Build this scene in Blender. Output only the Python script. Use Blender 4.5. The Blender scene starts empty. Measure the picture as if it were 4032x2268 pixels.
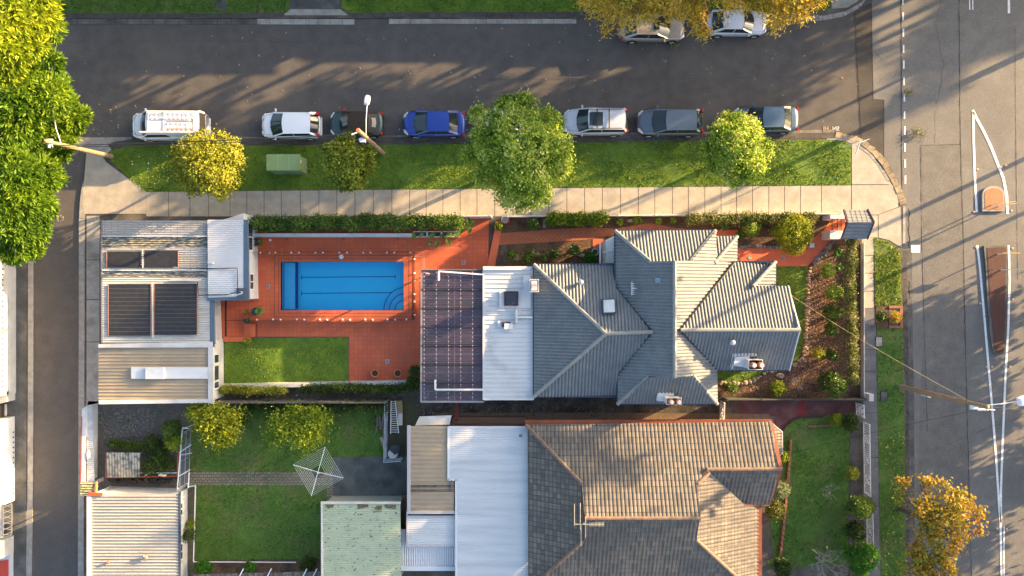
import bpy, math, random
import numpy as np
from mathutils import Vector, Matrix
R = math.radians
rnd = random.Random(7)
sc = bpy.context.scene
C = sc.collection

# ---------------------------------------------------------------- camera, sky, sun
HC = 52.0            # the drone hovers 52 m above the verge, looking straight down
PX = 54.0            # photograph pixels per metre on the ground
cam = bpy.data.cameras.new('camera'); cam.sensor_width = 36; cam.sensor_fit = 'HORIZONTAL'
cam.lens = 18.0 / (2016 / PX / HC); cam.clip_end = 5000; cam.clip_start = 0.5
cam_o = bpy.data.objects.new('camera', cam); C.objects.link(cam_o)
cam_o.location = (0, 0, HC); cam_o.rotation_euler = (0, 0, 0); sc.camera = cam_o
SUN_EL = R(13.5); AZ = math.atan2(.905, .425)      # azimuth clockwise from +Y
world = bpy.data.worlds.new('World'); sc.world = world; world.use_nodes = True
wn = world.node_tree.nodes; bg = wn['Background']
sky = wn.new('ShaderNodeTexSky'); sky.sky_type = 'NISHITA'; sky.sun_disc = False
sky.sun_elevation = SUN_EL; sky.sun_rotation = AZ
world.node_tree.links.new(sky.outputs[0], bg.inputs[0]); bg.inputs[1].default_value = 0.115; sky.dust_density = 3.0; sky.ozone_density = .6; sky.air_density = .9
sun = bpy.data.lights.new('sun', 'SUN'); sun.energy = 5.0; sun.angle = R(0.5); sun.color = (1.0, .67, .33)
sun_o = bpy.data.objects.new('sun', sun); C.objects.link(sun_o)
sd = Vector((.905 * math.cos(SUN_EL), .425 * math.cos(SUN_EL), math.sin(SUN_EL)))
sun_o.rotation_euler = (-sd).to_track_quat('-Z', 'Y').to_euler(); sun_o.location = (60, 30, 40)
sc.view_settings.view_transform = 'Standard'; sc.view_settings.look = 'None'
sc.view_settings.exposure = 2.3; sc.view_settings.gamma = 1.0
sc.render.engine = 'CYCLES'

# ---------------------------------------------------------------- helpers
def W(u, v, z=0.0):
    k = (HC - z) / HC / PX
    return ((u - 2016) * k, (1134 - v) * k, z)

class MB:
    def __init__(s): s.v = []; s.f = []; s.sm = False
    def add(s, vs, fs):
        b = len(s.v); s.v += [tuple(p) for p in vs]; s.f += [tuple(b + i for i in f) for f in fs]; return s
    def box(s, c, d, rz=0, rx=0, ry=0):
        M = Matrix.Rotation(rz, 3, 'Z') @ Matrix.Rotation(ry, 3, 'Y') @ Matrix.Rotation(rx, 3, 'X')
        c = Vector(c); vs = []
        for x in (-.5, .5):
            for y in (-.5, .5):
                for z in (-.5, .5): vs.append(c + M @ Vector((x * d[0], y * d[1], z * d[2])))
        return s.add(vs, [(0,1,3,2),(4,6,7,5),(0,4,5,1),(2,3,7,6),(0,2,6,4),(1,5,7,3)])
    def bar(s, a, b, w, h=None):
        h = h or w; a = Vector(a); b = Vector(b); d = b - a; L = d.length
        if L < 1e-6: return s
        q = d.to_track_quat('X', 'Z').to_matrix(); m = (a + b) / 2; vs = []
        for x in (-.5, .5):
            for y in (-.5, .5):
                for z in (-.5, .5): vs.append(m + q @ Vector((x * L, y * w, z * h)))
        return s.add(vs, [(0,1,3,2),(4,6,7,5),(0,4,5,1),(2,3,7,6),(0,2,6,4),(1,5,7,3)])
    def prism(s, pts, z0, z1):
        n = len(pts); a = sum(pts[i][0]*pts[(i+1)%n][1]-pts[(i+1)%n][0]*pts[i][1] for i in range(n))
        if a < 0: pts = pts[::-1]
        vs = [(p[0], p[1], z0) for p in pts] + [(p[0], p[1], z1) for p in pts]
        return s.add(vs, [tuple(range(n-1, -1, -1)), tuple(range(n, 2*n))] + [(i, (i+1)%n, n+(i+1)%n, n+i) for i in range(n)])
    def poly(s, pts):
        return s.add(pts, [tuple(range(len(pts)))])
    def tube(s, pts, rs, n=8, cap=True):
        pts = [Vector(p) for p in pts]
        if not hasattr(rs, '__len__'): rs = [rs] * len(pts)
        vs = []; fs = []; up = Vector((0.13, 0.31, 1)).normalized()
        for i, p in enumerate(pts):
            d = (pts[min(i+1, len(pts)-1)] - pts[max(i-1, 0)])
            d = d.normalized() if d.length > 1e-9 else Vector((0,0,1))
            ref = up if abs(d.dot(up)) < .95 else Vector((1, 0, 0))
            a = d.cross(ref).normalized(); b = d.cross(a)
            for k in range(n):
                t = 2 * math.pi * k / n; vs.append(p + (a * math.cos(t) + b * math.sin(t)) * rs[i])
        for i in range(len(pts) - 1):
            for k in range(n): fs.append((i*n+k, i*n+(k+1)%n, (i+1)*n+(k+1)%n, (i+1)*n+k))
        if cap: fs += [tuple(range(n)), tuple(range((len(pts)-1)*n, len(pts)*n))]
        return s.add(vs, fs)
    def lathe(s, c, prof, n=20):
        vs = []; fs = []
        for r, z in prof:
            for k in range(n):
                t = 2 * math.pi * k / n; vs.append((c[0] + r * math.cos(t), c[1] + r * math.sin(t), c[2] + z))
        for i in range(len(prof) - 1):
            for k in range(n): fs.append((i*n+k, i*n+(k+1)%n, (i+1)*n+(k+1)%n, (i+1)*n+k))
        return s.add(vs, fs)
    def rock(s, c, r, seed=0):
        rr = random.Random(seed); vs = []; fs = []; n = 8; m = 5
        for i in range(m + 1):
            ph = math.pi * i / m
            for k in range(n):
                t = 2 * math.pi * k / n; q = rr.uniform(.78, 1.15)
                vs.append((c[0] + r[0]*q*math.sin(ph)*math.cos(t), c[1] + r[1]*q*math.sin(ph)*math.sin(t), c[2] + r[2]*math.cos(ph)*q))
        for i in range(m):
            for k in range(n): fs.append((i*n+k, i*n+(k+1)%n, (i+1)*n+(k+1)%n, (i+1)*n+k))
        return s.add(vs, fs)

ROOT = {}
def tag(o, label=None, cat=None, group=None, kind=None):
    if label: o['label'] = label
    if cat: o['category'] = cat
    if group: o['group'] = group
    if kind: o['kind'] = kind
    return o
def thing(name, label, cat, loc=(0,0,0), rz=0, group=None):
    o = bpy.data.objects.new(name, None); C.objects.link(o); o.location = loc; o.rotation_euler.z = rz
    o.empty_display_size = .3; ROOT[o.name] = Vector(loc); return tag(o, label, cat, group)
def rloc(p):
    while p is not None and p.parent is not None: p = p.parent
    return ROOT.get(p.name, Vector((0,0,0))) if p is not None else Vector((0,0,0))
def build(name, mb, mat, parent=None, smooth=False, local=False, label=None, auto=None):
    me = bpy.data.meshes.new(name)
    off = Vector((0,0,0)) if (local or parent is None) else rloc(parent)
    if isinstance(mb, tuple):
        V, F = mb; V = np.asarray(V, dtype=np.float32) - np.array(off[:], dtype=np.float32)
        nf, k = F.shape
        me.vertices.add(len(V)); me.vertices.foreach_set('co', V.ravel())
        me.loops.add(nf * k); me.loops.foreach_set('vertex_index', F.astype(np.int32).ravel())
        me.polygons.add(nf); me.polygons.foreach_set('loop_start', np.arange(0, nf * k, k, dtype=np.int32))
        me.update(calc_edges=True)
    else:
        me.from_pydata([(p[0]-off[0], p[1]-off[1], p[2]-off[2]) for p in mb.v], [], mb.f); me.update()
    me.validate()
    if smooth: me.polygons.foreach_set('use_smooth', [True] * len(me.polygons))
    if isinstance(mat, (list, tuple)):
        for m_ in mat: me.materials.append(m_)
    else: me.materials.append(mat)
    o = bpy.data.objects.new(name, me); C.objects.link(o)
    if parent is not None: o.parent = parent
    if label: o['label'] = label
    return o
def solo(name, mb, mat, label, cat, group=None, kind=None, smooth=False):
    return tag(build(name, mb, mat, smooth=smooth), label, cat, group, kind)
def struct(name, mb, mat, smooth=False):
    return tag(build(name, mb, mat, smooth=smooth), kind='structure')
def copy_tree(o, parent=None):
    c = o.copy(); C.objects.link(c); c.parent = parent
    for k in ('label', 'category'):
        pass
    for ch in list(o.children): copy_tree(ch, c)
    return c
def px(pts, z=0.0): return [W(p[0], p[1], z) for p in pts]
def px2(pts, z=0.0): return [W(p[0], p[1], z)[:2] for p in pts]

# ---------------------------------------------------------------- materials
MATS = {}
def mat(name, col, col2=None, rough=.8, scale=3.0, fac=(.35,.65), bump=0.0, bscale=40.0, metal=0.0, spec=.3,
        col3=None, scale3=.4, fac3=(.45,.7), coat=0.0, stretch=None, rand=0.0, grain=0.0, gscale=60.):
    if name in MATS: return MATS[name]
    m = bpy.data.materials.new(name); m.use_nodes = True; nt = m.node_tree; N = nt.nodes; L = nt.links
    b = N['Principled BSDF']; b.inputs['Roughness'].default_value = rough; b.inputs['Metallic'].default_value = metal
    b.inputs['Specular IOR Level'].default_value = spec
    if coat: b.inputs['Coat Weight'].default_value = coat; b.inputs['Coat Roughness'].default_value = .05
    tc = N.new('ShaderNodeTexCoord'); src = tc.outputs['Object']
    if stretch:
        mp = N.new('ShaderNodeMapping'); mp.inputs['Scale'].default_value = stretch; L.new(src, mp.inputs[0]); src = mp.outputs[0]
    def noise(sca, det=5):
        n = N.new('ShaderNodeTexNoise'); n.inputs['Scale'].default_value = sca; n.inputs['Detail'].default_value = det
        L.new(src, n.inputs['Vector']); return n.outputs['Fac']
    def mixc(f, a, c, blend='MIX'):
        x = N.new('ShaderNodeMix'); x.data_type = 'RGBA'; x.blend_type = blend
        if hasattr(f, 'links') or hasattr(f, 'is_output'): L.new(f, x.inputs[0])
        else: x.inputs[0].default_value = f
        for q, i in ((a, 6), (c, 7)):
            if isinstance(q, tuple): x.inputs[i].default_value = (*q[:3], 1)
            else: L.new(q, x.inputs[i])
        return x.outputs[2]
    def rng(f, lo, hi, a=0., c=1.):
        r = N.new('ShaderNodeMapRange'); r.inputs[1].default_value = lo; r.inputs[2].default_value = hi
        r.inputs[3].default_value = a; r.inputs[4].default_value = c; L.new(f, r.inputs[0]); return r.outputs[0]
    out = tuple(col)
    if col2: out = mixc(rng(noise(scale), *fac), out, tuple(col2))
    if col3: out = mixc(rng(noise(scale3, 4), *fac3), out, tuple(col3))
    if grain:
        g = rng(noise(gscale, 2), .3, .7, 1 - grain, 1 + grain)
        hs = N.new('ShaderNodeHueSaturation'); L.new(g, hs.inputs['Value'])
        if isinstance(out, tuple): hs.inputs['Color'].default_value = (*out[:3], 1)
        else: L.new(out, hs.inputs['Color'])
        out = hs.outputs[0]
    if rand:
        g = N.new('ShaderNodeNewGeometry'); v = rng(g.outputs['Random Per Island'], 0, 1, 1 - rand, 1 + rand)
        hs = N.new('ShaderNodeHueSaturation'); L.new(v, hs.inputs['Value'])
        if isinstance(out, tuple): hs.inputs['Color'].default_value = (*out[:3], 1)
        else: L.new(out, hs.inputs['Color'])
        out = hs.outputs[0]
    if isinstance(out, tuple): b.inputs['Base Color'].default_value = (*out[:3], 1)
    else: L.new(out, b.inputs['Base Color'])
    if bump:
        bn = N.new('ShaderNodeBump'); bn.inputs['Strength'].default_value = bump; bn.inputs['Distance'].default_value = .03
        L.new(noise(bscale, 3), bn.inputs['Height']); L.new(bn.outputs[0], b.inputs['Normal'])
    MATS[name] = m; return m

def leafmat(name, cols, trans=.35, nscale=.8, rough=.55):
    """foliage: colour differs leaf by leaf and clump by clump; light passes through"""
    if name in MATS: return MATS[name]
    m = bpy.data.materials.new(name); m.use_nodes = True; nt = m.node_tree; N = nt.nodes; L = nt.links
    N.remove(N['Principled BSDF']); out = N['Material Output']
    g = N.new('ShaderNodeNewGeometry'); tc = N.new('ShaderNodeTexCoord')
    n = N.new('ShaderNodeTexNoise'); n.inputs['Scale'].default_value = nscale; n.inputs['Detail'].default_value = 3
    L.new(tc.outputs['Object'], n.inputs['Vector'])
    a = N.new('ShaderNodeMath'); a.operation = 'MULTIPLY_ADD'; L.new(g.outputs['Random Per Island'], a.inputs[0])
    a.inputs[1].default_value = .55; 
    s = N.new('ShaderNodeMapRange'); L.new(n.outputs['Fac'], s.inputs[0]); s.inputs[1].default_value = .3; s.inputs[2].default_value = .7
    s.inputs[3].default_value = -.05; s.inputs[4].default_value = .5; L.new(s.outputs[0], a.inputs[2])
    cr = N.new('ShaderNodeValToRGB'); L.new(a.outputs[0], cr.inputs[0])
    while len(cr.color_ramp.elements) < len(cols): cr.color_ramp.elements.new(.5)
    for i, c in enumerate(cols):
        e = cr.color_ramp.elements[i]; e.position = i / (len(cols) - 1); e.color = (*c, 1)
    d = N.new('ShaderNodeBsdfPrincipled'); d.inputs['Roughness'].default_value = rough; d.inputs['Specular IOR Level'].default_value = .25
    t = N.new('ShaderNodeBsdfTranslucent'); mx = N.new('ShaderNodeMixShader'); mx.inputs[0].default_value = trans
    L.new(cr.outputs[0], d.inputs['Base Color']); L.new(cr.outputs[0], t.inputs['Color'])
    L.new(d.outputs[0], mx.inputs[1]); L.new(t.outputs[0], mx.inputs[2]); L.new(mx.outputs[0], out.inputs[0])
    MATS[name] = m; return m

def tilemat(name, col, mortar, w, h, msize=.02, rough=.8, offset=.5, rot=0, col2=None, stain=None, bump=.3):
    if name in MATS: return MATS[name]
    m = bpy.data.materials.new(name); m.use_nodes = True; nt = m.node_tree; N = nt.nodes; L = nt.links
    b = N['Principled BSDF']; b.inputs['Roughness'].default_value = rough; b.inputs['Specular IOR Level'].default_value = .3
    tc = N.new('ShaderNodeTexCoord'); mp = N.new('ShaderNodeMapping'); mp.inputs['Rotation'].default_value[2] = rot
    L.new(tc.outputs['Object'], mp.inputs[0])
    br = N.new('ShaderNodeTexBrick'); L.new(mp.outputs[0], br.inputs[0]); br.offset = offset
    br.inputs['Scale'].default_value = 1; br.inputs['Brick Width'].default_value = w; br.inputs['Row Height'].default_value = h
    br.inputs['Mortar Size'].default_value = msize; br.inputs['Mortar Smooth'].default_value = .1
    br.inputs['Color1'].default_value = (*col, 1); br.inputs['Color2'].default_value = (*(col2 or tuple(c*.85 for c in col)), 1)
    br.inputs['Mortar'].default_value = (*mortar, 1)
    n = N.new('ShaderNodeTexNoise'); n.inputs['Scale'].default_value = .5; n.inputs['Detail'].default_value = 6; L.new(tc.outputs['Object'], n.inputs['Vector'])
    r = N.new('ShaderNodeMapRange'); r.inputs[1].default_value = .35; r.inputs[2].default_value = .7; L.new(n.outputs['Fac'], r.inputs[0])
    x = N.new('ShaderNodeMix'); x.data_type = 'RGBA'; L.new(r.outputs[0], x.inputs[0]); L.new(br.outputs['Color'], x.inputs[6])
    st = stain or tuple(c * .7 for c in col); x.inputs[7].default_value = (*st, 1)
    x2 = N.new('ShaderNodeMix'); x2.data_type = 'RGBA'; x2.inputs[0].default_value = .75
    L.new(br.outputs['Color'], x2.inputs[6]); L.new(x.outputs[2], x2.inputs[7])
    L.new(x2.outputs[2], b.inputs['Base Color'])
    bn = N.new('ShaderNodeBump'); bn.inputs['Strength'].default_value = bump; bn.inputs['Distance'].default_value = .01; bn.invert = True
    L.new(br.outputs['Fac'], bn.inputs['Height']); L.new(bn.outputs[0], b.inputs['Normal'])
    MATS[name] = m; return m

def glassmat(name, tint=(.9,.95,.95), gloss=.12, rough=.02):
    m = bpy.data.materials.new(name); m.use_nodes = True; nt = m.node_tree; N = nt.nodes; L = nt.links
    N.remove(N['Principled BSDF']); out = N['Material Output']
    t = N.new('ShaderNodeBsdfTransparent'); t.inputs[0].default_value = (*tint, 1)
    g = N.new('ShaderNodeBsdfGlossy'); g.inputs['Roughness'].default_value = rough
    mx = N.new('ShaderNodeMixShader'); fr = N.new('ShaderNodeFresnel'); fr.inputs[0].default_value = 1.33
    a = N.new('ShaderNodeMath'); a.operation = 'ADD'; a.inputs[1].default_value = gloss; L.new(fr.outputs[0], a.inputs[0])
    L.new(a.outputs[0], mx.inputs[0]); L.new(t.outputs[0], mx.inputs[1]); L.new(g.outputs[0], mx.inputs[2]); L.new(mx.outputs[0], out.inputs[0])
    MATS[name] = m; return m

asph_n = mat('asphalt_dark', (.078,.071,.067), (.098,.089,.083), scale=1.2, bump=.5, bscale=30, col3=(.118,.105,.094), scale3=.25, fac3=(.5,.8), grain=.30, gscale=22)
asph_r = mat('asphalt_worn', (.142,.137,.130), (.172,.165,.155), scale=1.0, bump=.5, bscale=30, col3=(.130,.126,.120), scale3=.2, fac3=(.45,.7), grain=.28, gscale=22)
asph_p = mat('asphalt_patch', (.050,.049,.052), (.06,.058,.06), scale=2, bump=.5, bscale=30, grain=.25, gscale=22)
asph_l = mat('asphalt_lane', (.082,.073,.067), (.102,.091,.083), scale=1.1, bump=.5, bscale=30, col3=(.085,.078,.072), scale3=.22, grain=.28, gscale=22)
seam = mat('tar_seam', (.022,.021,.021), (.04,.038,.036), scale=3)
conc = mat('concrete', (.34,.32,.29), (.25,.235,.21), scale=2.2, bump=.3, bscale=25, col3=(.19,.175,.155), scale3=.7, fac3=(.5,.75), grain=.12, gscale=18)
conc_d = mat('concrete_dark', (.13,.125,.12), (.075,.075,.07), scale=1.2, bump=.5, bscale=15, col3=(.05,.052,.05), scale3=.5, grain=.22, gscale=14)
slabm = mat('stained_slab', (.055,.062,.062), (.10,.115,.11), scale=.9, bump=.4, bscale=12, col3=(.17,.19,.19), scale3=.35, fac3=(.55,.75), grain=.15, gscale=12)
path_m = mat('footpath_concrete', (.40,.355,.29), (.32,.285,.235), scale=1.6, bump=.2, bscale=25, col3=(.24,.215,.18), scale3=.5, fac3=(.5,.8), grain=.10, gscale=16)
path_d = mat('footpath_dark', (.105,.105,.11), (.14,.14,.145), scale=1.6, bump=.3, bscale=25, grain=.2, gscale=18)
joint_m = mat('joint', (.10,.085,.065), (.06,.05,.04), scale=3)
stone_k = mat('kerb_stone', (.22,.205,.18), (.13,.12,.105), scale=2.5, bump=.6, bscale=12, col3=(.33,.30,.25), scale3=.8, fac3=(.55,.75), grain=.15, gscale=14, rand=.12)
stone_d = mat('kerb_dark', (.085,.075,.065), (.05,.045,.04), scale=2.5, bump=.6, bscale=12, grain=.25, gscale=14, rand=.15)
sand = mat('sandstone', (.36,.28,.18), (.20,.16,.11), scale=3, bump=.7, bscale=10, grain=.2, gscale=12, rand=.2)
dirt = mat('dirt', (.085,.072,.058), (.055,.047,.038), scale=1.5, bump=.8, bscale=14, col3=(.13,.115,.10), scale3=.5, grain=.3, gscale=14)
mulch = mat('bark_mulch', (.075,.042,.025), (.15,.085,.045), scale=9, bump=1, bscale=22, col3=(.04,.026,.018), scale3=1.2, grain=.5, gscale=20)
alley_m = mat('alley_soil', (.045,.040,.034), (.10,.09,.075), scale=2.2, bump=1, bscale=9, col3=(.022,.022,.02), scale3=.7, grain=.3, gscale=12)
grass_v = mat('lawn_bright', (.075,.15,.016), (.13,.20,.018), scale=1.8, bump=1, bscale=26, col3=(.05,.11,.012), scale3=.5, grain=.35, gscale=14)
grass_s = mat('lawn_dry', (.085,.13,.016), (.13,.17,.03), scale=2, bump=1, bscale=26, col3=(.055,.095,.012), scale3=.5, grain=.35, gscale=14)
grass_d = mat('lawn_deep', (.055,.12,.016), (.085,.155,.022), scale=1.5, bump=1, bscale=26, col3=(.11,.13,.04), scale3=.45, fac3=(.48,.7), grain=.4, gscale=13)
white = mat('white_paint', (.62,.62,.62), (.54,.54,.53), scale=2, rough=.6, grain=.04, gscale=8)
white_r = mat('render_white', (.52,.515,.50), (.44,.43,.41), scale=1.2, rough=.8, bump=.1, col3=(.36,.35,.33), scale3=.6, fac3=(.6,.85))
linem = mat('road_paint', (.72,.72,.72), (.50,.50,.49), scale=7, fac=(.5,.75), rough=.6, grain=.12, gscale=25)
tile_b = mat('roof_tile_blue', (.165,.178,.185), (.135,.147,.155), scale=1.2, rough=.55, spec=.35, bump=.12, bscale=30, grain=.10, gscale=7)
tile_cap = mat('roof_cap_blue', (.27,.265,.25), (.21,.21,.20), scale=3, rough=.6, grain=.12, gscale=6)
tile_o = None
tile_oc = mat('roof_cap_old', (.21,.13,.09), (.14,.11,.09), scale=3, rough=.8, grain=.25, gscale=5)
terra_g = mat('gutter_terracotta', (.26,.075,.035), (.16,.05,.03), scale=1, rough=.5)
iron = mat('galv_iron', (.58,.585,.59), (.45,.46,.475), scale=.8, rough=.45, metal=.25, spec=.5, stretch=(.25,3,1), col3=(.55,.56,.57), scale3=.35)
iron_w = mat('white_iron', (.46,.45,.43), (.34,.33,.30), scale=1.5, rough=.6, stretch=(.4,3,1), col3=(.26,.25,.22), scale3=.8, fac3=(.6,.85))
iron_l = mat('lichen_iron', (.10,.10,.095), (.30,.29,.24), scale=6, fac=(.45,.6), rough=.9, stretch=(.5,1.6,1), grain=.2, gscale=8)
beige = mat('beige_deck_roof', (.36,.29,.20), (.31,.25,.18), scale=.8, rough=.5, col3=(.24,.19,.14), scale3=.7, fac3=(.6,.85))
mintm = mat('mint_roof_paint', (.46,.52,.40), (.40,.46,.35), scale=1, rough=.7, col3=(.50,.55,.44), scale3=.5)
panw = mat('pale_metal_roof', (.56,.565,.57), (.49,.495,.50), scale=.5, rough=.4, spec=.5, col3=(.33,.345,.36), scale3=.6, fac3=(.55,.8))
blue_g = mat('blue_grey_gutter', (.075,.115,.16), rough=.4, spec=.5)
navy = mat('navy_trim', (.03,.045,.08), rough=.4)
tile_o = tilemat('roof_tile_old', (.225,.19,.155), (.06,.055,.05), .26, .36, .022, rough=.85, offset=0, col2=(.11,.10,.09), stain=(.085,.08,.075), bump=.3)
brickr = tilemat('red_brick', (.33,.11,.055), (.25,.2,.16), .24, .086, .01)
brown_b = tilemat('house_brick', (.20,.11,.07), (.22,.19,.16), .24, .086, .01)
terra = tilemat('terracotta_paving', (.60,.125,.050), (.36,.10,.05), .32, .32, .022, rough=.6, offset=0, col2=(.50,.10,.042), stain=(.33,.075,.035), bump=.2)
terra_s = mat('terracotta_smooth', (.60,.14,.06), (.52,.12,.05), scale=1.5, rough=.6, grain=.06, gscale=12)
terra_p = mat('terracotta_pot', (.55,.24,.09), (.45,.18,.07), scale=4, rough=.7)
herr = tilemat('garden_path_brick', (.42,.13,.06), (.20,.09,.055), .23, .23, .02, offset=0, rot=R(45), col2=(.34,.10,.05))
cobble = tilemat('path_cobble', (.24,.21,.16), (.07,.075,.04), .30, .20, .025, col2=(.19,.165,.125), stain=(.13,.12,.08))
isl_b = tilemat('island_brick', (.42,.20,.10), (.20,.11,.07), .12, .5, .012, col2=(.36,.16,.08))
isl_r = tilemat('island_brick_red', (.10,.045,.038), (.06,.03,.028), .12, .5, .012, col2=(.08,.036,.03))
redcon = mat('red_driveway', (.075,.022,.022), (.12,.050,.048), scale=1.3, rough=.6, col3=(.045,.02,.022), scale3=.6, grain=.15, gscale=10)
redcon2 = mat('red_driveway_fresh', (.19,.022,.025), (.13,.02,.022), scale=2)
wood = mat('pole_timber', (.30,.21,.13), (.20,.145,.09), scale=3, rough=.85, bump=.5, bscale=15, stretch=(4,4,.5), grain=.2, gscale=10)
wood_g = mat('grey_timber', (.15,.135,.12), (.09,.08,.07), scale=5, rough=.9, rand=.35)
bark = mat('bark', (.14,.10,.07), (.08,.06,.045), scale=6, rough=.95, bump=.8, bscale=18)
bark_p = mat('bare_branch', (.30,.28,.24), (.20,.19,.16), scale=6, rough=.9)
steel = mat('steel', (.55,.57,.6), rough=.35, metal=.7)
steel_l = mat('painted_steel', (.68,.70,.72), rough=.4)
dark = mat('dark_rubber', (.012,.012,.013), rough=.7)
black = mat('black_plastic', (.02,.02,.022), rough=.45)
solar = mat('solar_rubber', (.022,.022,.025), (.03,.03,.034), scale=3, rough=.5, bump=.2, bscale=20)
glass_d = mat('window_glass', (.035,.045,.055), rough=.08, spec=.6)
skyl = mat('skylight_dome', (.50,.53,.56), (.40,.43,.46), scale=1.5, rough=.25, spec=.6)
brownf = mat('brown_frame', (.06,.025,.022), rough=.4)
greenbox = mat('kiosk_green', (.20,.28,.12), (.17,.245,.10), scale=1.2, rough=.45, spec=.4, col3=(.12,.19,.08), scale3=.9, fac3=(.55,.8))
yellow = mat('sign_yellow', (.75,.42,.03), rough=.5)
red = mat('signal_red', (.55,.03,.02), rough=.5)
orange = mat('reflector_orange', (.75,.30,.06), rough=.4)
purp = mat('shadow_flashing', (.18,.08,.16), rough=.5)
liner = tilemat('pool_liner', (.05,.66,.95), (.08,.72,.97), .16, .16, .012, rough=.5, offset=0, col2=(.045,.63,.94), stain=(.045,.60,.92), bump=.05)
liner_l = mat('pool_step', (.12,.62,.90), (.10,.55,.86), scale=2)
liner_d = mat('pool_line', (.008,.05,.28), rough=.5)
waterm = glassmat('pool_water', (.86,.98,1.0), .0, .03)
paneg = glassmat('fence_glass', (.93,.97,.96), .02, .01)
# ---------------------------------------------------------------- ground, roads, kerbs
ZR = -0.13      # road level; land is z = 0
PX0, PY1 = W(1106,1031)[:2]; PX1, PY0 = W(1590,1222)[:2]      # the pool opening
def holed(mb, x0, y0, x1, y1, z):
    for a, b, c, d in ((x0,y0,PX0,y1),(PX1,y0,x1,y1),(PX0,y0,PX1,PY0),(PX0,PY1,PX1,y1)): mb.poly([(a,b,z),(c,b,z),(c,d,z),(a,d,z)])
    return mb
g = holed(MB(), -700, -700, 700, 700, ZR-.05)
struct('ground', g, dirt)
def sheet(name, pts, z, m): return struct(name, MB().poly(px(pts, z)[::-1] if area(pts) > 0 else px(pts, z)), m)
def area(p): return sum(p[i][0]*p[(i+1)%len(p)][1]-p[(i+1)%len(p)][0]*p[i][1] for i in range(len(p)))
sheet('road', [(-1500,-60),(3560,-60),(3560,900),(-1500,900)], ZR, asph_n)
sheet('lane', [(60,470),(460,470),(460,3400),(60,3400)], ZR+.006, asph_l)
sheet('main_road', [(3434,-1500),(5200,-1500),(5200,3400),(3560,3400),(3500,1000),(3440,560),(3434,200)], ZR+.006, asph_r)
# asphalt patches and seams of the main road
pat = MB()
for P in ([(3365,40),(3432,10),(3440,390),(3482,392),(3482,620),(3450,590),(3392,545)],):
    pat.poly(px(P, ZR+.011)[::-1])
pat2 = MB().poly(px([(3628,570),(3786,566),(3792,700),(3800,1100),(3822,2300),(3600,2300),(3640,1100)], ZR+.011)[::-1])
struct('asphalt_patch', pat2, mat('asphalt_patch_worn', (.118,.112,.105), (.145,.138,.128), scale=1.2, bump=.5, bscale=30, grain=.28, gscale=22))
struct('asphalt_strip', pat, asph_p).data.materials.clear()
bpy.data.objects['asphalt_strip'].data.materials.append(mat('asphalt_patched', (.052,.047,.043), (.062,.056,.05), scale=1.5, bump=.5, bscale=30, grain=.25, gscale=22))
def ribbon(mb, pts, w, z, jit=0, rr=None):
    """flat strip of width w (metres) along world points"""
    P = [Vector((p[0], p[1])) for p in pts]; L = []; Rr = []
    for i, p in enumerate(P):
        d = (P[min(i+1, len(P)-1)] - P[max(i-1, 0)]).normalized(); n = Vector((-d.y, d.x))
        j = rr.uniform(-jit, jit) if rr else 0
        L.append(p + n * (w/2 + j)); Rr.append(p - n * (w/2 + j))
    b = len(mb.v)
    for a, c in zip(L, Rr): mb.v += [(c.x, c.y, z), (a.x, a.y, z)]
    for i in range(len(P)-1): mb.f.append((b+2*i, b+2*i+2, b+2*i+3, b+2*i+1))
    return mb
def crack(mb, pts, w, z, seed, jit=.04):
    rr = random.Random(seed); W0 = px2(pts); out = []
    for i in range(len(W0)-1):
        a = Vector(W0[i]); b = Vector(W0[i+1]); n = max(2, int((b-a).length / .35)); d = (b-a).normalized(); q = Vector((-d.y, d.x))
        for k in range(n): out.append(a.lerp(b, k/n) + q * rr.uniform(-jit, jit))
    out.append(Vector(W0[-1])); return ribbon(mb, out, w, z, w*.3, rr)
sm = MB()
for i, (P, w, j) in enumerate([([(3551,-60),(3553,600),(3556,760)],.05,.01),([(3434,20),(3440,390),(3482,391),(3483,640)],.035,.006),([(3366,50),(3392,550)],.03,.006),
        ([(3780,-60),(3782,300),(3786,600),(3795,900),(3806,1400),(3830,2300)],.045,.02),([(3628,575),(3632,900),(3640,1200),(3655,1700)],.035,.01),
        ([(3786,566),(3628,572)],.03,.02),([(4000,100),(4006,700),(4012,1100)],.025,.01),([(3715,-20),(3690,90),(3720,250),(3690,420),(3685,560)],.018,.09),
        ([(3582,820),(3585,1100),(3590,1500)],.06,.06),([(3445,200),(3478,235)],.02,.03),([(3600,1500),(3602,2300)],.02,.02),
        ([(3690,1770),(3885,1690),(4040,1640)],.018,.01),([(470,455),(300,450),(140,452)],.015,.02),([(1700,312),(2600,308),(3300,300)],.012,.02),([(150,165),(700,158),(1400,165)],.012,.03)]):
    crack(sm, P, w, ZR+.016, i, j)
struct('road_seams', sm, seam)
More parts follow.
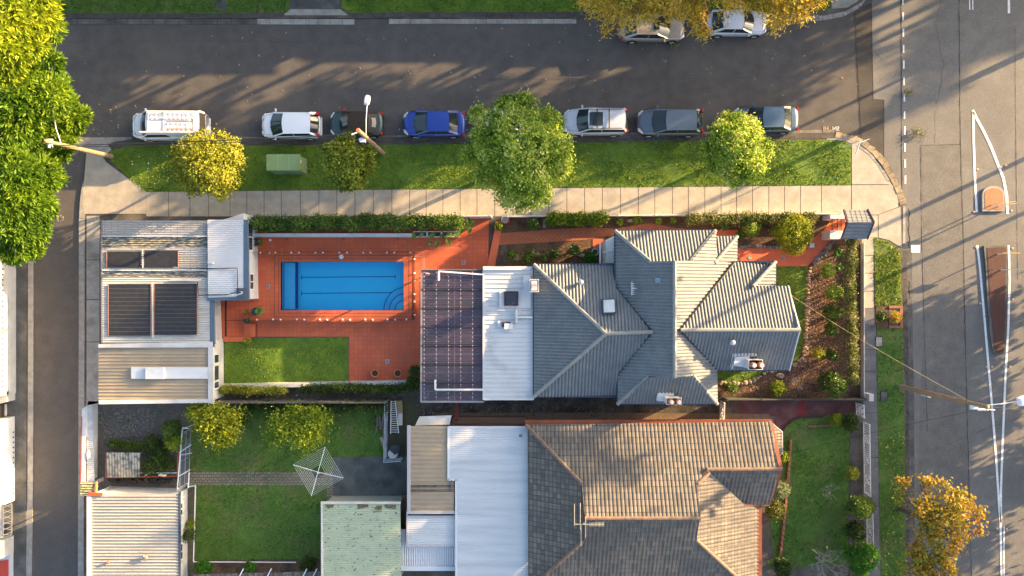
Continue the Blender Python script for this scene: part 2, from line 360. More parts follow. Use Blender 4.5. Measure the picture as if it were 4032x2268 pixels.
# land: three raised blocks with kerb faces
curveR = [(3290,522),(3345,530),(3400,552),(3450,588),(3492,640),(3530,700),(3556,760),(3566,805)]
curveL = [(316,870),(316,800),(324,730),(342,680),(368,628),(400,590),(440,562),(515,548)]
north_k = [(-1500,74),(300,74),(900,76),(1375,76)]
blk = MB(); bp_ = px2([(3575,3400),(3566,1500),(3556,1100),(3552,812)] + curveR[::-1] + [(2220,535),(1360,541),(900,545)] + curveL[::-1] + [(312,1300),(308,3400)])
yc = W(0,1100)[1]; i0 = min(range(len(bp_)), key=lambda i: abs(bp_[i][1]-yc) + (0 if bp_[i][0] > 0 else 1e3))
up_ = [p for p in bp_ if p[1] > yc]; xr, xl = W(3556,0)[0], W(312,0)[0]
for P in (up_ + [(xl,PY1),(xr,PY1)], [(xl,PY1),(PX0,PY1),(PX0,PY0),(xl,PY0)], [(PX1,PY1),(xr,PY1),(xr,PY0),(PX1,PY0)], [(xl,PY0),(xr,PY0),W(3566,1500)[:2],W(3575,3400)[:2],W(308,3400)[:2],W(312,1500)[:2]]):
    if P[0] in up_: P = [p for p in P if p[1] >= PY1]
    blk.prism(P, ZR-.05, 0)
struct('block_land', blk, dirt)
nb = MB().prism(px2([(-1500,72),(2620,70),(3120,66),(3250,60),(3330,44),(3395,8),(3425,-40),(3432,-120),(3432,-1500),(-1500,-1500)]), ZR-.05, 0)
struct('north_land', nb, dirt)
wb = MB().prism(px2([(-1500,850),(84,850),(84,1600),(80,2268),(76,3400),(-1500,3400)]), ZR-.05, 0)
struct('west_land', wb, conc_d)
eb = MB().prism(px2([(4560,-1500),(5400,-1500),(5400,3400),(4560,3400)]), ZR-.05, 0)
struct('east_land', eb, grass_d)
bw = MB().prism(px2([(-1500,560),(30,560),(40,850),(-1500,850)]), ZR-.05, 0)
struct('west_corner_land', bw, grass_d)
def kerb(name, pts, w, h, m, joint=0.9, seed=0, jit=.0):
    """a row of kerb stones, each block slightly different"""
    rr = random.Random(seed); mb = MB(); P = [Vector(p) for p in px2(pts)]
    for i in range(len(P)-1):
        a, b = P[i], P[i+1]; L = (b-a).length; n = max(1, round(L/joint)); d = (b-a)/n; t = d.normalized(); q = Vector((-t.y, t.x))
        for k in range(n):
            g_ = .008 + rr.uniform(0,.012)*(jit>0); p0 = a + d*k + t*g_; p1 = a + d*(k+1) - t*g_; o1 = rr.uniform(-jit, jit); o2 = rr.uniform(-jit, jit)
            c = [p0 + q*(w/2+o1), p1 + q*(w/2+o2), p1 - q*(w/2), p0 - q*(w/2)]
            mb.prism([(x.x, x.y) for x in c], ZR-.02, h + rr.uniform(-jit, jit)*.4)
    return struct(name, mb, m)
kerb('kerb_south', [(640,552),(900,548),(1360,545),(2220,534),(2800,528),(3045,524),(3288,520)], .36, -.06, stone_k, .95, 1, .02)
kerb('kerb_south_back', [(520,563),(900,563),(1360,560),(2220,552),(2800,545),(3290,539)], .20, .015, stone_d, 1.6, 2, .005)
kerb('kerb_corner', [(3290,530),(3345,540),(3395,560),(3440,594),(3480,642),(3517,702),(3543,762),(3556,805)], .42, .02, sand, .5, 3, .07)
kerb('kerb_corner_back', [(3255,545),(3330,550),(3380,572),(3424,606),(3462,652),(3498,712),(3522,764),(3537,800)], .18, .012, conc, .6, 4, .01)
kerb('kerb_east', [(3562,975),(3564,1100),(3567,1240),(3570,1500),(3574,2300)], .30, -.03, stone_d, .8, 5, .04)
kerb('gutter_east', [(3580,980),(3583,1240),(3588,1500),(3594,2300)], .5, ZR+.02, conc_d, 1.2, 5, .02)
kerb('kerb_crossing', [(3560,812),(3560,960)], .18, .005, conc, 1.5, 6, 0)
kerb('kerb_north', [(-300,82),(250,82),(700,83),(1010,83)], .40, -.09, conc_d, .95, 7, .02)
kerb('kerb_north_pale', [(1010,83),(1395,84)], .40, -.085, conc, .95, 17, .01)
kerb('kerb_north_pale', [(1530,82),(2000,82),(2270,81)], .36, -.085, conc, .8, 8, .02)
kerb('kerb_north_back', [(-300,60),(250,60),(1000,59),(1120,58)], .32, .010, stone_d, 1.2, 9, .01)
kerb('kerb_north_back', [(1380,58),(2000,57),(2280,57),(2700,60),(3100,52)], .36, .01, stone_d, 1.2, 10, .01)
kerb('kerb_north_curve', [(2900,76),(3100,72),(3240,68),(3320,52),(3380,20),(3412,-25),(3420,-90)], .42, -.02, conc, .7, 11, .02)
kerb('kerb_lane_right', [(322,860),(322,1300),(320,1700),(318,2300)], .42, .010, conc, 2.6, 12, 0)
kerb('kerb_lane_curve', [(323,860),(326,795),(334,735),(350,690),(376,642),(405,605),(432,580)], .42, .010, conc, 1.4, 13, 0)
kerb('kerb_lane_left', [(118,1000),(118,1400),(116,1900),(110,2300)], .40, -.06, conc, 2.9, 14, 0)
kerb('pavement_lane_left', [(92,1000),(92,1400),(90,1900),(86,2300)], .50, .005, conc_d, 2.9, 15, 0)
sheet('gutter_crossing', [(262,542),(520,540),(520,562),(450,578),(430,598),(345,590),(262,578)], ZR+.014, conc)
sheet('driveway_north', [(1145,-200),(1340,-200),(1340,34),(1145,34)], .012, conc_d)
st_ = MB().prism(px2([(1142,36),(1340,36),(1372,60),(1112,60)]), ZR, .009); struct('driveway_apron', st_, conc)
sheet('path_north', [(848,-200),(895,-200),(893,42),(850,40)], .012, conc_d)
sheet('north_footpath_corner', [(3275,-200),(3425,-200),(3412,-30),(3370,10),(3335,30),(3275,34)], .012, conc)
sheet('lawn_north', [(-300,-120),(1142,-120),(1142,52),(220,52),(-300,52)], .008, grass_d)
sheet('lawn_north', [(1344,-120),(3272,-120),(3272,30),(3240,44),(2300,46),(1380,50),(1344,30)], .008, grass_v)
sheet('forecourt', [(340,600),(402,612),(420,640),(575,755),(575,842),(330,842),(322,800),(332,700)], .018, path_m)
# footpath slabs, each its own panel of one path
fp = MB(); rr = random.Random(5)
us = [575,664,748,822,906,972,1040,1108,1183,1256,1326,1398,1470,1543,1613,1678,1744,1812,1878,1948,2020,2090,2161,2232,2302,2372,2443,2513,2578,2648,2710,2775,2839,2900,2963,3027,3089,3152,3234,3352]
def edge(u): return 756 + (u-575)*(730-756)/(3352-575)
for a, b in zip(us[:-1], us[1:]):
    z = .014 + rr.uniform(0,.006); fp.prism(px2([(a+1.2,edge(a)),(b-1.2,edge(b)),(b-1.2,852),(a+1.2,852)]), -.02, z)
struct('footpath', fp, path_m)
sheet('footpath_joints', [(575,757),(3352,731),(3352,852),(575,852)], .006, joint_m)
co = MB()
for P in ([(3354,562),(3375,578),(3420,612),(3456,655),(3490,712),(3512,726),(3354,726)],[(3354,729),(3514,729),(3532,765),(3536,815),(3456,845),(3354,848)],
          [(3435,848),(3456,848),(3456,935),(3408,935),(3408,848)],[(3459,846),(3545,815),(3550,975),(3500,945),(3459,935)]):
    co.prism(px2(P), -.02, .016)
struct('corner_pavement', co, path_m)
ep = MB()
for a, b in ((936,1004),(1007,1074),(1077,1145),(1148,1212)):
    ep.prism(px2([(3393,a),(3438,a),(3440,b),(3393,b)]), -.02, .015)
struct('east_footpath', ep, path_m)
ep = MB()
for a, b in ((1214,1375),(1378,1462),(1465,1624),(1627,1800),(1803,1990),(1993,2180),(2183,2400)):
    ep.prism(px2([(3398,a),(3447+(a-1214)*.018,a),(3447+(b-1214)*.018,b),(3398,b)]), -.02, .015)
struct('east_footpath_dark', ep, path_d)
lp = MB()
for a, b in ((850,1022),(1025,1178),(1181,1345),(1348,1600)):
    lp.prism(px2([(341,a),(392,a),(392,b),(341,b)]), -.02, .008)
struct('lane_pavement', lp, conc)
lw = [([(415,612),(440,592),(520,572),(900,574),(1360,572),(2220,562),(2800,556),(3250,550),(3330,558),(3351,570),(3351,728),(575,754),(560,752)], grass_v, 'lawn_verge'),
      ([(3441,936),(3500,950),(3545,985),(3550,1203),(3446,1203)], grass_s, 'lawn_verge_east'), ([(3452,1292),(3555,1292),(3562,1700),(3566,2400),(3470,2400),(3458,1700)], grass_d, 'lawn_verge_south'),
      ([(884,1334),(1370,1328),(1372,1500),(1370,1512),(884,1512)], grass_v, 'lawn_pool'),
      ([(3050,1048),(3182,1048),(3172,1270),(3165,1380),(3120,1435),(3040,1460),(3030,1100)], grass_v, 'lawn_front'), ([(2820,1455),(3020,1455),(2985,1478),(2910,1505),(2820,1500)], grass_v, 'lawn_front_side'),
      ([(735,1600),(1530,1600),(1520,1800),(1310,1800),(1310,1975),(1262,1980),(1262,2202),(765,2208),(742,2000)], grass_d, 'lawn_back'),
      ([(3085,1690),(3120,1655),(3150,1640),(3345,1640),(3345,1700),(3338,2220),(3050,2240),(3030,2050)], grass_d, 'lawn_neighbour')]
for P, m, n in lw: sheet(n, P, .012, m)

# ---------------------------------------------------------------- pool yard
tb = MB()   # paving around the pool and lawn, pool opening left free
for P in ([(835,915),(1668,900),(1668,1031),(835,1031)], [(835,1031),(1106,1031),(1106,1222),(835,1222)], [(1590,1031),(1668,1031),(1668,1222),(1590,1222)],
          [(880,1222),(1668,1222),(1668,1326),(880,1326)], [(1374,1326),(1668,1326),(1668,1508),(1374,1508)], [(1668,850),(1925,850),(1922,1062),(1668,1062)], [(840,1222),(880,1222),(880,1326),(840,1326)]):
    tb.prism(px2(P), -.3, .02)
struct('pool_terrace', tb, terra)
cp = MB()  # coping and edging lines
for a, b in (((1080,1006),(1624,1006)),((1080,1247),(1624,1247)),((1080,1006),(1080,1247)),((1624,1006),(1624,1247)),((1096,1019),(1610,1019)),((1096,1233),(1610,1233)),((1096,1019),(1096,1233)),((1610,1019),(1610,1233)),((880,1262),(1632,1258)),((1014,992),(1632,992)),((1632,992),(1632,1258))):
    cp.bar(W(*a,.022), W(*b,.022), .03, .006)
struct('paving_edge_lines', cp, mat('dark_grout', (.10,.035,.03), rough=.8))
gl = MB(); rr = random.Random(9)
for a, b in (((1665,1010),(1665,1060)),((1672,1010),(1672,1055)),((1690,977),(1815,976)),((1662,992),(1632,992)),((1110,975),(1110,1000)),((1680,925),(1730,925)),((1632,1010),(1665,1010)),((1815,943),(1830,943)),((1838,992),(1850,992))):
    gl.bar(W(*a,.022), W(*b,.022), .025, .004)
for i in range(8):
    u = 1665 + (i%2)*8; gl.bar(W(1665,995+i*8,.022), W(1673,999+i*8,.022), .02, .004)
struct('pale_grout_lines', gl, mat('pale_grout', (.55,.30,.22), rough=.8))
pool = thing('swimming_pool', 'long rectangular blue tiled pool with curved corner steps, set in terracotta paving', 'swimming pool', W(1348,1127))
wb_ = MB(); x0, y1 = W(1106,1031)[:2]; x1, y0 = W(1590,1222)[:2]; D = -1.05
wb_.poly([(x0,y0,D),(x1,y0,D),(x1,y1,D),(x0,y1,D)])
for a, b in (((x0,y0),(x0,y1)),((x0,y1),(x1,y1)),((x1,y1),(x1,y0)),((x1,y0),(x0,y0))): wb_.poly([(a[0],a[1],D),(b[0],b[1],D),(b[0],b[1],-.02),(a[0],a[1],-.02)])
build('basin', wb_, liner, pool)
lp_ = MB().box(((x0+.05+x0+.9)/2, (y0+y1)/2, D+.25), (.8, y1-y0-.1, .5)); build('bench_step', lp_, liner_l, pool)
stp = MB()
for i, (r, z) in enumerate(((1.35,-.85),(.95,-.55),(.55,-.25))):
    c = (x1-.01, y0+.01); pts = [c] + [(c[0]-r*1.15*math.cos(t), c[1]+r*1.2*math.sin(t)) for t in np.linspace(0, math.pi/2, 14)]
    stp.prism(pts, D, z)
build('corner_step', stp, liner_l, pool)
ln = MB()
def at(u, v, z): return W(u, v, z)
zf = D + .012
for v in (1092, 1155):
    a, b = W(1188,v,D), W(1556,v-3,D); ln.bar((a[0],a[1],zf), (b[0],b[1],zf), .05, .02)
    for q in (a, b): ln.bar((q[0],q[1]-.16,zf), (q[0],q[1]+.14,zf), .05, .02)
ln.bar((x0+.93,y0+.1,D+.3), (x0+.93,y1-.05,D+.3), .05, .5)
for i, (r, z) in enumerate(((1.35,-.85),(.95,-.55),(.55,-.25))):
    pts = [(x1-.01-(r+.03)*1.15*math.cos(t), y0+.01+(r+.03)*1.2*math.sin(t), z+.004) for t in np.linspace(0, math.pi/2, 16)]; ln.tube(pts, .022, 6)
build('lane_line', ln, liner_d, pool)
wm = MB(); wm.poly([(x0,y0,-.09),(x1,y0,-.09),(x1,y1,-.09),(x0,y1,-.09)]); wo = build('water_surface', wm, waterm, pool)
b_ = waterm.node_tree; nz = b_.nodes.new('ShaderNodeTexNoise'); nz.inputs['Scale'].default_value = 2.2; bpn = b_.nodes.new('ShaderNodeBump'); bpn.inputs['Distance'].default_value = .01; bpn.inputs['Strength'].default_value = 1.0
tcn = b_.nodes.new('ShaderNodeTexCoord'); b_.links.new(tcn.outputs['Object'], nz.inputs['Vector']); b_.links.new(nz.outputs['Fac'], bpn.inputs['Height'])
for n in b_.nodes:
    if n.type == 'BSDF_GLOSSY': b_.links.new(bpn.outputs[0], n.inputs['Normal'])
lid = MB().lathe(W(1344,1011,.02), [(.0,.03),(.16,.03),(.17,.0)], 20)
solo('skimmer_lid', lid, white, 'round white skimmer lid in the paving above the pool', 'skimmer lid')
# frameless glass pool fence: panels, each with its spigots
def glass_panel(u0, v0, u1, v1, label):
    a = Vector(W(u0,v0,.03)); b = Vector(W(u1,v1,.03)); d = (b-a).normalized()
    t = thing('glass_fence_panel', label, 'glass fence panel', ((a+b)/2)[:], group='clear glass panels around the pool')
    p = MB(); e0 = a - d*.28; e1 = b + d*.28; p.bar((e0.x,e0.y,.65), (e1.x,e1.y,.65), .012, 1.1); build('pane', p, paneg, t)
    for q in (a, b):
        s = MB().box((q.x,q.y,.028), (.13,.13,.016)).box((q.x,q.y,.09), (.05,.06,.12)); build('spigot', s, steel_l, t)
for i, (a, b) in enumerate(((1025,1061),(1084,1147),(1177,1242),(1271,1336),(1366,1430),(1459,1523),(1552,1616))):
    glass_panel(a, 994, b, 994, 'clear glass fence panel north of the pool, number %s from the white wall' % ['one','two','three','four','five','six','seven'][i])
for i, (a, b) in enumerate(((1105,1158),(1187,1240),(1020,1075))):
    glass_panel(1632, a, 1632, b, 'clear glass fence panel along the pergola end of the pool, %s' % ['middle one','lowest one','topmost one'][i])
for i, (a, b) in enumerate(((1011,1075),(1105,1169),(1198,1260),(1288,1349),(1378,1438),(1467,1526),(1556,1600))):
    glass_panel(a, 1259, b, 1258, 'clear glass fence panel between pool and small lawn, number %s from the spiky plant' % ['one','two','three','four','five','six','seven'][i])
for (u, v, l) in ((1056,1128,'small square drain grate between white wall and pool'),(1525,1423,'square drain grate near the two terracotta pots'),(1825,1034,'square drain grate on paving above the pergola')):
    t = thing('drain_grate', l, 'drain grate', W(u,v,.02), group='square drain grates in the terracotta')
    build('frame', MB().box(W(u,v,.024), (.26,.26,.01)), steel, t)
    x, y, _ = W(u,v); gm = MB().box((x,y,.031), (.20,.20,.006)); build('grate', gm, black, t)
    gm = MB().bar((x-.09,y-.09,.037), (x+.09,y+.09,.037), .025, .006).bar((x-.09,y+.09,.037), (x+.09,y-.09,.037), .025, .006); build('cross_bar', gm, steel, t)
for (u, v, l) in ((2951,1038,'left'),(3083,1014,'middle'),(3198,966,'right')):
    t = MB(); x, y, _ = W(u,v); r = .24 if l != 'right' else .2; a0 = 0 if l != 'right' else math.pi/4
    t.prism([(x + r*math.cos(a0+k*math.pi/2), y + r*math.sin(a0+k*math.pi/2)) for k in range(4)], .015, .03)
# raised low wall planter and lattice
pw = MB(); pw.box(((W(1010,926)[0]+W(1628,926)[0])/2, W(1010,928)[1], .35), (W(1628,0)[0]-W(1010,0)[0], .24, .7)); 
solo('garden_wall', pw, white, 'long low white planter wall in front of the pool hedge', 'garden wall')
pw = MB()
a = W(880,1518); b = W(1640,1502); pw.bar((a[0],a[1],.3), (b[0],b[1],.3), .30, .6)
solo('garden_wall', pw, white_r, 'low white wall along the bottom edge of pool lawn and terrace', 'garden wall')
def frame_rect(mb, u0, v0, u1, v1, z, w=.06):
    a, b = W(u0,v0,z), W(u1,v1,z)
    for p, q in (((a[0],a[1]),(b[0],a[1])),((b[0],a[1]),(b[0],b[1])),((b[0],b[1]),(a[0],b[1])),((a[0],b[1]),(a[0],a[1]))): mb.bar((*p,z), (*q,z), w, w)
for i, (u0, u1) in enumerate(((1628,1680),(1683,1737),(1740,1808))):
    pt = thing('planter_box', 'white trough planter with broad leaves, %s of the row of three' % ['left','middle','right'][i], 'planter', W((u0+u1)/2,922), group='white trough planters under the big leaves')
    f = MB(); frame_rect(f, u0, 912, u1, 932, .5, .06); 
    x0_, y0_ = W(u0,932,.5)[:2]; x1_, y1_ = W(u1,912,.5)[:2]
    f.box(((x0_+x1_)/2, y0_, .26), (x1_-x0_,.04,.5)); build('box', f, white, pt)
    build('soil', MB().box(((x0_+x1_)/2,(y0_+y1_)/2,.22), (x1_-x0_-.06,y1_-y0_-.06,.42)), dirt, pt)
# brick edging at terrace end, steps
solo('brick_edging', MB().prism(px2([(1955,870),(1980,870),(1950,1045),(1915,1062)]), 0, .10), terra_s, 'terracotta edging strip between pool terrace and garden bed', 'edging')
sheet('garden_path', [(1940,920),(2300,895),(2420,900),(2560,878),(2640,895),(2820,912),(2820,925),(2640,925),(2420,925),(2300,945),(1940,966)], .022, herr)
sheet('front_path', [(2900,975),(3140,978),(3245,905),(3278,850),(3330,850),(3325,905),(3275,945),(3180,1048),(2900,1048)], .022, terra_s)
sheet('porch_floor', [(2590,910),(2905,905),(2905,1000),(2590,1000)], .018, terra_s)
sheet('front_bed', [(1990,855),(3390,845),(3390,1575),(2000,1575),(2000,1050)], .006, mulch)
sheet('porch_pad', [(2334,940),(2374,940),(2374,984),(2334,984)], .03, terra_s)
sheet('alley', [(1530,1560),(2990,1560),(2990,1665),(1530,1665)], .010, alley_m)
sheet('side_yard', [(1530,1570),(1660,1570),(1660,1840),(1530,1810)], .013, mat('mossy', (.05,.065,.025), (.06,.05,.035), scale=1.5, grain=.3, gscale=10))
sheet('red_driveway', [(2905,1568),(3372,1568),(3372,1636),(3150,1637),(3120,1648),(3090,1680),(3072,1712),(3050,1700),(3050,1640),(2905,1634)], .016, redcon)
sheet('red_driveway_band', [(3147,1568),(3170,1568),(3172,1636),(3140,1638)], .022, redcon2)
sheet('slab', [(1311,1800),(1610,1795),(1610,1976),(1313,1976)], .02, slabm)
sheet('cobble_path', [(745,1857),(1312,1858),(1312,1912),(745,1910)], .02, cobble)
sheet('cobble_strip', [(1287,1912),(1312,1912),(1312,1976),(1287,1976)], .022, cobble)
sheet('rough_yard', [(345,1580),(740,1580),(740,1980),(345,1980)], .008, mat('bare_earth', (.12,.11,.10), (.09,.082,.072), scale=2, bump=1, bscale=12, col3=(.06,.065,.035), scale3=.7, fac3=(.5,.7), grain=.35, gscale=11))
sheet('side_strip', [(735,1900),(770,1900),(770,2300),(720,2300)], .014, mat('gravel_strip', (.13,.115,.09), (.08,.07,.05), scale=4, bump=1, grain=.35, gscale=14))
sheet('bottom_bed', [(765,2205),(1262,2200),(1262,2300),(765,2300)], .016, mulch)
sheet('street_bed', [(3345,1640),(3400,1640),(3400,2300),(3345,2300)], .016, dirt)
# ---------------------------------------------------------------- roofs and houses
def roof_face(mb, verts, ribs='y', pitch=.225, amp=.055, step=.02, course=.34, prof='tile', samples=6, thick=0.03):
    """a sloped roof plane with real ribs and courses; verts are world xyz, ribs run along the axis of the slope"""
    V = np.array(verts, float); A = np.c_[V[:,0], V[:,1], np.ones(len(V))]; co, *_ = np.linalg.lstsq(A, V[:,2], rcond=None)
    si, ti = (0, 1) if ribs == 'y' else (1, 0)
    down = -co[ti]; dsg = 1 if down > 0 else -1      # t direction in which the roof falls
    S = V[:, si]; T = V[:, ti]; s0, s1 = S.min(), S.max()
    if prof == 'tile': offs = [(0,-.35),(.1,.5),(.25,1),(.45,1),(.6,.45),(.8,-.35)]
    elif prof == 'corr': offs = [(k/6, math.cos(2*math.pi*k/6)) for k in range(6)]
    elif prof == 'deck': offs = [(0,0),(.08,1),(.2,1),(.28,0)]
    elif prof == 'seam': offs = [(0,0),(.04,1),(.10,1),(.14,0)]
    else: offs = [(0,0)]
    ks = range(int(math.floor(s0/pitch))-1, int(math.ceil(s1/pitch))+1)
    ss = [(k + o) * pitch for k in ks for o, _ in offs if s0 < (k + o) * pitch < s1]
    def prf(s):
        x = (s / pitch) % 1.0
        P = [(o, h) for o, h in offs] + [(1.0, offs[0][1])]
        for (a, ha), (b, hb) in zip(P[:-1], P[1:]):
            if a - 1e-9 <= x <= b + 1e-9: return amp * (ha + (hb - ha) * (x - a) / max(b - a, 1e-9))
        return 0
    ss = sorted(set([round(x, 5) for x in ss] + [round(float(x), 5) for x in S]))
    n = len(V); vs = mb.v; fs = mb.f
    tl = [] 
    if step > 0: tl = list(np.arange(math.floor(T.min()/course)*course, T.max()+course, course))
    for a, b in zip(ss[:-1], ss[1:]):
        if b - a < 1e-4: continue
        m = (a + b) / 2; act = []
        for i in range(n):
            j = (i + 1) % n; sa, sb = S[i], S[j]
            if (sa - m) * (sb - m) < 0:
                f = lambda x: T[i] + (T[j] - T[i]) * (x - sa) / (sb - sa)
                act.append((f(m), f(a), f(b)))
        act.sort(); ha, hb = prf(a + 1e-7), prf(b - 1e-7)
        for lo, hi in zip(act[::2], act[1::2]):
            cuts = [None] + [t for t in tl if min(lo[1],lo[2]) < t < max(hi[1],hi[2])] + [None]
            for c0, c1 in zip(cuts[:-1], cuts[1:]):
                q = []
                la = lo[1] if c0 is None else min(max(c0, lo[1]), hi[1]); lb = lo[2] if c0 is None else min(max(c0, lo[2]), hi[2])
                ua = hi[1] if c1 is None else min(max(c1, lo[1]), hi[1]); ub = hi[2] if c1 is None else min(max(c1, lo[2]), hi[2])
                if ua - la < 1e-5 and ub - lb < 1e-5: continue
                base = len(vs)
                for s_, t_, h_ in ((a, la, ha), (b, lb, hb), (b, ub, hb), (a, ua, ha)):
                    x, y = (s_, t_) if si == 0 else (t_, s_)
                    z = co[0]*x + co[1]*y + co[2] + h_
                    if step > 0:
                        cc = math.floor((la+ua+lb+ub)/4/course); fr = min(max((t_/course - cc), 0), 1); fr = fr if dsg > 0 else 1 - fr
                        z += step * fr
                    vs.append((x, y, z))
                fs.append((base, base+1, base+2, base+3) if si == 0 else (base, base+3, base+2, base+1))
    # underside deck keeps light out
    b = len(vs); P = [(x, y, co[0]*x + co[1]*y + co[2] - thick) for x, y, _ in verts]; vs += P; fs.append(tuple(range(b, b + n)))
    return mb
def v3(d, k): return W(*d[k])
def caps(mb, a, b, r=.13, seg=.42, lift=.03):
    """overlapping ridge caps along a line"""
    a = Vector(a); b = Vector(b); L = (b-a).length; n = max(1, round(L/seg)); d = (b-a)/n; up = Vector((0,0,lift))
    for k in range(n):
        p = a + d*k + up; q = a + d*(k+1.06) + up; mb.tube([p, q], [r*1.0, r*1.10], 8)
def cap_parts(parent, m, lines, r, seg=.42):
    for A, B_ in lines:
        cm = MB(); caps(cm, A, B_, r, seg); build('ridge_cap', cm, m, parent)
def gutter(mb, pts, w=.13, h=.13, drop=.08):
    for a, b in zip(pts[:-1], pts[1:]):
        a = Vector(a); b = Vector(b); d = (b-a).normalized(); a = a - d*.02; b = b + d*.02
        mb.bar(a + Vector((0,0,-drop)), b + Vector((0,0,-drop)), w, h)
def house_walls(parent, pts, z1, m, name='wall', z0=0): return build(name, MB().prism(pts, z0, z1), m, parent)

H1 = dict(a=(2422,909,3.3), b=(2817,907,3.3), c=(2720,1027,4.45), d=(2559,1029,4.45), r0=(2656,1027,5.45), r1=(2656,1487,5.45), e=(2823,1458,3.45),
          f=(2903,930,2.7), g=(2814,1035,3.55), h=(2903,1031,2.75), fr0=(2679,1299,5.25), fr1=(3149,1299,5.25), fn=(2896,1031,2.95), n1=(3054,1030,3.1), n2=(2966,1126,3.9), n3=(3054,1125,3.25),
          n4=(3103,1127,3.35), s1=(3108,1457,3.45), s2=(2823,1458,3.45), sE=(2823,1590,3.35), sW=(2432,1590,3.3), t0=(2555,1484,4.5), t1=(2728,1479,4.55),
          w0=(2102,1041,2.95), w1=(2422,1041,2.95), w2=(2424,1136,3.3), w3=(2569,1307,4.7), w4=(2385,1314,4.7), w5=(2432,1466,3.3), w6=(2432,1562,2.95), w7=(2102,1562,2.95), vW=(2422,1136,3.3), vb=(2817,1029,3.5))
H1 = {k: (u, v, z + .45 + (z - 3.3) * .12) for k, (u, v, z) in H1.items()}   # heights lifted so the house shadow covers the metal extension
q = lambda k: W(*H1[k])
main = thing('tiled_house', 'large blue grey tiled house with many hips, beside the pergola and pool', 'house', W(2640,1300))
rf = MB()
roof_face(rf, [q('a'), q('b'), q('c'), q('d')], 'y')                                    # north hip
roof_face(rf, [q('a'), q('d'), W(2559,1029,5.13), q('r0'), q('r1'), q('t0'), q('sW'), q('w5'), q('w3'), q('w2')], 'x')   # west slope
roof_face(rf, [q('r0'), q('c'), q('b'), W(2817,1030,3.88), q('g'), q('h'), q('fn'), q('fr0'), q('s2'), q('sE'), q('t1'), q('r1')], 'x')   # east slope
roof_face(rf, [W(2817,930,3.3), q('f'), q('g')], 'y')
roof_face(rf, [q('f'), q('h'), q('g')], 'x')
roof_face(rf, [q('fr0'), q('fn'), q('n1'), q('n2'), q('n3'), q('n4'), q('fr1')], 'y')
roof_face(rf, [q('n1'), q('n3'), q('n2')], 'x')
roof_face(rf, [q('fr0'), q('fr1'), q('s1'), q('s2')], 'y')
roof_face(rf, [q('t0'), q('r1'), q('t1'), q('sE'), q('sW')], 'y')
roof_face(rf, [q('w0'), q('w1'), q('w2'), q('w3'), q('w4')], 'y')
roof_face(rf, [q('w0'), q('w4'), q('w7')], 'x')
roof_face(rf, [q('w4'), q('w3'), q('w5'), q('w6'), q('w7')], 'y')
roof = build('roof', rf, tile_b, main)
for A, B_, C_ in (('d','r0','c'), ('t0','r1','t1')):
    p0, p1, p2 = Vector(q(A)), Vector(q(B_)), Vector(q(C_)); build('gablet', MB().poly([p0, p1, p2]), navy, roof)
cap_parts(roof, tile_cap, [(q(A), q(B_)) for A, B_ in (('a','d'),('b','c'),('r0','r1'),('f','g'),('fr0','fr1'),('n1','n2'),('w0','w4'),('w4','w3'),('w7','w4'),('t0','sW'),('t1','sE'))], .125)
vm = MB()
for A, B_ in (('fr0','fn'),('fr0','s2'),('w3','w2'),('w3','w5')): vm.bar(Vector(q(A))+Vector((0,0,.03)), Vector(q(B_))+Vector((0,0,.03)), .10, .015)
build('valley_gutter', vm, mat('valley_dark', (.02,.022,.026), rough=.6), roof)
gm = MB()
gutter(gm, [q('w2'), q('a'), q('b'), W(2817,930,3.6)]); gutter(gm, [W(2817,930,3.15), q('f'), q('h')]); gutter(gm, [q('fn'), q('n1'), q('n3'), q('n4'), q('fr1')][0:4]); gutter(gm, [q('s1'), q('s2'), q('sE'), q('sW'), q('w5')]); gutter(gm, [q('w7'), q('w0'), q('w1')]); gutter(gm, [q('w6'), q('w7')])
build('gutter', gm, navy, main)
bm = MB(); bm.bar(Vector(q('n4'))+Vector((0,0,-.02)), Vector(q('fr1'))+Vector((0,0,-.02)), .07, .16).bar(Vector(q('fr1'))+Vector((0,0,-.02)), Vector(q('s1'))+Vector((0,0,-.02)), .07, .16); build('barge_board', bm, white, main)
# walls under the roof, set in from the eaves
def ins(pts, z, k=0): return px2(pts, z)
house_walls(main, ins([(2436,925),(2800,925),(2800,1060),(2440,1060)],3.6), 3.6, white_r)
house_walls(main, ins([(2440,1060),(2800,1060),(2810,1575),(2445,1575)],3.6), 3.65, white_r)
house_walls(main, ins([(2810,1050),(3035,1050),(3035,1145),(3085,1145),(3085,1440),(2810,1440)],3.4), 3.4, brickr)
house_walls(main, ins([(2118,1058),(2440,1058),(2440,1545),(2118,1545)],3.2), 3.2, white_r)
house_walls(main, ins([(2386,945),(2418,930),(2418,1036),(2386,1036)],2.4), 2.4, white)
sk = MB(); c = W(2396,1210,0); 
def on_plane(u, v, keys):   # point where the sight line meets a roof plane
    V = np.array([q(k) for k in keys]); co, *_ = np.linalg.lstsq(np.c_[V[:,0], V[:,1], np.ones(len(V))], V[:,2], rcond=None)
    z = 4.0
    for _ in range(20): p = W(u, v, z); z = co[0]*p[0]+co[1]*p[1]+co[2]
    return Vector(W(u, v, z))
NW = ('w0','w1','w3','w4'); WS = ('a','r0','r1'); FS = ('fr0','fr1','s1','s2'); SS = ('t0','t1','sE','sW')
def quad_on(us, keys, lift): return [on_plane(u, v, keys) + Vector((0,0,lift)) for u, v in us]
sf = quad_on([(2368,1177),(2421,1175),(2425,1235),(2371,1237)], NW, .05); s_ = MB().add(sf + [p + Vector((0,0,.12)) for p in sf], [(0,1,2,3),(4,5,6,7),(0,1,5,4),(1,2,6,5),(2,3,7,6),(3,0,4,7)])
fo = build('skylight', s_, navy, roof)
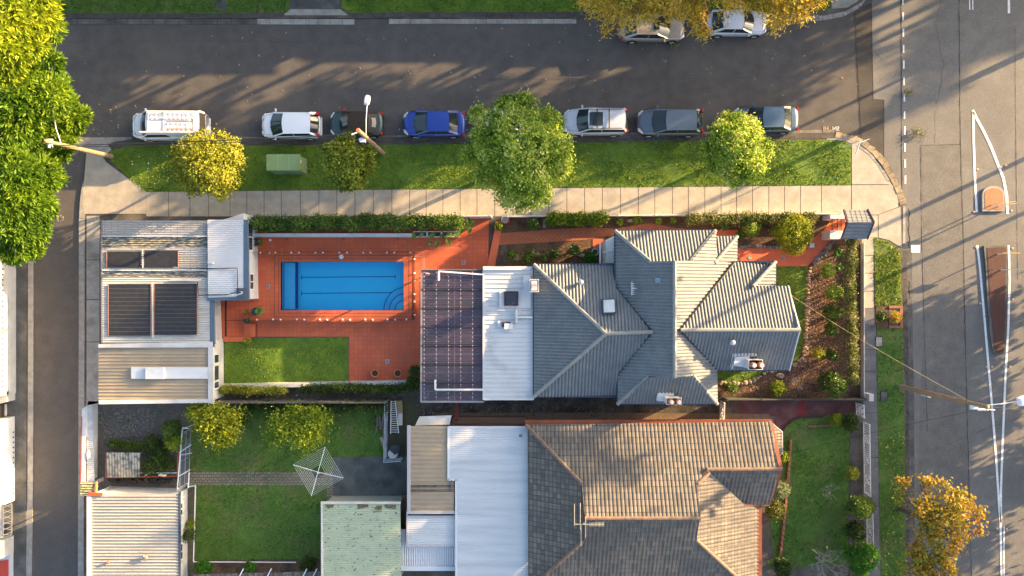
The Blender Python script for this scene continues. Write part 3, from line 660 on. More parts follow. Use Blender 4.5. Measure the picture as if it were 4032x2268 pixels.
sf = quad_on([(2374,1181),(2417,1179),(2420,1228),(2376,1230)], NW, .185); build('pane', MB().add(sf + [p + Vector((0,0,.03)) for p in sf], [(0,1,2,3),(4,5,6,7),(0,1,5,4),(1,2,6,5),(2,3,7,6),(3,0,4,7)]), skyl, fo)
for u, v, k in ((2286,1111,NW), (2879,1347,FS)):
    p = on_plane(u, v, k); wv = build('roof_vent', MB().lathe(p, [(.07,-.1),(.07,.18),(.10,.20),(.17,.30),(.18,.38),(.13,.46),(.0,.50)], 18), steel, roof, smooth=False)
    fins = MB()
    for i in range(14):
        t = 2*math.pi*i/14; fins.bar(p + Vector((.17*math.cos(t), .17*math.sin(t), .26)), p + Vector((.14*math.cos(t+.3), .14*math.sin(t+.3), .45)), .012, .03)
    build('fin', fins, steel_l, wv); wv.children[0]['kind'] = 'stuff'
p = on_plane(2487,1135,WS); am = MB().bar(p, p+Vector((0,0,.45)), .04).bar(p+Vector((-.05,-.45,.42)), p+Vector((-.05,.45,.42)), .03)
for i in range(6): am.bar(p+Vector((-.12,-.4+.14*i,.42)), p+Vector((.12,-.4+.14*i,.42)), .025)
am.bar(p+Vector((0,0,.3)), p+Vector((.3,0,.3)), .04)
solo('roof_antenna', am, steel_l, 'small pale antenna on the shaded west slope of the blue tiled roof', 'antenna')
p = on_plane(2590,1104,WS); vb = build('vent_tile', MB().box(p+Vector((0,0,.08)), (.34,.34,.1)).box(p+Vector((0,0,.16)), (.12,.12,.1)), mat('grey_flash',(.22,.28,.33),rough=.5), roof)
p = on_plane(2585,1103,WS)
def chimney(parent, u0, v0, u1, v1, zb, zt, pots, brick=False):
    a = W(u0, v1, zt); b = W(u1, v0, zt); cx, cy = (a[0]+b[0])/2, (a[1]+b[1])/2; w, d = b[0]-a[0], b[1]-a[1]
    ch = build('chimney', MB().box((cx,cy,(zb+zt)/2), (w-.08,d-.08,zt-zb)), white_r, parent)
    build('chimney_crown', MB().box((cx,cy,zt-.06), (w,d,.12)).box((cx,cy,zt-.22), (w-.03,d-.03,.06)), white, ch)
    if brick: build('brick_top', MB().box((cx,cy,zt+.012), (w-.2,d-.2,.03)), mat('crumbling_mortar', (.55,.40,.32), (.75,.70,.64), scale=9, bump=1, bscale=15), ch)
    for i in range(pots):
        x = cx + (i - (pots-1)/2) * .48 + (.0 if pots > 1 else 0)
        po = build('chimney_pot', MB().lathe((x,cy,zt), [(.19,0),(.16,.30),(.19,.32),(.19,.38),(.13,.38),(.12,.05)], 18), mat('pot_clay', (.42,.15,.07), rough=.7), ch)
        build('pot_cowl', MB().lathe((x,cy,zt+.38), [(.13,0),(.13,.08),(.0,.10)], 14), mat('cowl_pale', (.72,.66,.58), rough=.6), po)
    return ch
chimney(roof, 2086, 1099, 2122, 1150, 3.3, 4.6, 0, True)
c1 = chimney(roof, 2948, 1416, 3004, 1456, 3.6, 5.6, 2)
build('chimney_shoulder', MB().prism(px2([(2896,1406),(2952,1404),(2952,1450),(2890,1440)],4.8), 3.6, 4.75), white, c1)
fl = quad_on([(2884,1392),(2976,1390),(2982,1402),(2895,1405),(2885,1452),(2872,1454)], FS, .05); build('flashing', MB().add(fl, [(0,1,2,3,4,5)]), mat('lead_flash',(.50,.52,.55),rough=.5), c1)
c2 = chimney(roof, 2624, 1566, 2684, 1594, 3.6, 5.5, 2)
build('chimney_shoulder', MB().prism(px2([(2590,1535),(2655,1533),(2655,1585),(2590,1580)],4.6), 3.6, 4.5), white, c2)
fl = quad_on([(2583,1520),(2667,1520),(2667,1545),(2583,1545)], SS, .06); build('flashing', MB().add(fl, [(0,1,2,3)]), MATS['lead_flash'], c2)
dp = MB().bar(W(2363,955,2.2), W(2363,1037,2.2), .12); dp.bar(W(2375,994,2.3), W(2413,986,2.5), .09).bar(W(2412,986,2.5), W(2413,1036,2.6), .07)
solo('waste_pipe', dp, white, 'white plastic pipes beside the small white side wall of the house', 'pipe')
# tight white metal roof and the polycarbonate pergola
fr = thing('metal_roof_extension', 'pale flat metal roofed extension between pergola and tiled house', 'house extension', W(2000,1310))
E = [(1903,1052),(2098,1052),(2100,1545),(1904,1550)]; E = [(1903,1052),(2099,1052),(2099,1572),(1904,1572)]
zz = 3.0; P3 = [W(1904,1052,3.05), W(2099,1052,3.15), W(2099,1572,3.15), W(1904,1572,3.05)]
ro = build('roof', roof_face(MB(), P3, 'x', .31, .045, 0, 1, 'seam'), panw, fr)
gm = MB(); gutter(gm, P3 + [P3[0]], .12, .14, .03); build('roof_edge', gm, mat('pale_edge',(.5,.51,.52),rough=.4), fr)
house_walls(fr, px2([(1915,1065),(2088,1065),(2088,1560),(1915,1560)],2.9), 2.95, white_r)
a = MB(); 
def rbox(mb, u0, v0, u1, v1, z0, z1):
    p, r_ = W(u0,v1,z1), W(u1,v0,z1); return mb.box(((p[0]+r_[0])/2,(p[1]+r_[1])/2,(z0+z1)/2), (r_[0]-p[0], r_[1]-p[1], z1-z0))
rbox(a, 1985,1147,2041,1204, 3.1, 3.35); sk_ = build('skylight', a, brownf, ro); build('pane', rbox(MB(),1991,1153,2035,1198,3.33,3.37), mat('dark_pane',(.04,.04,.06),rough=.15,spec=.6), sk_)
build('flashing_panel', rbox(rbox(MB(),1966,1146,2092,1212,3.11,3.215), 2060,1082,2088,1180,3.11,3.225), panw, ro)
d_ = MB(); rbox(d_, 2030,1219,2037,1272,3.2,3.45); rbox(d_, 2037,1246,2097,1253,3.2,3.40); rbox(d_,1908,1220,2030,1222,3.2,3.23); build('duct', d_, white, ro)
b_ = MB(); rbox(b_, 1960,1264,2020,1290,3.15,3.22); bx_ = build('vent_base', b_, panw, ro); build('vent_opening', rbox(MB(),1975,1267,2011,1287,3.22,3.34), navy, bx_); build('vent_cowl', rbox(MB(),1986,1274,2020,1296,3.3,3.42), white, bx_)
cr = MB(); cr.bar(P3[0], P3[1], .5, .06)
build('front_flashing', MB().prism(px2([(1904,1052),(2098,1052),(2085,1063),(1904,1063)],3.15), 3.1, 3.22), white, ro)
pg = thing('pergola', 'long pergola with see-through purple grey corrugated sheets, at the end of the pool', 'pergola', W(1780,1310))
polyc = mat('polycarbonate', (.10,.08,.12), (.085,.085,.105), scale=.5, rough=.25, spec=.6, col3=(.13,.09,.13), scale3=.35)
nt = polyc.node_tree; tr = nt.nodes.new('ShaderNodeBsdfTransparent'); tr.inputs[0].default_value = (.75,.65,.75,1); mx = nt.nodes.new('ShaderNodeMixShader'); mx.inputs[0].default_value = .42
nt.links.new(tr.outputs[0], mx.inputs[2]); nt.links.new(nt.nodes['Principled BSDF'].outputs[0], mx.inputs[1]); nt.links.new(mx.outputs[0], nt.nodes['Material Output'].inputs[0])
PG = [W(1660,1064,2.75), W(1902,1064,2.95), W(1904,1582,2.95), W(1658,1582,2.75)]
mbp = MB(); roof_face(mbp, PG, 'x', .12, .018, 0, 1, 'corr', thick=.001); mbp.f.pop(); build('roof_sheet', mbp, polyc, pg)
bt = MB()
for u in (1670,1718,1766,1790,1814,1861): bt.bar(W(u,1068,2.62+.0006*(u-1660)), W(u,1578,2.62+.0006*(u-1660)), .05, .07)
for k in range(14): v = 1101+k*36.7; bt.bar(W(1663,v,2.56), W(1900,v,2.74), .045, .06)
bt_ = build('batten', bt, mat('batten_pale',(.62,.58,.5),rough=.6), pg)
ov = MB()
for v in np.arange(1066,1580,73.5): ov.bar(W(1660,v,2.80), W(1903,v,3.0), .10, .012)
build('sheet_overlap', ov, mat('sheet_overlap',(.035,.035,.045),rough=.4), pg)
sc_ = MB()
for u in (1670,1718,1766,1814,1861):
    for v in range(1072,1580,17): sc_.box(W(u,v,2.83+.0008*(u-1660)), (.045,.045,.02))
build('roof_screw', sc_, steel_l, pg)['kind'] = 'stuff'
gm = MB(); gutter(gm, [PG[1],PG[0],PG[3],PG[2]], .12,.12,.04); build('gutter', gm, mat('grey_gutter',(.20,.21,.23),rough=.4), pg)
for u, v in ((1672,1075),(1672,1320),(1672,1570)): build('post', MB().bar((*W(u,v,2.6)[:2],0), (*W(u,v,2.6)[:2],2.6), .1), white, pg)
wp = MB(); 
for a_, b_ in (((1714,1495),(1714,1534)),((1714,1534),(1903,1534))): wp.bar(W(*a_,3.0), W(*b_,3.05), .12)
solo('white_gutter_pipe', wp, white, 'white L shaped pipe lying on the lower end of the pergola roof', 'pipe')
wp = MB(); wp.bar(W(1728,1068,3.0), W(1728,1105,2.95), .12).bar(W(1728,1068,3.0), W(1903,1081,3.1), .1)
solo('white_gutter_pipe', wp, mat('pink_white',(.75,.66,.70),rough=.5), 'pinkish white bent pipe lying on the upper end of the pergola roof', 'pipe')
# ---- garage block left of the pool
ga = thing('garage', 'old white ribbed metal garage with black solar heating mats, on the lane', 'garage', W(600,1100))
P3 = [W(400,868,2.9), W(817,868,2.8), W(825,1352,2.8), W(408,1352,2.9)]
GA = MB()
def strip(v0, v1, m, name='roof', lift=0, u0=402, u1=817):
    return build(name, roof_face(MB(), [W(u0,v0,2.9+lift), W(u1,v0,2.8+lift), W(u1,v1,2.8+lift), W(u0,v1,2.9+lift)], 'x', .155, .022, 0, 1, 'corr'), m, ga)
old_tin = tilemat('flaking_tin', (.44,.425,.40), (.10,.10,.10), .9, .155, .018, col2=(.38,.36,.34), stain=(.30,.285,.26), rough=.8)
r1_ = strip(868,932,old_tin); strip(932,975,iron_l,'mossy_sheet'); strip(975,1062,old_tin,'roof'); strip(1062,1092,iron_l,'mossy_sheet'); strip(1092,1352,iron_w,'roof',0,404,826)
gm = MB(); gutter(gm, [W(400,868,2.9), W(402,1350,2.9)], .12,.14,.05); build('gutter', gm, mat('grey_gutter2',(.16,.17,.19),rough=.5), ga)
house_walls(ga, px2([(412,878),(806,878),(806,1175),(812,1345),(412,1345)],2.7), 2.68, white_r)
ef = MB(); ef.prism(px2([(826,1182),(842,1182),(846,1355),(836,1350),(828,1345)],2.75), 2.6, 2.8); build('fascia', ef, blue_g, ga)
rbr = MB(); rbox(rbr, 402,1062,815,1066,2.9,2.96); rbox(rbr,402,929,815,932,2.9,2.95); rbox(rbr,668,1100,790,1104,2.9,2.97); build('lap_joint', rbr, white, ga)
def mat_panel(u0, v0, u1, v1, label, gaps):
    t = thing('solar_mat', label, 'solar heating mat', W((u0+u1)/2,(v0+v1)/2,2.95), group='black solar mats on the garage roof')
    b = MB(); n = 12
    rbox(b, u0, v0, u1, v1, 2.93, 2.975); build('mat', b, solar, t)
    l = MB()
    for i in range(1, n):
        v = v0 + (v1-v0)*i/n; 
        if gaps: rbox(l, u0+2, v-.7, u1-2, v+.7, 2.97, 2.979)
    if gaps: build('seam', l, mat('mat_seam',(.10,.10,.10),rough=.5), t)
    h = MB(); h.tube([W(u0-1,v0,2.97), W(u0-1,v1,2.97)], .03, 8).tube([W(u1+1,v0,2.97), W(u1+1,v1,2.97)], .03, 8); build('header_pipe', h, mat('header_pipe',(.22,.10,.07),rough=.5), t)
mat_panel(421,989,556,1052,'small black solar mat on upper roof, left of the small pair',0)
mat_panel(564,988,700,1051,'small black solar mat on upper roof, right of the small pair',0)
mat_panel(427,1120,592,1322,'large black solar mat nearest the lane',1)
mat_panel(607,1117,775,1318,'large black solar mat nearest the white deck roof',1)
pp = MB()
pp.tube([W(561,982,3.0), W(562,1055,3.0)], .035, 8).tube([W(599,1116,3.0), W(601,1328,3.0)], .04, 8)
for k in range(24): pp.box(W(599.5,1120+k*8.5,3.02), (.2,.05,.03))
for k in range(7): pp.box(W(561,988+k*9,3.02), (.2,.05,.03))
build('manifold', pp, mat('manifold_grey',(.35,.34,.33),rough=.5), ga)
pp = MB()
for pts in ([(702,1055),(812,1058),(934,1055),(936,1148),(900,1160),(782,1162),(777,1110)],): pp.tube([W(u,v,3.05) for u,v in pts], .035, 8)
build('black_pipe', pp, black, ga)
dk = thing('pool_room', 'pool side room with bright white fine ribbed roof, blue gutter and white window wall', 'building', W(900,1020))
P3 = [W(817,865,3.0), W(962,865,2.9), W(965,1168,2.9), W(819,1172,3.0)]
dr = build('roof', roof_face(MB(), P3, 'x', .14, .012, 0, 1, 'corr'), mat('bright_deck',(.50,.51,.53),(.45,.46,.48),scale=.6,rough=.45,spec=.4), dk)
rb = MB(); rb.prism(px2([(961,865),(976,865),(981,1182),(961,1182)],2.85), 2.7, 2.93).prism(px2([(818,1172),(962,1168),(962,1182),(818,1184)],2.85), 2.7, 2.93); build('gutter', rb, blue_g, dk)
hw = house_walls(dk, [W(830,880,2.7)[:2], (W(1013,880)[0], W(0,855)[1]), (W(1018,880)[0], W(0,1176)[1]), W(830,1170,2.7)[:2]], 2.68, white_r)
def wall_window(parent, x, v0, v1, z0, z1, n=2):
    """window let into an east facing wall at x; v0..v1 are ground pixel rows"""
    y0, y1 = W(0,v1)[1], W(0,v0)[1]; f = MB().box((x+.02,(y0+y1)/2,(z0+z1)/2), (.06, y1-y0+.1, z1-z0+.1)); w = build('window', f, white, parent)
    for i in range(n):
        a = y0 + (y1-y0)*i/n + .04; b = y0 + (y1-y0)*(i+1)/n - .04; build('pane', MB().box((x+.055,(a+b)/2,(z0+z1)/2), (.02,b-a,z1-z0-.1)), glass_d, w)
    return w
wall_window(dk, W(1013.5,0)[0], 889, 990, 1.1, 1.95, 2); wall_window(dk, W(1016.5,0)[0], 1080, 1140, 1.1, 1.75, 2)
ac = thing('pump_box', 'dark box with white pipes at the lower right corner of the bright ribbed roof', 'roof box', W(952,1150,2.95))
build('tray', rbox(MB(),932,1134,969,1172,2.95,3.03), mat('pump_dark',(.07,.09,.11),rough=.5), ac)
pp = MB(); pp.tube([W(900,1162,3.08), W(935,1161,3.08), W(953,1155,3.15), W(955,1150,3.15), W(948,1149,3.15)], .035, 8); build('hose', pp, white, ac)
vp = MB().tube([W(840,1036,2.98), W(840,1036,3.35)], .06, 10).bar(W(818,1034,3.02), W(840,1036,3.02), .08); solo('vent_pipe', vp, white, 'short white vent pipe on the bright ribbed pool room roof', 'vent pipe')
cs = thing('carport', 'beige trough roofed carport at lower left of the pool lawn', 'carport', W(600,1470))
P3 = [W(388,1368,2.75), W(818,1368,2.85), W(822,1575,2.85), W(388,1580,2.75)]
cr_ = build('roof', roof_face(MB(), P3, 'x', .24, .05, 0, 1, 'deck'), beige, cs)
ed = MB(); ed.prism(px2([(386,1356),(838,1346),(838,1368),(386,1369)],3.0),2.7,2.96).prism(px2([(818,1368),(838,1346),(838,1592),(818,1588)],3.0),2.7,2.955).prism(px2([(388,1576),(838,1572),(838,1586),(388,1592)],2.96),2.7,2.95)
build('roof_edge', ed, white_r, cs)
build('flashing_panel', rbox(MB(),516,1446,818,1491,2.8,2.96), panw, cr_)
build('skylight', rbox(MB(),572,1447,643,1492,2.9,3.17), white, cr_)
house_walls(cs, [W(396,1375,2.66)[:2], (W(880,0)[0], W(0,1332)[1]), (W(882,0)[0], W(0,1560)[1]), W(396,1575,2.66)[:2]], 2.66, white_r)
for a_, b_ in ((1388,1422),(1430,1488),(1492,1518)): wall_window(cs, W(881,0)[0], a_, b_, 1.0, 1.9, 1)
# entry lobby between garage and pool
sheet('lobby_floor', [(848,1182),(995,1182),(995,1330),(848,1330)], .025, terra)
sg = MB().bar(W(889,1184,1.0), W(889,1325,1.0), .10, .10); solo('handrail', sg, black, 'dark rail across the small red tiled courtyard by the garage', 'rail')
stp = thing('brick_steps', 'short flight of terracotta steps from courtyard up to pool terrace', 'steps', W(985,1300))
for i in range(3): build('step', MB().prism(px2([(962+13*i,1274),(1010,1274),(1010,1326),(962+13*i,1326)]), 0, .10+.06*i), terra_s, stp)
solo('brick_edging', MB().prism(px2([(882,1327),(990,1327),(990,1345),(882,1345)]), 0, .12), terra_s, 'terracotta edging between red courtyard and the pool lawn', 'edging')
# ---------------------------------------------------------------- neighbour's house and sheds (lower half)
nh = thing('old_tiled_house', 'weathered brown grey tiled house with terracotta gutters below the red driveway', 'house', W(2500,1950))
N = dict(a=(2070,1672,3.15), b=(3033,1660,3.15), c=(3075,1846,4.65), d=(2783,1848,4.65), e=(2746,1905,4.9), f=(2757,2040,5.8), g=(2303,2040,5.8), h=(2290,1903,4.9),
         i=(2296,2130,4.9), j=(2060,2340,3.0), k=(2740,2124,4.9), l=(2975,2340,3.0), m=(3028,1986,3.1), n=(2928,1988,3.3), o=(2992,1990,3.0), p=(2992,2340,3.0), q=(2790,1862,4.6), r=(2080,1672,3.15), s=(2080,2330,3.05))
N = {k: (u, v, z + .25 + (z - 3) * .12) for k, (u, v, z) in N.items()}; n_ = lambda k: W(*N[k]); rf = MB(); kw = dict(pitch=.26, amp=.03, step=.03, course=.36)
roof_face(rf, [n_('a'), n_('b'), n_('c'), n_('d'), n_('e'), n_('f'), n_('g'), n_('h')], 'y', **kw)
roof_face(rf, [n_('g'), n_('f'), n_('k'), n_('l'), n_('j'), n_('i')], 'y', **kw)
roof_face(rf, [n_('r'), n_('h'), n_('i'), n_('s')], 'x', **kw)
roof_face(rf, [n_('e'), n_('q'), n_('n'), n_('o'), n_('p'), n_('l'), n_('k')], 'x', **kw)
roof_face(rf, [n_('d'), n_('c'), n_('m'), n_('n'), n_('q')], 'y', **kw)
ro = build('roof', rf, tile_o, nh)
for K in ('hgi','efk'): build('gablet', MB().poly([n_(k) for k in K]), mat('gablet_brown',(.10,.05,.04)), ro)
cap_parts(ro, tile_oc, [(n_(A), n_(B_)) for A, B_ in (('a','h'),('g','f'),('i','j'),('d','c'),('k','l'),('q','d'),('e','q'))], .12)
gm = MB(); 
a = Vector(n_('a')); b = Vector(n_('b'));
gm.prism([W(2066,1652,3.05)[:2], W(3034,1650,3.05)[:2], W(3038,1674,3.05)[:2], W(2072,1676,3.05)[:2]], 3.12, 3.3); gutter(gm, [b, n_('c'), n_('m')], .26, .12, .04); gutter(gm, [n_('n'), n_('o'), n_('p')], .26,.12,.04); gutter(gm,[n_('m'), n_('n')],.16,.12,.04)
build('gutter', gm, terra_g, nh)
build('valley_gutter', MB().bar(Vector(n_('q'))+Vector((0,0,.05)), Vector(n_('n'))+Vector((0,0,.05)), .12,.02), mat('valley_grey',(.16,.16,.16),rough=.6), ro)
house_walls(nh, px2([(2095,1685),(2975,1680),(2975,2300),(2095,2300)],2.9), 2.85, brown_b); house_walls(nh, px2([(2975,1690),(3020,1690),(3045,1845),(3010,1965),(2975,1965)],2.9), 2.85, brown_b)
w_ = MB().box(W(2030,1664,2.0), (.05,.02,.9)); 
an = thing('roof_antenna', 'large bare metal antenna on the ridge of the weathered tiled house', 'antenna', W(2298,2060,5.5))
am = MB().bar(W(2300,2060,5.5), W(2300,2060,7.3), .05); build('mast', am, steel_l, an)
am = MB().bar(W(2264,2064,7.2), W(2378,2065,7.2), .035)
for i in range(11): u = 2322+i*5.5; am.bar(W(u,2058-.3*i,7.22), W(u,2072,7.22), .025)
for u, l0, l1 in ((2262,1984,2070),(2285,1980,2085),(2288,2068,2150),(2306,2036,2118)): am.bar(W(u,l0,7.2), W(u,l1,7.2), .03)
build('element', am, mat('antenna_tan',(.62,.52,.36),rough=.4), an)
bay = thing('bay_window_roof', 'small bare slatted roof beyond the corner of the weathered tiled house', 'awning', W(3060,1730,2.5))
BY = [W(3036,1662,2.6), W(3052,1676,2.5), W(3080,1700,2.35), W(3081,1782,2.35), W(3070,1795,2.4), W(3052,1735,2.7)]
build('roof', roof_face(MB(), BY, 'x', .22, .03, .02, .3), tile_o, bay); gm = MB(); gutter(gm, BY[:5], .05, .1, .02); build('edge', gm, white, bay)
# long white iron roof
la = thing('iron_roofed_wing', 'long bright corrugated iron roofed wing joined to the old tiled house', 'house wing', W(1930,1950))
z1, z2 = 3.0, 2.75
rf = MB(); roof_face(rf, [W(1770,1683,z2), W(2078,1683,z1), W(2080,2320,z1), W(1800,2320,z2), W(1800,1886,z2), W(1770,1886,z2)], 'x', .13, .013, 0, 1, 'corr')
build('roof', rf, iron, la); gm = MB(); gutter(gm, [W(1766,1683,z2), W(1766,1889,z2), W(1796,1889,z2), W(1797,2320,z2)], .15,.12,.05); gutter(gm,[W(1766,1681,z2),W(2078,1681,z1)],.08,.1,.03); build('gutter', gm, mat('pale_gutter',(.55,.58,.62),rough=.4), la)
house_walls(la, px2([(1782,1690),(2085,1690),(2085,2300),(1812,2300),(1812,1880),(1782,1880)],2.7), 2.68, brown_b)
vp = MB().tube([W(2052,1718,2.95), W(2051,1716,3.35)], .07, 10).box(W(2049,1715,3.4), (.2,.16,.12)); solo('roof_vent', vp, mat('vent_dark',(.12,.14,.15),rough=.5), 'small dark vent near the top corner of the long iron roof', 'roof vent')
wi = MB(); wi.prism(px2([(1785,1637),(2070,1637),(2070,1685),(1785,1685)]), 0, .6); solo('brick_wall', wi, brown_b, 'brown brick wall strip above the long iron roof', 'wall')
sheet('wall_ledge', [(1700,1625),(2420,1625),(3030,1630),(3030,1655),(1700,1665)], .03, mat('brown_concrete',(.13,.09,.06),(.18,.12,.08),scale=2,grain=.2,gscale=10))
dkb = thing('deck_roof', 'beige ribbed metal deck roof between concrete yard and long iron roof', 'roof', W(1700,1850))
rf = MB(); roof_face(rf, [W(1616,1678,2.6), W(1762,1678,2.65), W(1762,1890,2.65), W(1788,1890,2.66), W(1788,2022,2.66), W(1616,2022,2.6)], 'x', .305, .05, 0, 1, 'seam')
build('roof', rf, beige, dkb); gm = MB(); rbox(gm,1603,1676,1616,2024,2.5,2.7); rbox(gm,1603,2012,1790,2024,2.52,2.72); build('gutter', gm, mat('mauve_gutter',(.36,.35,.38),rough=.5), dkb)
house_walls(dkb, px2([(1625,1690),(1780,1690),(1780,2015),(1625,2015)],2.4), 2.45, brown_b)
dd = MB(); rbox(dd,1618,1910,1786,1919,2.66,2.685); rbox(dd,1618,1928,1786,1936,2.66,2.685); build('rusty_strip', dd, mat('rust_strip',(.12,.10,.08),(.06,.05,.04),scale=6,rough=.9), dkb)
bb = MB(); rbox(bb,1774,1892,1780,1930,2.7,2.8); solo('loose_timber', bb, wood_g, 'short timber lying by the step in the beige deck roof', 'timber')
aw = MB(); aw.prism(px2([(1652,1640),(1778,1636),(1770,1672),(1634,1676)],2.3), 2.2, 2.3); solo('small_awning', aw, mat('awning_grey',(.50,.50,.49),(.42,.42,.41),scale=2,rough=.6), 'plain pale grey flat awning above the beige deck roof', 'awning')
rp = MB().bar(W(1798,1585,.5), W(1798,1655,1.1), .22, .2); solo('red_post', rp, mat('rusty_red',(.25,.035,.015),(.15,.03,.02),scale=5,rough=.7), 'short rusty red beam crossing the stony alley', 'beam')
s1 = thing('small_iron_roof', 'small corrugated iron lean-to roof below the beige deck roof', 'lean-to', W(1700,2090))
build('roof', roof_face(MB(), [W(1604,2030,2.45), W(1792,2030,2.5), W(1792,2152,2.4), W(1604,2152,2.35)], 'x', .13, .02, 0, 1, 'corr'), iron, s1)
build('fascia', rbox(rbox(MB(),1600,2012,1606,2152,2.2,2.5),1604,2149,1794,2155,2.2,2.42), mat('mauve_gutter',(.36,.35,.38),rough=.5), s1); house_walls(s1, px2([(1612,2030),(1790,2030),(1790,2145),(1612,2145)],2.2), 2.2, brown_b)
s2 = thing('small_iron_roof', 'lower L shaped iron lean-to roof with upright ribs beside the mint roof', 'lean-to', W(1690,2200))
rf = MB(); roof_face(rf, [W(1576,2084,2.0), W(1602,2084,2.0), W(1602,2155,2.0), W(1792,2155,2.0), W(1792,2232,1.9), W(1576,2232,1.9)], 'y', .16, .02, 0, 1, 'corr'); build('roof', rf, iron, s2)
build('roof_edge', rbox(rbox(MB(),1572,2080,1578,2245,1.8,2.03),1574,2231,1793,2248,1.8,2.02), mat('pale_gutter',(.55,.58,.62),rough=.4), s2); house_walls(s2, px2([(1582,2090),(1600,2090),(1600,2160),(1788,2160),(1788,2235),(1582,2235)],1.7), 1.75, brown_b)
mg = thing('mint_shed', 'shed with flaking pale mint green ribbed roof beside the back lawn', 'shed', W(1420,2130))
mintm2 = mat('mint_flaking', (.33,.39,.275), (.285,.34,.25), scale=1.2, rough=.75, col3=(.05,.055,.05), scale3=4.5, fac3=(.63,.66), stretch=(1,1.6,1))
build('roof', roof_face(MB(), [W(1270,1984,2.5), W(1576,1982,2.5), W(1580,2320,2.4), W(1272,2320,2.4)], 'x', .13, .013, 0, 1, 'corr'), mintm2, mg)
rb = MB(); rb.prism(px2([(1264,1976),(1578,1976),(1578,1983),(1270,1983),(1272,2320),(1265,2320)],2.5), 2.35, 2.55); build('roof_edge', rb, white_r, mg)
dm = MB()
for P in ([(1280,1988),(1316,1988),(1312,1997),(1300,1999),(1292,2003),(1286,1996)],[(1408,1986),(1448,1987),(1452,1996),(1409,2004)],[(1484,1990),(1504,1990),(1503,2004),(1492,2008),(1474,2002)],[(1512,1988),(1560,1988),(1558,2004),(1520,2000)],[(1468,2012),(1505,2011),(1500,2014),(1468,2014)]):
    dm.prism(px2(P,2.53), 2.50, 2.535)
build('bare_patch', dm, mat('bare_dark',(.05,.045,.035),(.16,.15,.06),scale=12,rough=.9), mg)
house_walls(mg, px2([(1276,1990),(1570,1990),(1570,2300),(1276,2300)],2.3), 2.33, mat('fibro',(.30,.32,.28),rough=.8))
# lane-side white shed
ws = thing('white_ribbed_shed', 'big white ribbed roof shed at the bottom of the lane with narrow windows', 'shed', W(530,2120))
build('roof', roof_face(MB(), [W(356,1948,2.75), W(704,1944,2.75), W(706,2320,2.75), W(356,2320,2.75)], 'x', .215, .06, 0, 1, 'deck'), mat('shed_white',(.37,.36,.335),(.30,.285,.26),scale=1.5,rough=.6,stretch=(.3,4,1)), ws)
build('roof_edge', MB().prism(px2([(342,1950),(357,1950),(357,2320),(342,2320)],2.85),2.5,2.87), white, ws)
sc_ = MB()
for k in range(34):
    for u in (408,466,522,578,633,690): sc_.box(W(u+(k%2)*26, 1955+k*10.4, 2.80), (.03,.03,.02))
build('roof_screw', sc_, mat('rusty_screw',(.16,.09,.06),rough=.8), ws)['kind'] = 'stuff'
build('gutter', rbox(MB(),702,1940,708,2320,2.6,2.80), navy, ws); xw = W(739,0)[0]
house_walls(ws, [W(352,1955,2.6)[:2], (xw, W(0,1922)[1]), (xw, W(0,2320)[1]), W(352,2320,2.6)[:2]], 2.6, white_r)
wall_window(ws, xw, 1962, 2010, .9, 1.6, 2); wall_window(ws, xw, 2120, 2180, .9, 1.6, 2)
ob = MB(); ob.prism(px2([(348,1940),(402,1942),(402,1952),(342,1952)],2.9),2.8,2.93); solo('red_flashing', ob, mat('bright_red',(.50,.08,.03),rough=.5), 'short bright red flashing at the top corner of the white shed roof', 'flashing')
cl = MB(); cl.box(W(570+0*1,2193,2.95), (.32,.14,.12), .3).rock(W(575,2197,2.98), (.16,.1,.1), 3).rock(W(566,2190,3.02), (.1,.09,.09), 5)
solo('roof_bird', cl, mat('bird_grey',(.30,.26,.2),rough=.8), 'two small pale lumps on the white shed roof, the right ones', 'debris')
cl = MB().rock(W(424,2215,2.92), (.15,.09,.1), 8); solo('roof_debris', cl, mat('debris_red',(.22,.08,.06),rough=.8), 'small reddish brown lump on the white shed roof casting a shadow', 'debris')
# vegetable yard between
fw = thing('white_boundary_wall', 'white capped wall with sloping metal sheet along the lane, left of the rough yard', 'wall', W(340,1780))
build('wall', MB().prism([W(322,1612,1.5)[:2], W(338,1600,1.5)[:2], W(335,1900,1.5)[:2], W(319,1900,1.5)[:2]], 0, 1.5), white, fw)
build('red_edge', MB().bar(W(322,1640,1.52), W(318,1895,1.52), .05), mat('red_strip',(.42,.07,.04),rough=.6), fw)
build('sloping_sheet', roof_face(MB(), [W(336,1600,1.3), W(362,1592,1.2), W(372,1895,1.2), W(338,1898,1.3)], 'x', .15, .02, 0, 1, 'corr'), iron, fw)
gt = MB(); gt.bar(W(341,1720,1.4), W(341,1900,1.4), .04); solo('dark_rail', gt, black, 'thin dark rail along the sloping sheet of the lane wall', 'rail')
cc = MB(); cc.prism([W(340,1782,1.5)[:2],W(352,1770,1.5)[:2],W(356,1800,1.5)[:2],W(344,1812,1.5)[:2]],1.45,1.55); solo('white_box', cc, white, 'small white box on the lane wall of the rough yard', 'box')
ch = thing('hen_house_roof', 'dirty corrugated roof of a small coop in the rough yard', 'coop', W(485,1835))
m_ch = mat('mottled_iron',(.34,.33,.28),(.10,.11,.11),scale=3,fac=(.45,.6),rough=.8,col3=(.42,.36,.26),scale3=.8)
build('roof', roof_face(MB(), [W(421,1782,1.3), W(552,1783,1.3), W(548,1879,1.2), W(418,1879,1.2)], 'y', .20, .03, 0, 1, 'corr'), m_ch, ch)
build('frame', MB().bar(W(418,1782,1.25), W(416,1880,1.15), .05).bar(W(416,1881,1.15), W(700,1875,1.15), .05).bar(W(702,1778,1.3), W(698,1876,1.2), .06), mat('red_strip',(.42,.07,.04),rough=.6), ch)
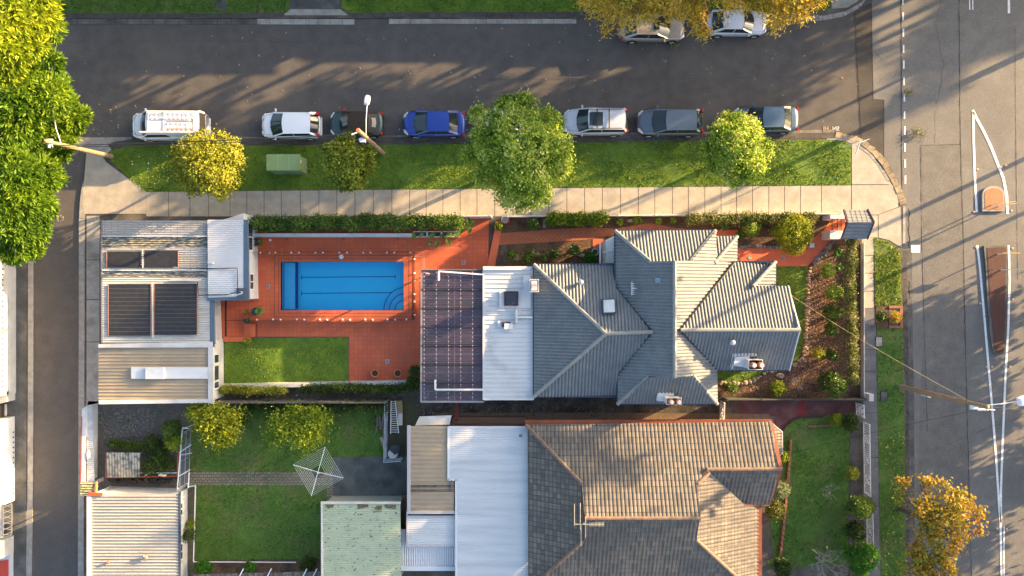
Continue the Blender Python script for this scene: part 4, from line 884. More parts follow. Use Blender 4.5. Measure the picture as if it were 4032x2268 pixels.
for u, v in ((420,1785),(550,1785),(548,1877),(420,1877),(698,1873)): build('post', MB().bar((*W(u,v,1.15)[:2],0), (*W(u,v,1.15)[:2],1.15), .06), wood_g, ch)
hs = thing('stone_retaining_wall', 'rough mossy stone wall below the coop', 'wall', W(560,1895)); rr = random.Random(4); rk = MB()
for i in range(46): rk.rock(W(430+i*5.8, 1892+rr.uniform(-8,8), .2), (.16,.14,.22), i)
build('stones', rk, stone_d, hs)
yl = thing('yellow_striped_roof', 'small mossy yellow and green corrugated canopy over the lane gate', 'canopy', W(345,1926))
build('roof', roof_face(MB(), [W(316,1898,2.2), W(376,1898,2.2), W(374,1952,2.1), W(316,1952,2.1)], 'x', .18, .035, 0, 1, 'corr'), mat('mossy_yellow',(.42,.38,.20),(.12,.13,.08),scale=5,fac=(.45,.6),rough=.9), yl)
build('edge_board', MB().prism(px2([(376,1898),(382,1898),(380,1946),(373,1946)],2.2),2.1,2.24), mat('orange_board',(.55,.22,.08),rough=.6), yl)
for u in (322,372): build('post', MB().bar((*W(u,1946,2.05)[:2],0), (*W(u,1946,2.05)[:2],2.05), .08), white, yl)
pl = MB(); pl.box(W(430,1936,.5), (1.4,.28,.3)); solo('pale_block', pl, mat('pale_tan',(.42,.36,.28),rough=.8), 'long pale block beside the white shed roof', 'block')
cr8 = thing('crate', 'small green plastic crate with red contents by the coop', 'crate', W(664,1843))
f = MB(); frame_rect(f, 649, 1834, 680, 1852, .4, .04); build('rim', f, mat('crate_green',(.35,.55,.45),rough=.5), cr8); build('contents', MB().box(W(664,1843,.25), (.45,.25,.15)), mat('dark_red',(.10,.02,.02),(.03,.04,.03),scale=9,rough=.8), cr8)
for (a_, b_, l) in (((570,1873),(615,1850),'pale plank leaning by the coop frame'),((550,1862),(700,1862),'thin metal tube lying across the vegetable bed')): solo('plank' if 'plank' in l else 'metal_tube', MB().bar(W(*a_,.9), W(*b_,.95), .08 if 'plank' in l else .05), steel_l, l, 'plank' if 'plank' in l else 'tube')
for i, u in enumerate((633,641,648,654)): solo('white_bottle', MB().lathe(W(u,1872-(4-i)*1.2,1.15), [(.06,0),(.06,.22),(.03,.27),(.03,.33),(0,.33)], 10), mat('bottle_pale',(.7,.66,.5),rough=.4), 'small pale bottle on the red rail, %s from the coop roof' % ['first','second','third','fourth'][i], 'bottle', group='pale bottles on the red rail')
hn = thing('handrail', 'short pinkish pipe handrail by the yellow canopy', 'rail', W(390,1890)); hb = MB()
for k in range(3): hb.bar(W(370,1896+k*5,.9), W(408,1880+k*5,.9), .03)
for k in range(4): hb.bar(W(372+k*11,1894-k*4,.9), W(372+k*11,1906-k*4,.9), .03)
build('rails', hb, mat('pink_pipe',(.6,.45,.42),rough=.5), hn)
# wire mesh and pipe frames
def mesh_fence(label, u0, v0, u1, v1, h, n, lean=0, name='wire_fence'):
    t = thing(name, label, 'wire fence', W((u0+u1)/2,(v0+v1)/2)); a = Vector(W(u0,v0)); b = Vector(W(u1,v1)); q_ = Vector((lean,0,0))
    f = MB(); 
    for z in (h, h*.5, .08): f.bar(a+Vector((0,0,z)), b+Vector((0,0,z)), .035)
    build('rail', f, steel, t)
    for k in range(n+1): p = a.lerp(b, k/n); build('post', MB().bar(p, p+Vector((0,0,h+.1))+q_, .045), steel, t)
    w = MB(); m = int((b-a).length/.10)
    for k in range(m): p = a.lerp(b, k/m); w.bar(p, p+Vector((0,0,h)), .006)
    for k in range(int(h/.10)): w.bar(a+Vector((0,0,.1*k)), b+Vector((0,0,.1*k)), .006)
    build('wire', w, steel, t); return t
mesh_fence('leaning wire mesh fence between rough yard and back lawn', 752, 1690, 745, 1905, 1.5, 4)
f = thing('yard_gateway', 'tall thin white pipe frame around the vegetable yard gate', 'pipe frame', W(712,1800))
fb = MB().bar(W(718,1690,1.6), W(698,1930,1.7), .06).bar(W(717,1684,1.6), W(745,1688,1.5), .06).bar(W(706,1782,1.6), W(752,1752,1.5), .05).bar(W(710,1792,1.6), W(757,1783,1.4), .03).bar(W(703,1875,1.6), W(748,1850,1.5), .06).bar(W(745,1860,1.4), W(741,1920,1.4), .06)
build('pipe', fb, steel_l, f)
for u, v in ((718,1690),(700,1925)): build('post', MB().bar((*W(u,v,1.6)[:2],0), (*W(u,v,1.6)[:2],1.6), .05), steel_l, f)
mesh_fence('tall wire mesh fence beside the ladder at the edge of the back lawn', 1527, 1575, 1524, 1800, 1.3, 4)
mesh_fence('short wire mesh gate along the top of the concrete slab', 1522, 1806, 1588, 1802, 1.1, 2)
pf = thing('pipe_edging', 'thin white pipe along the left and bottom edges of the back lawn', 'pipe rail', W(768,2100))
build('pipe', MB().bar(W(770,1912,.35), W(762,2210,.35), .06).bar(W(762,2212,.35), W(1165,2214,.35), .06).bar(W(745,1916,.35), W(770,1912,.35), .06), steel_l, pf)
# ladder and clutter
ld = thing('ladder', 'aluminium ladder lying beside the wire fence in the side yard', 'ladder', W(1552,1640,.3))
lb = MB(); lb.bar(W(1540,1578,.35), W(1538,1708,.35), .05).bar(W(1556,1578,.35), W(1570,1706,.35), .05); build('stile', lb, steel_l, ld)
for k in range(15): v = 1581+k*8.6; w = (v-1578)/130; build('rung', MB().bar(W(1540-2*w,v,.35), W(1556+14*w,v,.35), .035), steel_l, ld)
solo('door_panel', MB().prism(px2([(1556,1578),(1584,1578),(1585,1628),(1562,1630)],.25), .1, .25), mat('dull_yellow',(.28,.24,.10),(.2,.16,.09),scale=4), 'dull yellow board lying beside the ladder', 'board')
solo('door_panel', MB().prism(px2([(1566,1628),(1585,1628),(1584,1675),(1568,1675)],.25), .1, .25), white_r, 'pale white board lying beside the ladder, lower one', 'board')
rr = random.Random(12)
for i in range(11):
    u = 1482+rr.uniform(0,36); v = 1655+rr.uniform(-12,30); an_ = rr.uniform(-.25,.25); L = rr.uniform(.7,1.5); dx = math.sin(an_)*L*27; dy = L*27
    solo('timber_offcut', MB().bar(W(u-dx,v-dy*.8,.1+.04*i), W(u+dx,v+dy,.08+.04*i), .09, .05), wood_g, 'weathered grey timber in the loose pile by the wire fence', 'timber', 'weathered timbers piled by the wire fence')
solo('dead_log', MB().tube([W(1500,1720,.2), W(1512,1750,.2), W(1518,1780,.15), W(1516,1800,.1)], [.13,.12,.1,.05], 8), bark_p, 'dead log lying at the foot of the timber pile', 'log')
cvr = thing('covered_drum', 'round drum half covered by a dark sheet beside the slab', 'covered drum', W(1555,1775)); build('drum', MB().lathe(W(1553,1780), [(.36,0),(.38,.6),(.30,.72),(0,.74)], 18), white_r, cvr)
build('cover', MB().rock(W(1555,1770,.72), (.40,.36,.14), 7), mat('dark_tarp',(.04,.05,.06),rough=.7), cvr)
ch_ = thing('clothesline', 'square rotary clothesline over the cobble path and slab', 'clothesline', W(1256,1864))
cz = 2.0; ct = W(1252,1859,cz); build('mast', MB().tube([W(1256,1864,0), (ct[0],ct[1],cz+.1)], .04, 8), steel_l, ch_)
cor = [W(1280,1760,cz+.2), W(1352,1882,cz+.2), W(1226,1952,cz+.2), W(1155,1830,cz+.2)]
for c_ in cor: build('arm', MB().bar(ct, c_, .035), steel_l, ch_)
ln = MB(); cv_ = Vector(ct)
for k in range(8):
    fct = 1 - k*.095
    for i in range(4): a = cv_.lerp(Vector(cor[i]), fct); b = cv_.lerp(Vector(cor[(i+1)%4]), fct); ln.bar(a, b, .011)
build('line', ln, mat('line_pale',(.62,.66,.62),rough=.5), ch_)['kind'] = 'stuff'
pt = thing('potted_plant', 'small bright green round plant at the lower left of the concrete slab', 'potted plant', W(1328,1958)); build('pot', MB().lathe(W(1328,1958), [(.12,0),(.17,.22),(.14,.22)], 14), terra_p, pt)
bench = MB().box(W(1594,2010,.45), (.5,2.2,.06)); solo('garden_bench', bench.bar(W(1590,1975,0),W(1590,1975,.45),.06).bar(W(1598,1975,0),W(1598,1975,.45),.06).bar(W(1590,2040,0),W(1590,2040,.45),.06).bar(W(1598,2040,0),W(1598,2040,.45),.06), mat('rust_bench',(.10,.075,.05),(.2,.14,.08),scale=10), 'narrow brown bench between the mint shed and beige deck roof', 'bench')
bs = thing('boarded_shed_roof', 'grey boarded shed roof with pale battens below the back lawn', 'shed roof', W(1000,2290)); build('boards', roof_face(MB(), [W(760,2262,1.6), W(1262,2250,1.6), W(1262,2330,1.5), W(740,2330,1.5)], 'y', .2, .02, 0, 1, 'seam'), wood_g, bs)
bb = MB()
for u in (940,1050,1190,1230): bb.bar(W(u,2275,1.68), W(u+18,2240,1.68), .06)
build('batten', bb, steel_l, bs)
# property boundary fence under the frame line
def board_fence(name, label, pts, h, m, w=.06, posts=True, cat='fence'):
    P = [Vector(W(*p)) for p in pts]; c = (P[0]+P[-1])/2; t = thing(name, label, cat, c[:]); f = MB()
    for a, b in zip(P[:-1], P[1:]): f.bar(a+Vector((0,0,h/2)), b+Vector((0,0,h/2)), w, h)
    build('panel', f, m, t)
    if posts:
        for a, b in zip(P[:-1], P[1:]):
            n = max(1, int((b-a).length/2.4))
            for k in range(n+1): p = a.lerp(b, k/n); build('post', MB().bar(p, p+Vector((0,0,h+.04)), .11), m, t)
    return t
board_fence('boundary_fence', 'grey board fence between pool yard hedge and the back lawn', [(884,1572),(1530,1572)], 1.7, wood_g)
board_fence('boundary_fence', 'dark low fence between front garden and the red driveway', [(2850,1566),(3385,1566)], 1.0, mat('fence_dark',(.07,.075,.06),rough=.8))
board_fence('boundary_fence', 'white paling fence along the footpath hidden behind the pool hedge', [(1010,868),(1935,858)], 1.6, white)
board_fence('boundary_fence', 'low white fence along the footpath above the front garden', [(2000,856),(3290,846)], .9, white)
board_fence('garden_fence', 'white front fence behind the long flowering hedge', [(3390,960),(3390,1560)], .5, white_r)
# white gates and lattice fences of the neighbour
def lattice(name, label, p0, p1, h, motif, cat, n=None):
    a = Vector(W(*p0)); b = Vector(W(*p1)); t = thing(name, label, cat, ((a+b)/2)[:]); d = (b-a).normalized(); L = (b-a).length; U = Vector((0,0,1)); f = MB()
    f.bar(a+U*.12, b+U*.12, .05,.08).bar(a+U*h, b+U*h, .05,.08)
    for p in (a, b): f.bar(p+U*.05, p+U*(h+.03), .08)
    build('frame', f, white, t); n = n or int(L/.14); bars = MB()
    for k in range(1, n):
        p = a.lerp(b, k/n); bars.bar(p+U*.12, p+U*h, .035)
    build('bars', bars, white, t); m = MB()
    for c in motif:
        cx = a.lerp(b, c); e = .28; m.bar(cx-d*e+U*.2, cx+d*e+U*(h-.1), .05).bar(cx+d*e+U*.2, cx-d*e+U*(h-.1), .05)
        for s_ in (-1, 1): m.bar(cx+d*e*s_+U*.1, cx+d*e*s_+U*h, .06)
    if motif: build('cross_motif', m, white, t)
    return t
lattice('white_gate', 'white slatted gate across the alley end next to the tiled house corner', (2835,1578), (2833,1650), 1.15, (.35,.7), 'gate')
lattice('white_gate', 'white slatted gate where the red driveway meets the street', (3368,1586), (3370,1632), 1.25, (.35,.7), 'gate')
lattice('lattice_fence', 'long white lattice fence panel by the dark footpath, upper one', (3397,1662), (3401,1938), 1.0, (.22,.5,.8), 'fence')
lattice('lattice_fence', 'shorter white lattice fence panel lower on the dark footpath, behind the shrubs', (3408,1975), (3412,2150), 1.0, (.6,), 'fence')
wl = MB(); a = W(3406,1568); b = W(3412,1570)
solo('gate_pillar', MB().prism(px2([(3398,1545),(3416,1545),(3416,1572),(3398,1572)]), 0, .9), white_r, 'short white pillar at street end of the boundary between the two properties', 'pillar')
be = MB()
for i in range(9): be.box(W(3190+i*18,1678-i*.9,.06), (.30,.12,.10), .03)
solo('brick_edge', be, brickr, 'short row of orange edging bricks on the neighbour lawn', 'brick edging')
be = MB()
for i in range(22): k = i/21; be.box(W(3113-k*30-(10*k*k),1740+k*440,.12), (.16,.34,.2))
solo('brick_edge', be, brickr, 'orange brick edging down the left side of the neighbour lawn', 'brick edging')
dk_ = MB(); P = px2([(3058,1735),(3075,1700),(3095,1672),(3125,1650),(3160,1642),(3240,1640)]); ribbon(dk_, P, .12, .10); solo('kerb_edge', dk_, mat('dark_red_kerb',(.05,.016,.014),rough=.7), 'curved dark red kerb where driveway meets neighbour lawn', 'edging')
# entrance gate portico at the corner
gp = thing('gate_portico', 'white gate shelter with small grey tiled gable roof at the front corner of the garden', 'gate shelter', W(3360,890))
zr = 3.0
P_ = [W(3325,846,2.55), W(3416,822,2.55), W(3442,874,3.1), W(3337,876,3.1)]
lc = mat('portico_pale', (.40,.38,.33), (.33,.31,.27), scale=3, rough=.7)
rf2 = MB(); roof_face(rf2, [W(3323,826,2.55), W(3416,826,2.55), W(3442,874,3.05), W(3337,876,3.05)], 'x', .23, .02, .02, .33); roof_face(rf2, [W(3337,876,3.05), W(3442,874,3.05), W(3417,940,2.5), W(3314,940,2.5)], 'x', .23, .02, .02, .33); pr = build('roof', rf2, tile_b, gp)
bb = MB(); A1, A2, A3 = Vector(W(3416,824,2.55)), Vector(W(3442,874,3.05)), Vector(W(3415,942,2.5)); bb.bar(A1,A2,.06,.14).bar(A2,A3,.06,.14); B1, B2, B3 = Vector(W(3322,826,2.55)), Vector(W(3336,876,3.05)), Vector(W(3312,941,2.5)); bb.bar(B1,B2,.06,.14).bar(B2,B3,.06,.14); build('barge_board', bb, mat('plum_trim',(.07,.03,.05),rough=.5), gp)
for u0, v0, u1, v1, h in ((3270,845,3325,861,1.4),(3268,908,3320,941,1.4),(3390,908,3412,940,2.4),(3390,845,3412,862,2.4)): build('pillar', MB().prism(px2([(u0+0,v0),(u1,v0),(u1,v1),(u0,v1)],h), 0, h), white, gp)
gg = MB(); 
for k in range(8): gg.bar(W(3275+0*k,864+k*5.6,1.1), W(3312,861+k*5.8,1.1), .025,.02)
gg.bar(W(3276,862,1.1), W(3276,908,1.1), .04).bar(W(3298,861,1.1), W(3296,908,1.1), .04).bar(W(3312,860,1.1), W(3312,906,1.1), .04); build('gate', gg, black, gp)
# ---- white building on the far left
lb = thing('white_warehouse', 'tall white walled building on the left edge with rows of small vents', 'building', W(20,1300))
xw = W(60,0)[0]; house_walls(lb, [(xw-9,W(0,985)[1]), (xw,W(0,985)[1]), (xw,W(0,1548)[1]), (xw-9,W(0,1548)[1])], 4.2, white_r)
vn = MB()
for k in range(26):
    y = W(0,1000+k*20.5)[1]; vn.box((xw+.012,y,1.30),(.03,.10,.12))
build('vent_slot', vn, black, lb); build('wall_band', MB().box((xw+.03, (W(0,985)[1]+W(0,1548)[1])/2, .35), (.06, W(0,985)[1]-W(0,1548)[1], .7)), white_r, lb)
l2 = thing('white_workshop', 'second white building on the left edge, below the dark doorway recess', 'building', W(20,1800))
xw2 = W(58,0)[0]; house_walls(l2, [(xw2-9,W(0,1640)[1]), (xw2,W(0,1640)[1]), (xw2,W(0,1970)[1]), (xw2-9,W(0,2010)[1])], 4.4, white)
vn = MB()
for k in range(13): vn.box((xw2+.012,W(0,1700+k*20)[1],.16),(.03,.10,.12))
build('vent_slot', vn, black, l2)
build('steps', MB().prism(px2([(0,1548),(60,1535),(60,1575),(0,1590)]),0,.9).prism(px2([(0,1592),(28,1590),(28,1635),(0,1640)]),0,.2), white_r, lb)
solo('doorway_recess', MB().prism(px2([(-60,1575),(25,1575),(25,1640),(-60,1640)]),0,1.5), mat('recess_shade',(.04,.036,.034),rough=.8), 'solid block coloured as the shaded recess with steps between the two white buildings on the left edge', 'doorway')  # solid block; the shade of the recess is put into its dark colour
fm = thing('canopy_frame', 'dark metal truss frame with canvas below the second white building', 'frame', W(25,2050)); tm = MB().bar(W(44,1980,1.6), W(44,2105,1.6), .08).bar(W(10,1985,2.4), W(10,2110,2.4), .08)
for k in range(6): tm.bar(W(10,1985+k*24,2.4), W(44,1997+k*22,1.6), .04).bar(W(44,1985+k*22,1.6), W(10,2000+k*22,2.4), .04)
build('truss', tm, mat('frame_grey',(.10,.11,.13),rough=.5), fm); build('canvas', MB().prism(px2([(-60,1985),(8,1990),(6,2115),(-60,2120)],2.3),2.2,2.32), mat('canvas',(.62,.55,.46),rough=.8), fm); build('floor', MB().prism(px2([(-60,1985),(50,1985),(50,2110),(-60,2110)]),0,.05), conc_d, fm)
l3 = thing('white_annex', 'white parapet building with red panel at the bottom left corner', 'building', W(20,2200)); house_walls(l3, px2([(-80,2115),(54,2108),(54,2175),(-80,2215)]), 1.1, white_r); build('lower_wall', MB().prism(px2([(-80,2216),(53,2176),(53,2320),(-80,2320)]), 0, .3), mat('annex_blue',(.45,.48,.53),rough=.6), l3); build('red_panel', MB().prism(px2([(-80,2222),(32,2204),(32,2320),(-80,2320)],.35), .3, .36), mat('annex_red',(.42,.05,.03),rough=.6), l3)
solo('white_edge_wall', MB().prism(px2([(-60,840),(10,850),(60,960),(60,984),(-60,984)]),0,.6), white_r, 'pale low wall below the feathery trees at the left edge', 'wall')

# ---------------------------------------------------------------- road markings
rm = MB()
for v0, v1 in ((-15,18),(49,80),(113,145),(177,208),(239,271),(304,336),(369,400),(438,468),(497,530),(563,597),(628,660),(691,724)):
    u = 3553 + (v0*.014); rm.poly([W(u-2.5+2,v0,ZR+.021), W(u-2.5+2,v1,ZR+.021), W(u+5.5,v1,ZR+.021), W(u+5.5,v0,ZR+.021)])
struct('edge_line_dashes', rm, linem)
def linep(name, pts, w): return struct(name, ribbon(MB(), px2(pts), w, ZR+.021), linem)
linep('lane_line', [(3837,440),(3838,560),(3843,700),(3850,835)], .17)
linep('lane_line_curve', [(3834,432),(3850,465),(3880,520),(3908,580),(3935,650),(3955,700),(3968,770),(3972,842)], .20)
linep('median_line', [(3852,965),(3862,1050),(3880,1250),(3897,1450),(3912,1620),(3926,1800),(3938,1990),(3944,2060),(3948,2300)], .16)
linep('median_line', [(3976,965),(3980,1100),(3974,1300),(3965,1450),(3958,1600),(3950,1800),(3945,1940),(3946,2060)], .16)
linep('centre_line', [(3958,2075),(3957,2180),(3958,2300)], .10)
linep('turn_line', [(3821,-80),(3822,36)], .09); linep('turn_line', [(3833,-80),(3834,36)], .09); linep('turn_line', [(3976,-80),(3977,50)], .17)
# concrete islands
is1 = thing('traffic_island', 'small round ended brick traffic island in the intersection', 'traffic island', W(3912,785,ZR)); a_ = [(3868,832),(3955,832),(3955,765)] + [(3911+44*math.cos(t),765-33*math.sin(t)) for t in np.linspace(0.1,math.pi-.1,12)] + [(3867,765)]
build('kerb', MB().prism(px2(a_), ZR, .03), conc, is1); a_ = [(3877,824),(3947,824),(3948,766)] + [(3912+36*math.cos(t),766-25*math.sin(t)) for t in np.linspace(0.1,math.pi-.1,12)] + [(3876,766)]; build('paving', MB().prism(px2(a_), .02, .045), isl_b, is1)
is2 = thing('median_island', 'long narrow red brick median island between the white lines', 'median island', W(3930,1180,ZR)); a_ = [(3873,968),(3966,968),(3964,1100),(3962,1300),(3956,1370)] + [(3932+24*math.cos(t),1372+26*math.sin(t)) for t in np.linspace(0,math.pi,10)] + [(3900,1330),(3888,1200),(3880,1050)]
build('kerb', MB().prism(px2(a_), ZR, .03), conc_d, is2); a_ = [(3884,976),(3959,974),(3958,1100),(3955,1300),(3949,1370)] + [(3932+17*math.cos(t),1371+19*math.sin(t)) for t in np.linspace(0,math.pi,10)] + [(3910,1330),(3898,1200),(3890,1050)]; build('paving', MB().prism(px2(a_), .02, .045), isl_r, is2)
def sign_post(name, label, base, top_z, plate, m, cat='road sign', face=None):
    t = thing(name, label, cat, W(*base)); b = Vector(W(*base)); build('post', MB().tube([b, b+Vector((0,0,top_z))], .038, 8), steel_l, t)
    w, h, az = plate; pl = MB().box(b+Vector((0,0,top_z-h/2)), (w,.03,h), az); build('plate', pl, m, t); return t
sign_post('road_sign', 'yellow keep-left sign with red tip, on the small brick island', (3902,808), 1.75, (1.15,.42,R(8)), yellow)
sign_post('road_sign', 'yellow narrow sign behind the first one on the small brick island', (3930,812), 1.6, (.5,.4,R(10)), yellow)
sign_post('road_sign', 'yellow topped sign at the upper end of the long median island', (3926,1000), 1.5, (1.2,.35,R(0)), yellow)
sign_post('road_sign', 'thin pale pole with sign leaning over the long median island', (3940,1063), 3.2, (.45,.4,R(30)), mat('sign_back',(.5,.52,.55),rough=.4,metal=.3))
t = thing('street_sign', 'square white topped sign on a thin pole over the small kerbside lawn', 'street sign', W(3520,988)); b = Vector(W(3520,988)); build('pole', MB().tube([b, b+Vector((0,0,2.75))], .035, 8), mat('pole_tan',(.42,.36,.26),rough=.5), t); build('plate', MB().box(b+Vector((.0,0,2.78)), (.60,.52,.04)), white, t)
t = thing('street_name_sign', 'thin corner pole with two narrow blades on the grass by the corner', 'street sign', W(3318,582)); b = Vector(W(3318,582)); build('pole', MB().tube([b, b+Vector((0,0,2.6))], .035, 8), steel_l, t); build('blade', MB().box(b+Vector((-.1,-.5,2.5)), (.9,.03,.16), R(70)), steel_l, t); build('blade', MB().box(b+Vector((.35,.0,2.3)), (.9,.03,.16), R(20)), steel_l, t)
for i, (u, v) in enumerate(((3849,666),(3941,658),(3961,652),(3836,834),(3983,829),(3844,973),(3987,977),(3860,1195),(3988,1177),(3886,1444),(3907,1444),(3956,1443),(3977,1443),(3928,2083),(3964,2084))):
    solo('road_stud', MB().box(W(u,v,ZR+.03), (.13,.11,.05)), mat('stud_pale',(.62,.42,.25),rough=.5), 'small square orange reflector stud beside a white line, %s' % ['left of the curved line','just left of curve line','just right of curve line','at lower end of the straight line','right of the small island','top left of the median island','top right of the median island','left of the median island middle','right of the median island middle','far left in row below the median','second in row below the median','third in row below the median','far right in row below the median','left of where the lines meet','right of where the lines meet'][i], 'reflector', group='small orange reflector studs along the lines')
# chalk letters on the road
def text(name, s, u, v, size, m, parent=None, z=ZR+.022, rz=0, mirror=False, loc=None, rx=0):
    c = bpy.data.curves.new(name, 'FONT'); c.body = s; c.size = size; c.extrude = .002; c.align_x = 'CENTER'; c.align_y = 'CENTER'
    o = bpy.data.objects.new(name, c); C.objects.link(o); dg = bpy.context.evaluated_depsgraph_get(); me = bpy.data.meshes.new_from_object(o.evaluated_get(dg)); C.objects.unlink(o); bpy.data.objects.remove(o)
    o = bpy.data.objects.new(name, me); C.objects.link(o); me.materials.append(m); o.location = loc or W(u,v,z); o.rotation_euler = (rx,0,rz)
    if mirror: o.scale.x = -1
    if parent: o.parent = parent
    return o
tag(text('chalk_letters', 'HI', 3252, 506, .42, mat('yellow_chalk',(.55,.38,.12),rough=.9), mirror=True), 'faded yellow letters sprayed on the road near the corner kerb', 'road letters')
tag(text('chalk_letters', 'SN', 3291, 507, .42, mat('white_chalk',(.7,.7,.7),rough=.9), mirror=True), 'white letters sprayed on the road near the corner kerb', 'road letters')
mh = thing('manhole_cover', 'round worn manhole cover in the lane near the feathery trees', 'manhole cover', W(236,861,ZR)); build('lid', MB().lathe(W(236,861,ZR+.008), [(0,.02),(.27,.02),(.28,0)], 24), mat('manhole',(.22,.20,.17),(.12,.11,.10),scale=8,rough=.7), mh)
hh = MB()
for k in range(6): hh.bar(W(236,861,ZR+.03), (W(236,861)[0]+.26*math.cos(k*math.pi/3), W(236,861)[1]+.26*math.sin(k*math.pi/3), ZR+.03), .02, .01)
build('rib', hh, dark, mh)
for u, v, l in ((3461,1345,'pale grey utility pit lid at the top of the dark kerbside lawn'),(3480,1560,'darker sunken utility pit lid in the kerbside lawn below the big pole')):
    t = thing('pit_lid', l, 'pit lid', W(u,v)); build('lid', MB().box(W(u,v,.03), (.44,.68,.05)), conc if v < 1400 else conc_d, t); build('frame', MB().bar(W(u-12.5,v-19,.03),W(u-12.5,v+19,.03),.04).bar(W(u+12.5,v-19,.03),W(u+12.5,v+19,.03),.04).bar(W(u-12.5,v-19,.03),W(u+12.5,v-19,.03),.04).bar(W(u-12.5,v+19,.03),W(u+12.5,v+19,.03),.04), dark, t)
pb = thing('kerb_planter', 'square brick edged planter bed by the road with a round orange shrub', 'planter bed', W(3500,1248)); build('brick_border', MB().prism(px2([(3498,1203),(3550,1203),(3551,1214),(3498,1214)]),0,.12).prism(px2([(3540,1215),(3552,1215),(3553,1290),(3541,1290)]),0,.12).prism(px2([(3498,1282),(3540,1282),(3540,1291),(3498,1291)]),0,.12), brickr, pb); build('soil', MB().prism(px2([(3448,1205),(3497,1205),(3497,1292),(3450,1292)]),0,.05), mulch, pb); build('slab', MB().prism(px2([(3499,1215),(3539,1215),(3539,1281),(3499,1281)]),0,.06), conc_d, pb)
for i, s in enumerate(((2056,877,.30,.22),(2144,880,.13,.36))):
    pass
solo('stone_trough', MB().box(W(2143,880,.25), (.24,.62,.5)), mat('trough_grey',(.20,.20,.22),rough=.7), 'upright dark grey stone trough in the bed above the brick path', 'trough')
pot3 = thing('garden_pot', 'white oval tub with red saucer by the terrace edge', 'garden pot', W(1988,865)); build('tub', MB().lathe(W(1988,866), [(.2,0),(.26,.35),(.22,.35),(.2,.1),(0,.1)], 18), white_r, pot3); build('saucer', MB().lathe(W(1996,870), [(0,.04),(.24,.04),(.26,.07)], 18), mat('saucer_red',(.4,.05,.04),rough=.5), pot3)
solo('hose_reel', MB().lathe(W(2343,992,.06), [(.18,0),(.22,.06),(.26,.06),(.26,0),(.22,-.02)], 22), mat('hose_teal',(.35,.55,.50),rough=.5), 'round coiled pale green hose beside the house downpipe', 'hose')
for u, v, l in ((1480,1467,'left'),(1570,1467,'right')):
    t = thing('terracotta_pot', 'empty round terracotta pot on the terrace, the %s of two' % l, 'pot', W(u,v,.02), group='two empty terracotta pots'); build('pot', MB().lathe(W(u,v,.02), [(.17,0),(.25,.40),(.28,.42),(.28,.47),(.235,.47),(.22,.38)], 26), terra_p, t); build('soil', MB().lathe(W(u,v,.02), [(.23,.34),(0,.35)], 20), mat('pot_soil',(.05,.03,.02),(.09,.05,.03),scale=14), t)
t = thing('garden_lantern', 'small square lamp post in the red front path by the yellow bush', 'garden light', W(3198,966)); build('post', MB().box(W(3190,964,.25), (.1,.1,.5)), navy, t); build('lamp_head', MB().box(W(3197,966,.6), (.30,.30,.1)), mat('lamp_glass',(.45,.55,.55),rough=.3), t)
for u, v, l in ((2951,1014,'nearest the house'),(3083,1014,'further right')):
    tm_ = MB(); x, y, _ = W(u,v); tm_.prism([(x+.2*math.cos(k*math.pi/2), y+.2*math.sin(k*math.pi/2)) for k in range(4)], .015, .04); solo('diamond_tile', tm_, mat('tile_mosaic',(.35,.36,.30),(.15,.13,.11),scale=12), 'grey diamond inset tile in the red front path, %s' % l, 'inset tile')
solo('deck_light', MB().lathe(W(1064,945,.02), [(0,.08),(.08,.08),(.1,0)], 14), white, 'round white deck light by the dark pot at the pool corner', 'deck light')
for u, l in ((1129,'left'),(1352,'middle'),(1567,'right')): solo('wall_light', MB().lathe(W(u,941,.02), [(0,.05),(.07,.05),(.08,0)], 12), mat('dark_light',(.1,.08,.07),rough=.5), 'small dark light at the foot of the white planter wall, %s of three' % l, 'deck light', group='small dark lights along the planter wall')

# kiosk
ks = thing('utility_kiosk', 'pale green metal utility cabinet on the verge between two street trees', 'utility cabinet', W(1120,645))
kz = 1.7; K = px2([(1049,607),(1181,607),(1181,671),(1049,671)], kz); x0,y1 = K[0]; x1,y0 = K[2]
build('cabinet', MB().prism([(x0+.06,y0+.06),(x1-.06,y0+.06),(x1-.06,y1-.06),(x0+.06,y1-.06)], 0.08, kz-.06), greenbox, ks)
rf = MB(); rf.prism([(x0,y0),(x1,y0),(x1,y1),(x0,y1)], kz-.08, kz)
tp = build('roof', rf, greenbox, ks); sm_ = MB()
for f_ in (.34,.66): sm_.box((x0+(x1-x0)*f_, (y0+y1)/2, kz+.006), (.025, y1-y0, .012))
build('roof_seam', sm_, mat('kiosk_seam',(.28,.36,.2),rough=.5), tp); build('base', MB().prism([(x0,y0),(x1,y0),(x1,y1),(x0,y1)], 0, .08), conc, ks)
for f_ in (.25,.75): build('door', MB().box((x0+(x1-x0)*f_, y0+.045, .85), ((x1-x0)*.46, .03, 1.35)), greenbox, ks)
build('notice', MB().box((x1-.05, y1-.45, 1.3), (.02,.22,.3)), white, ks)

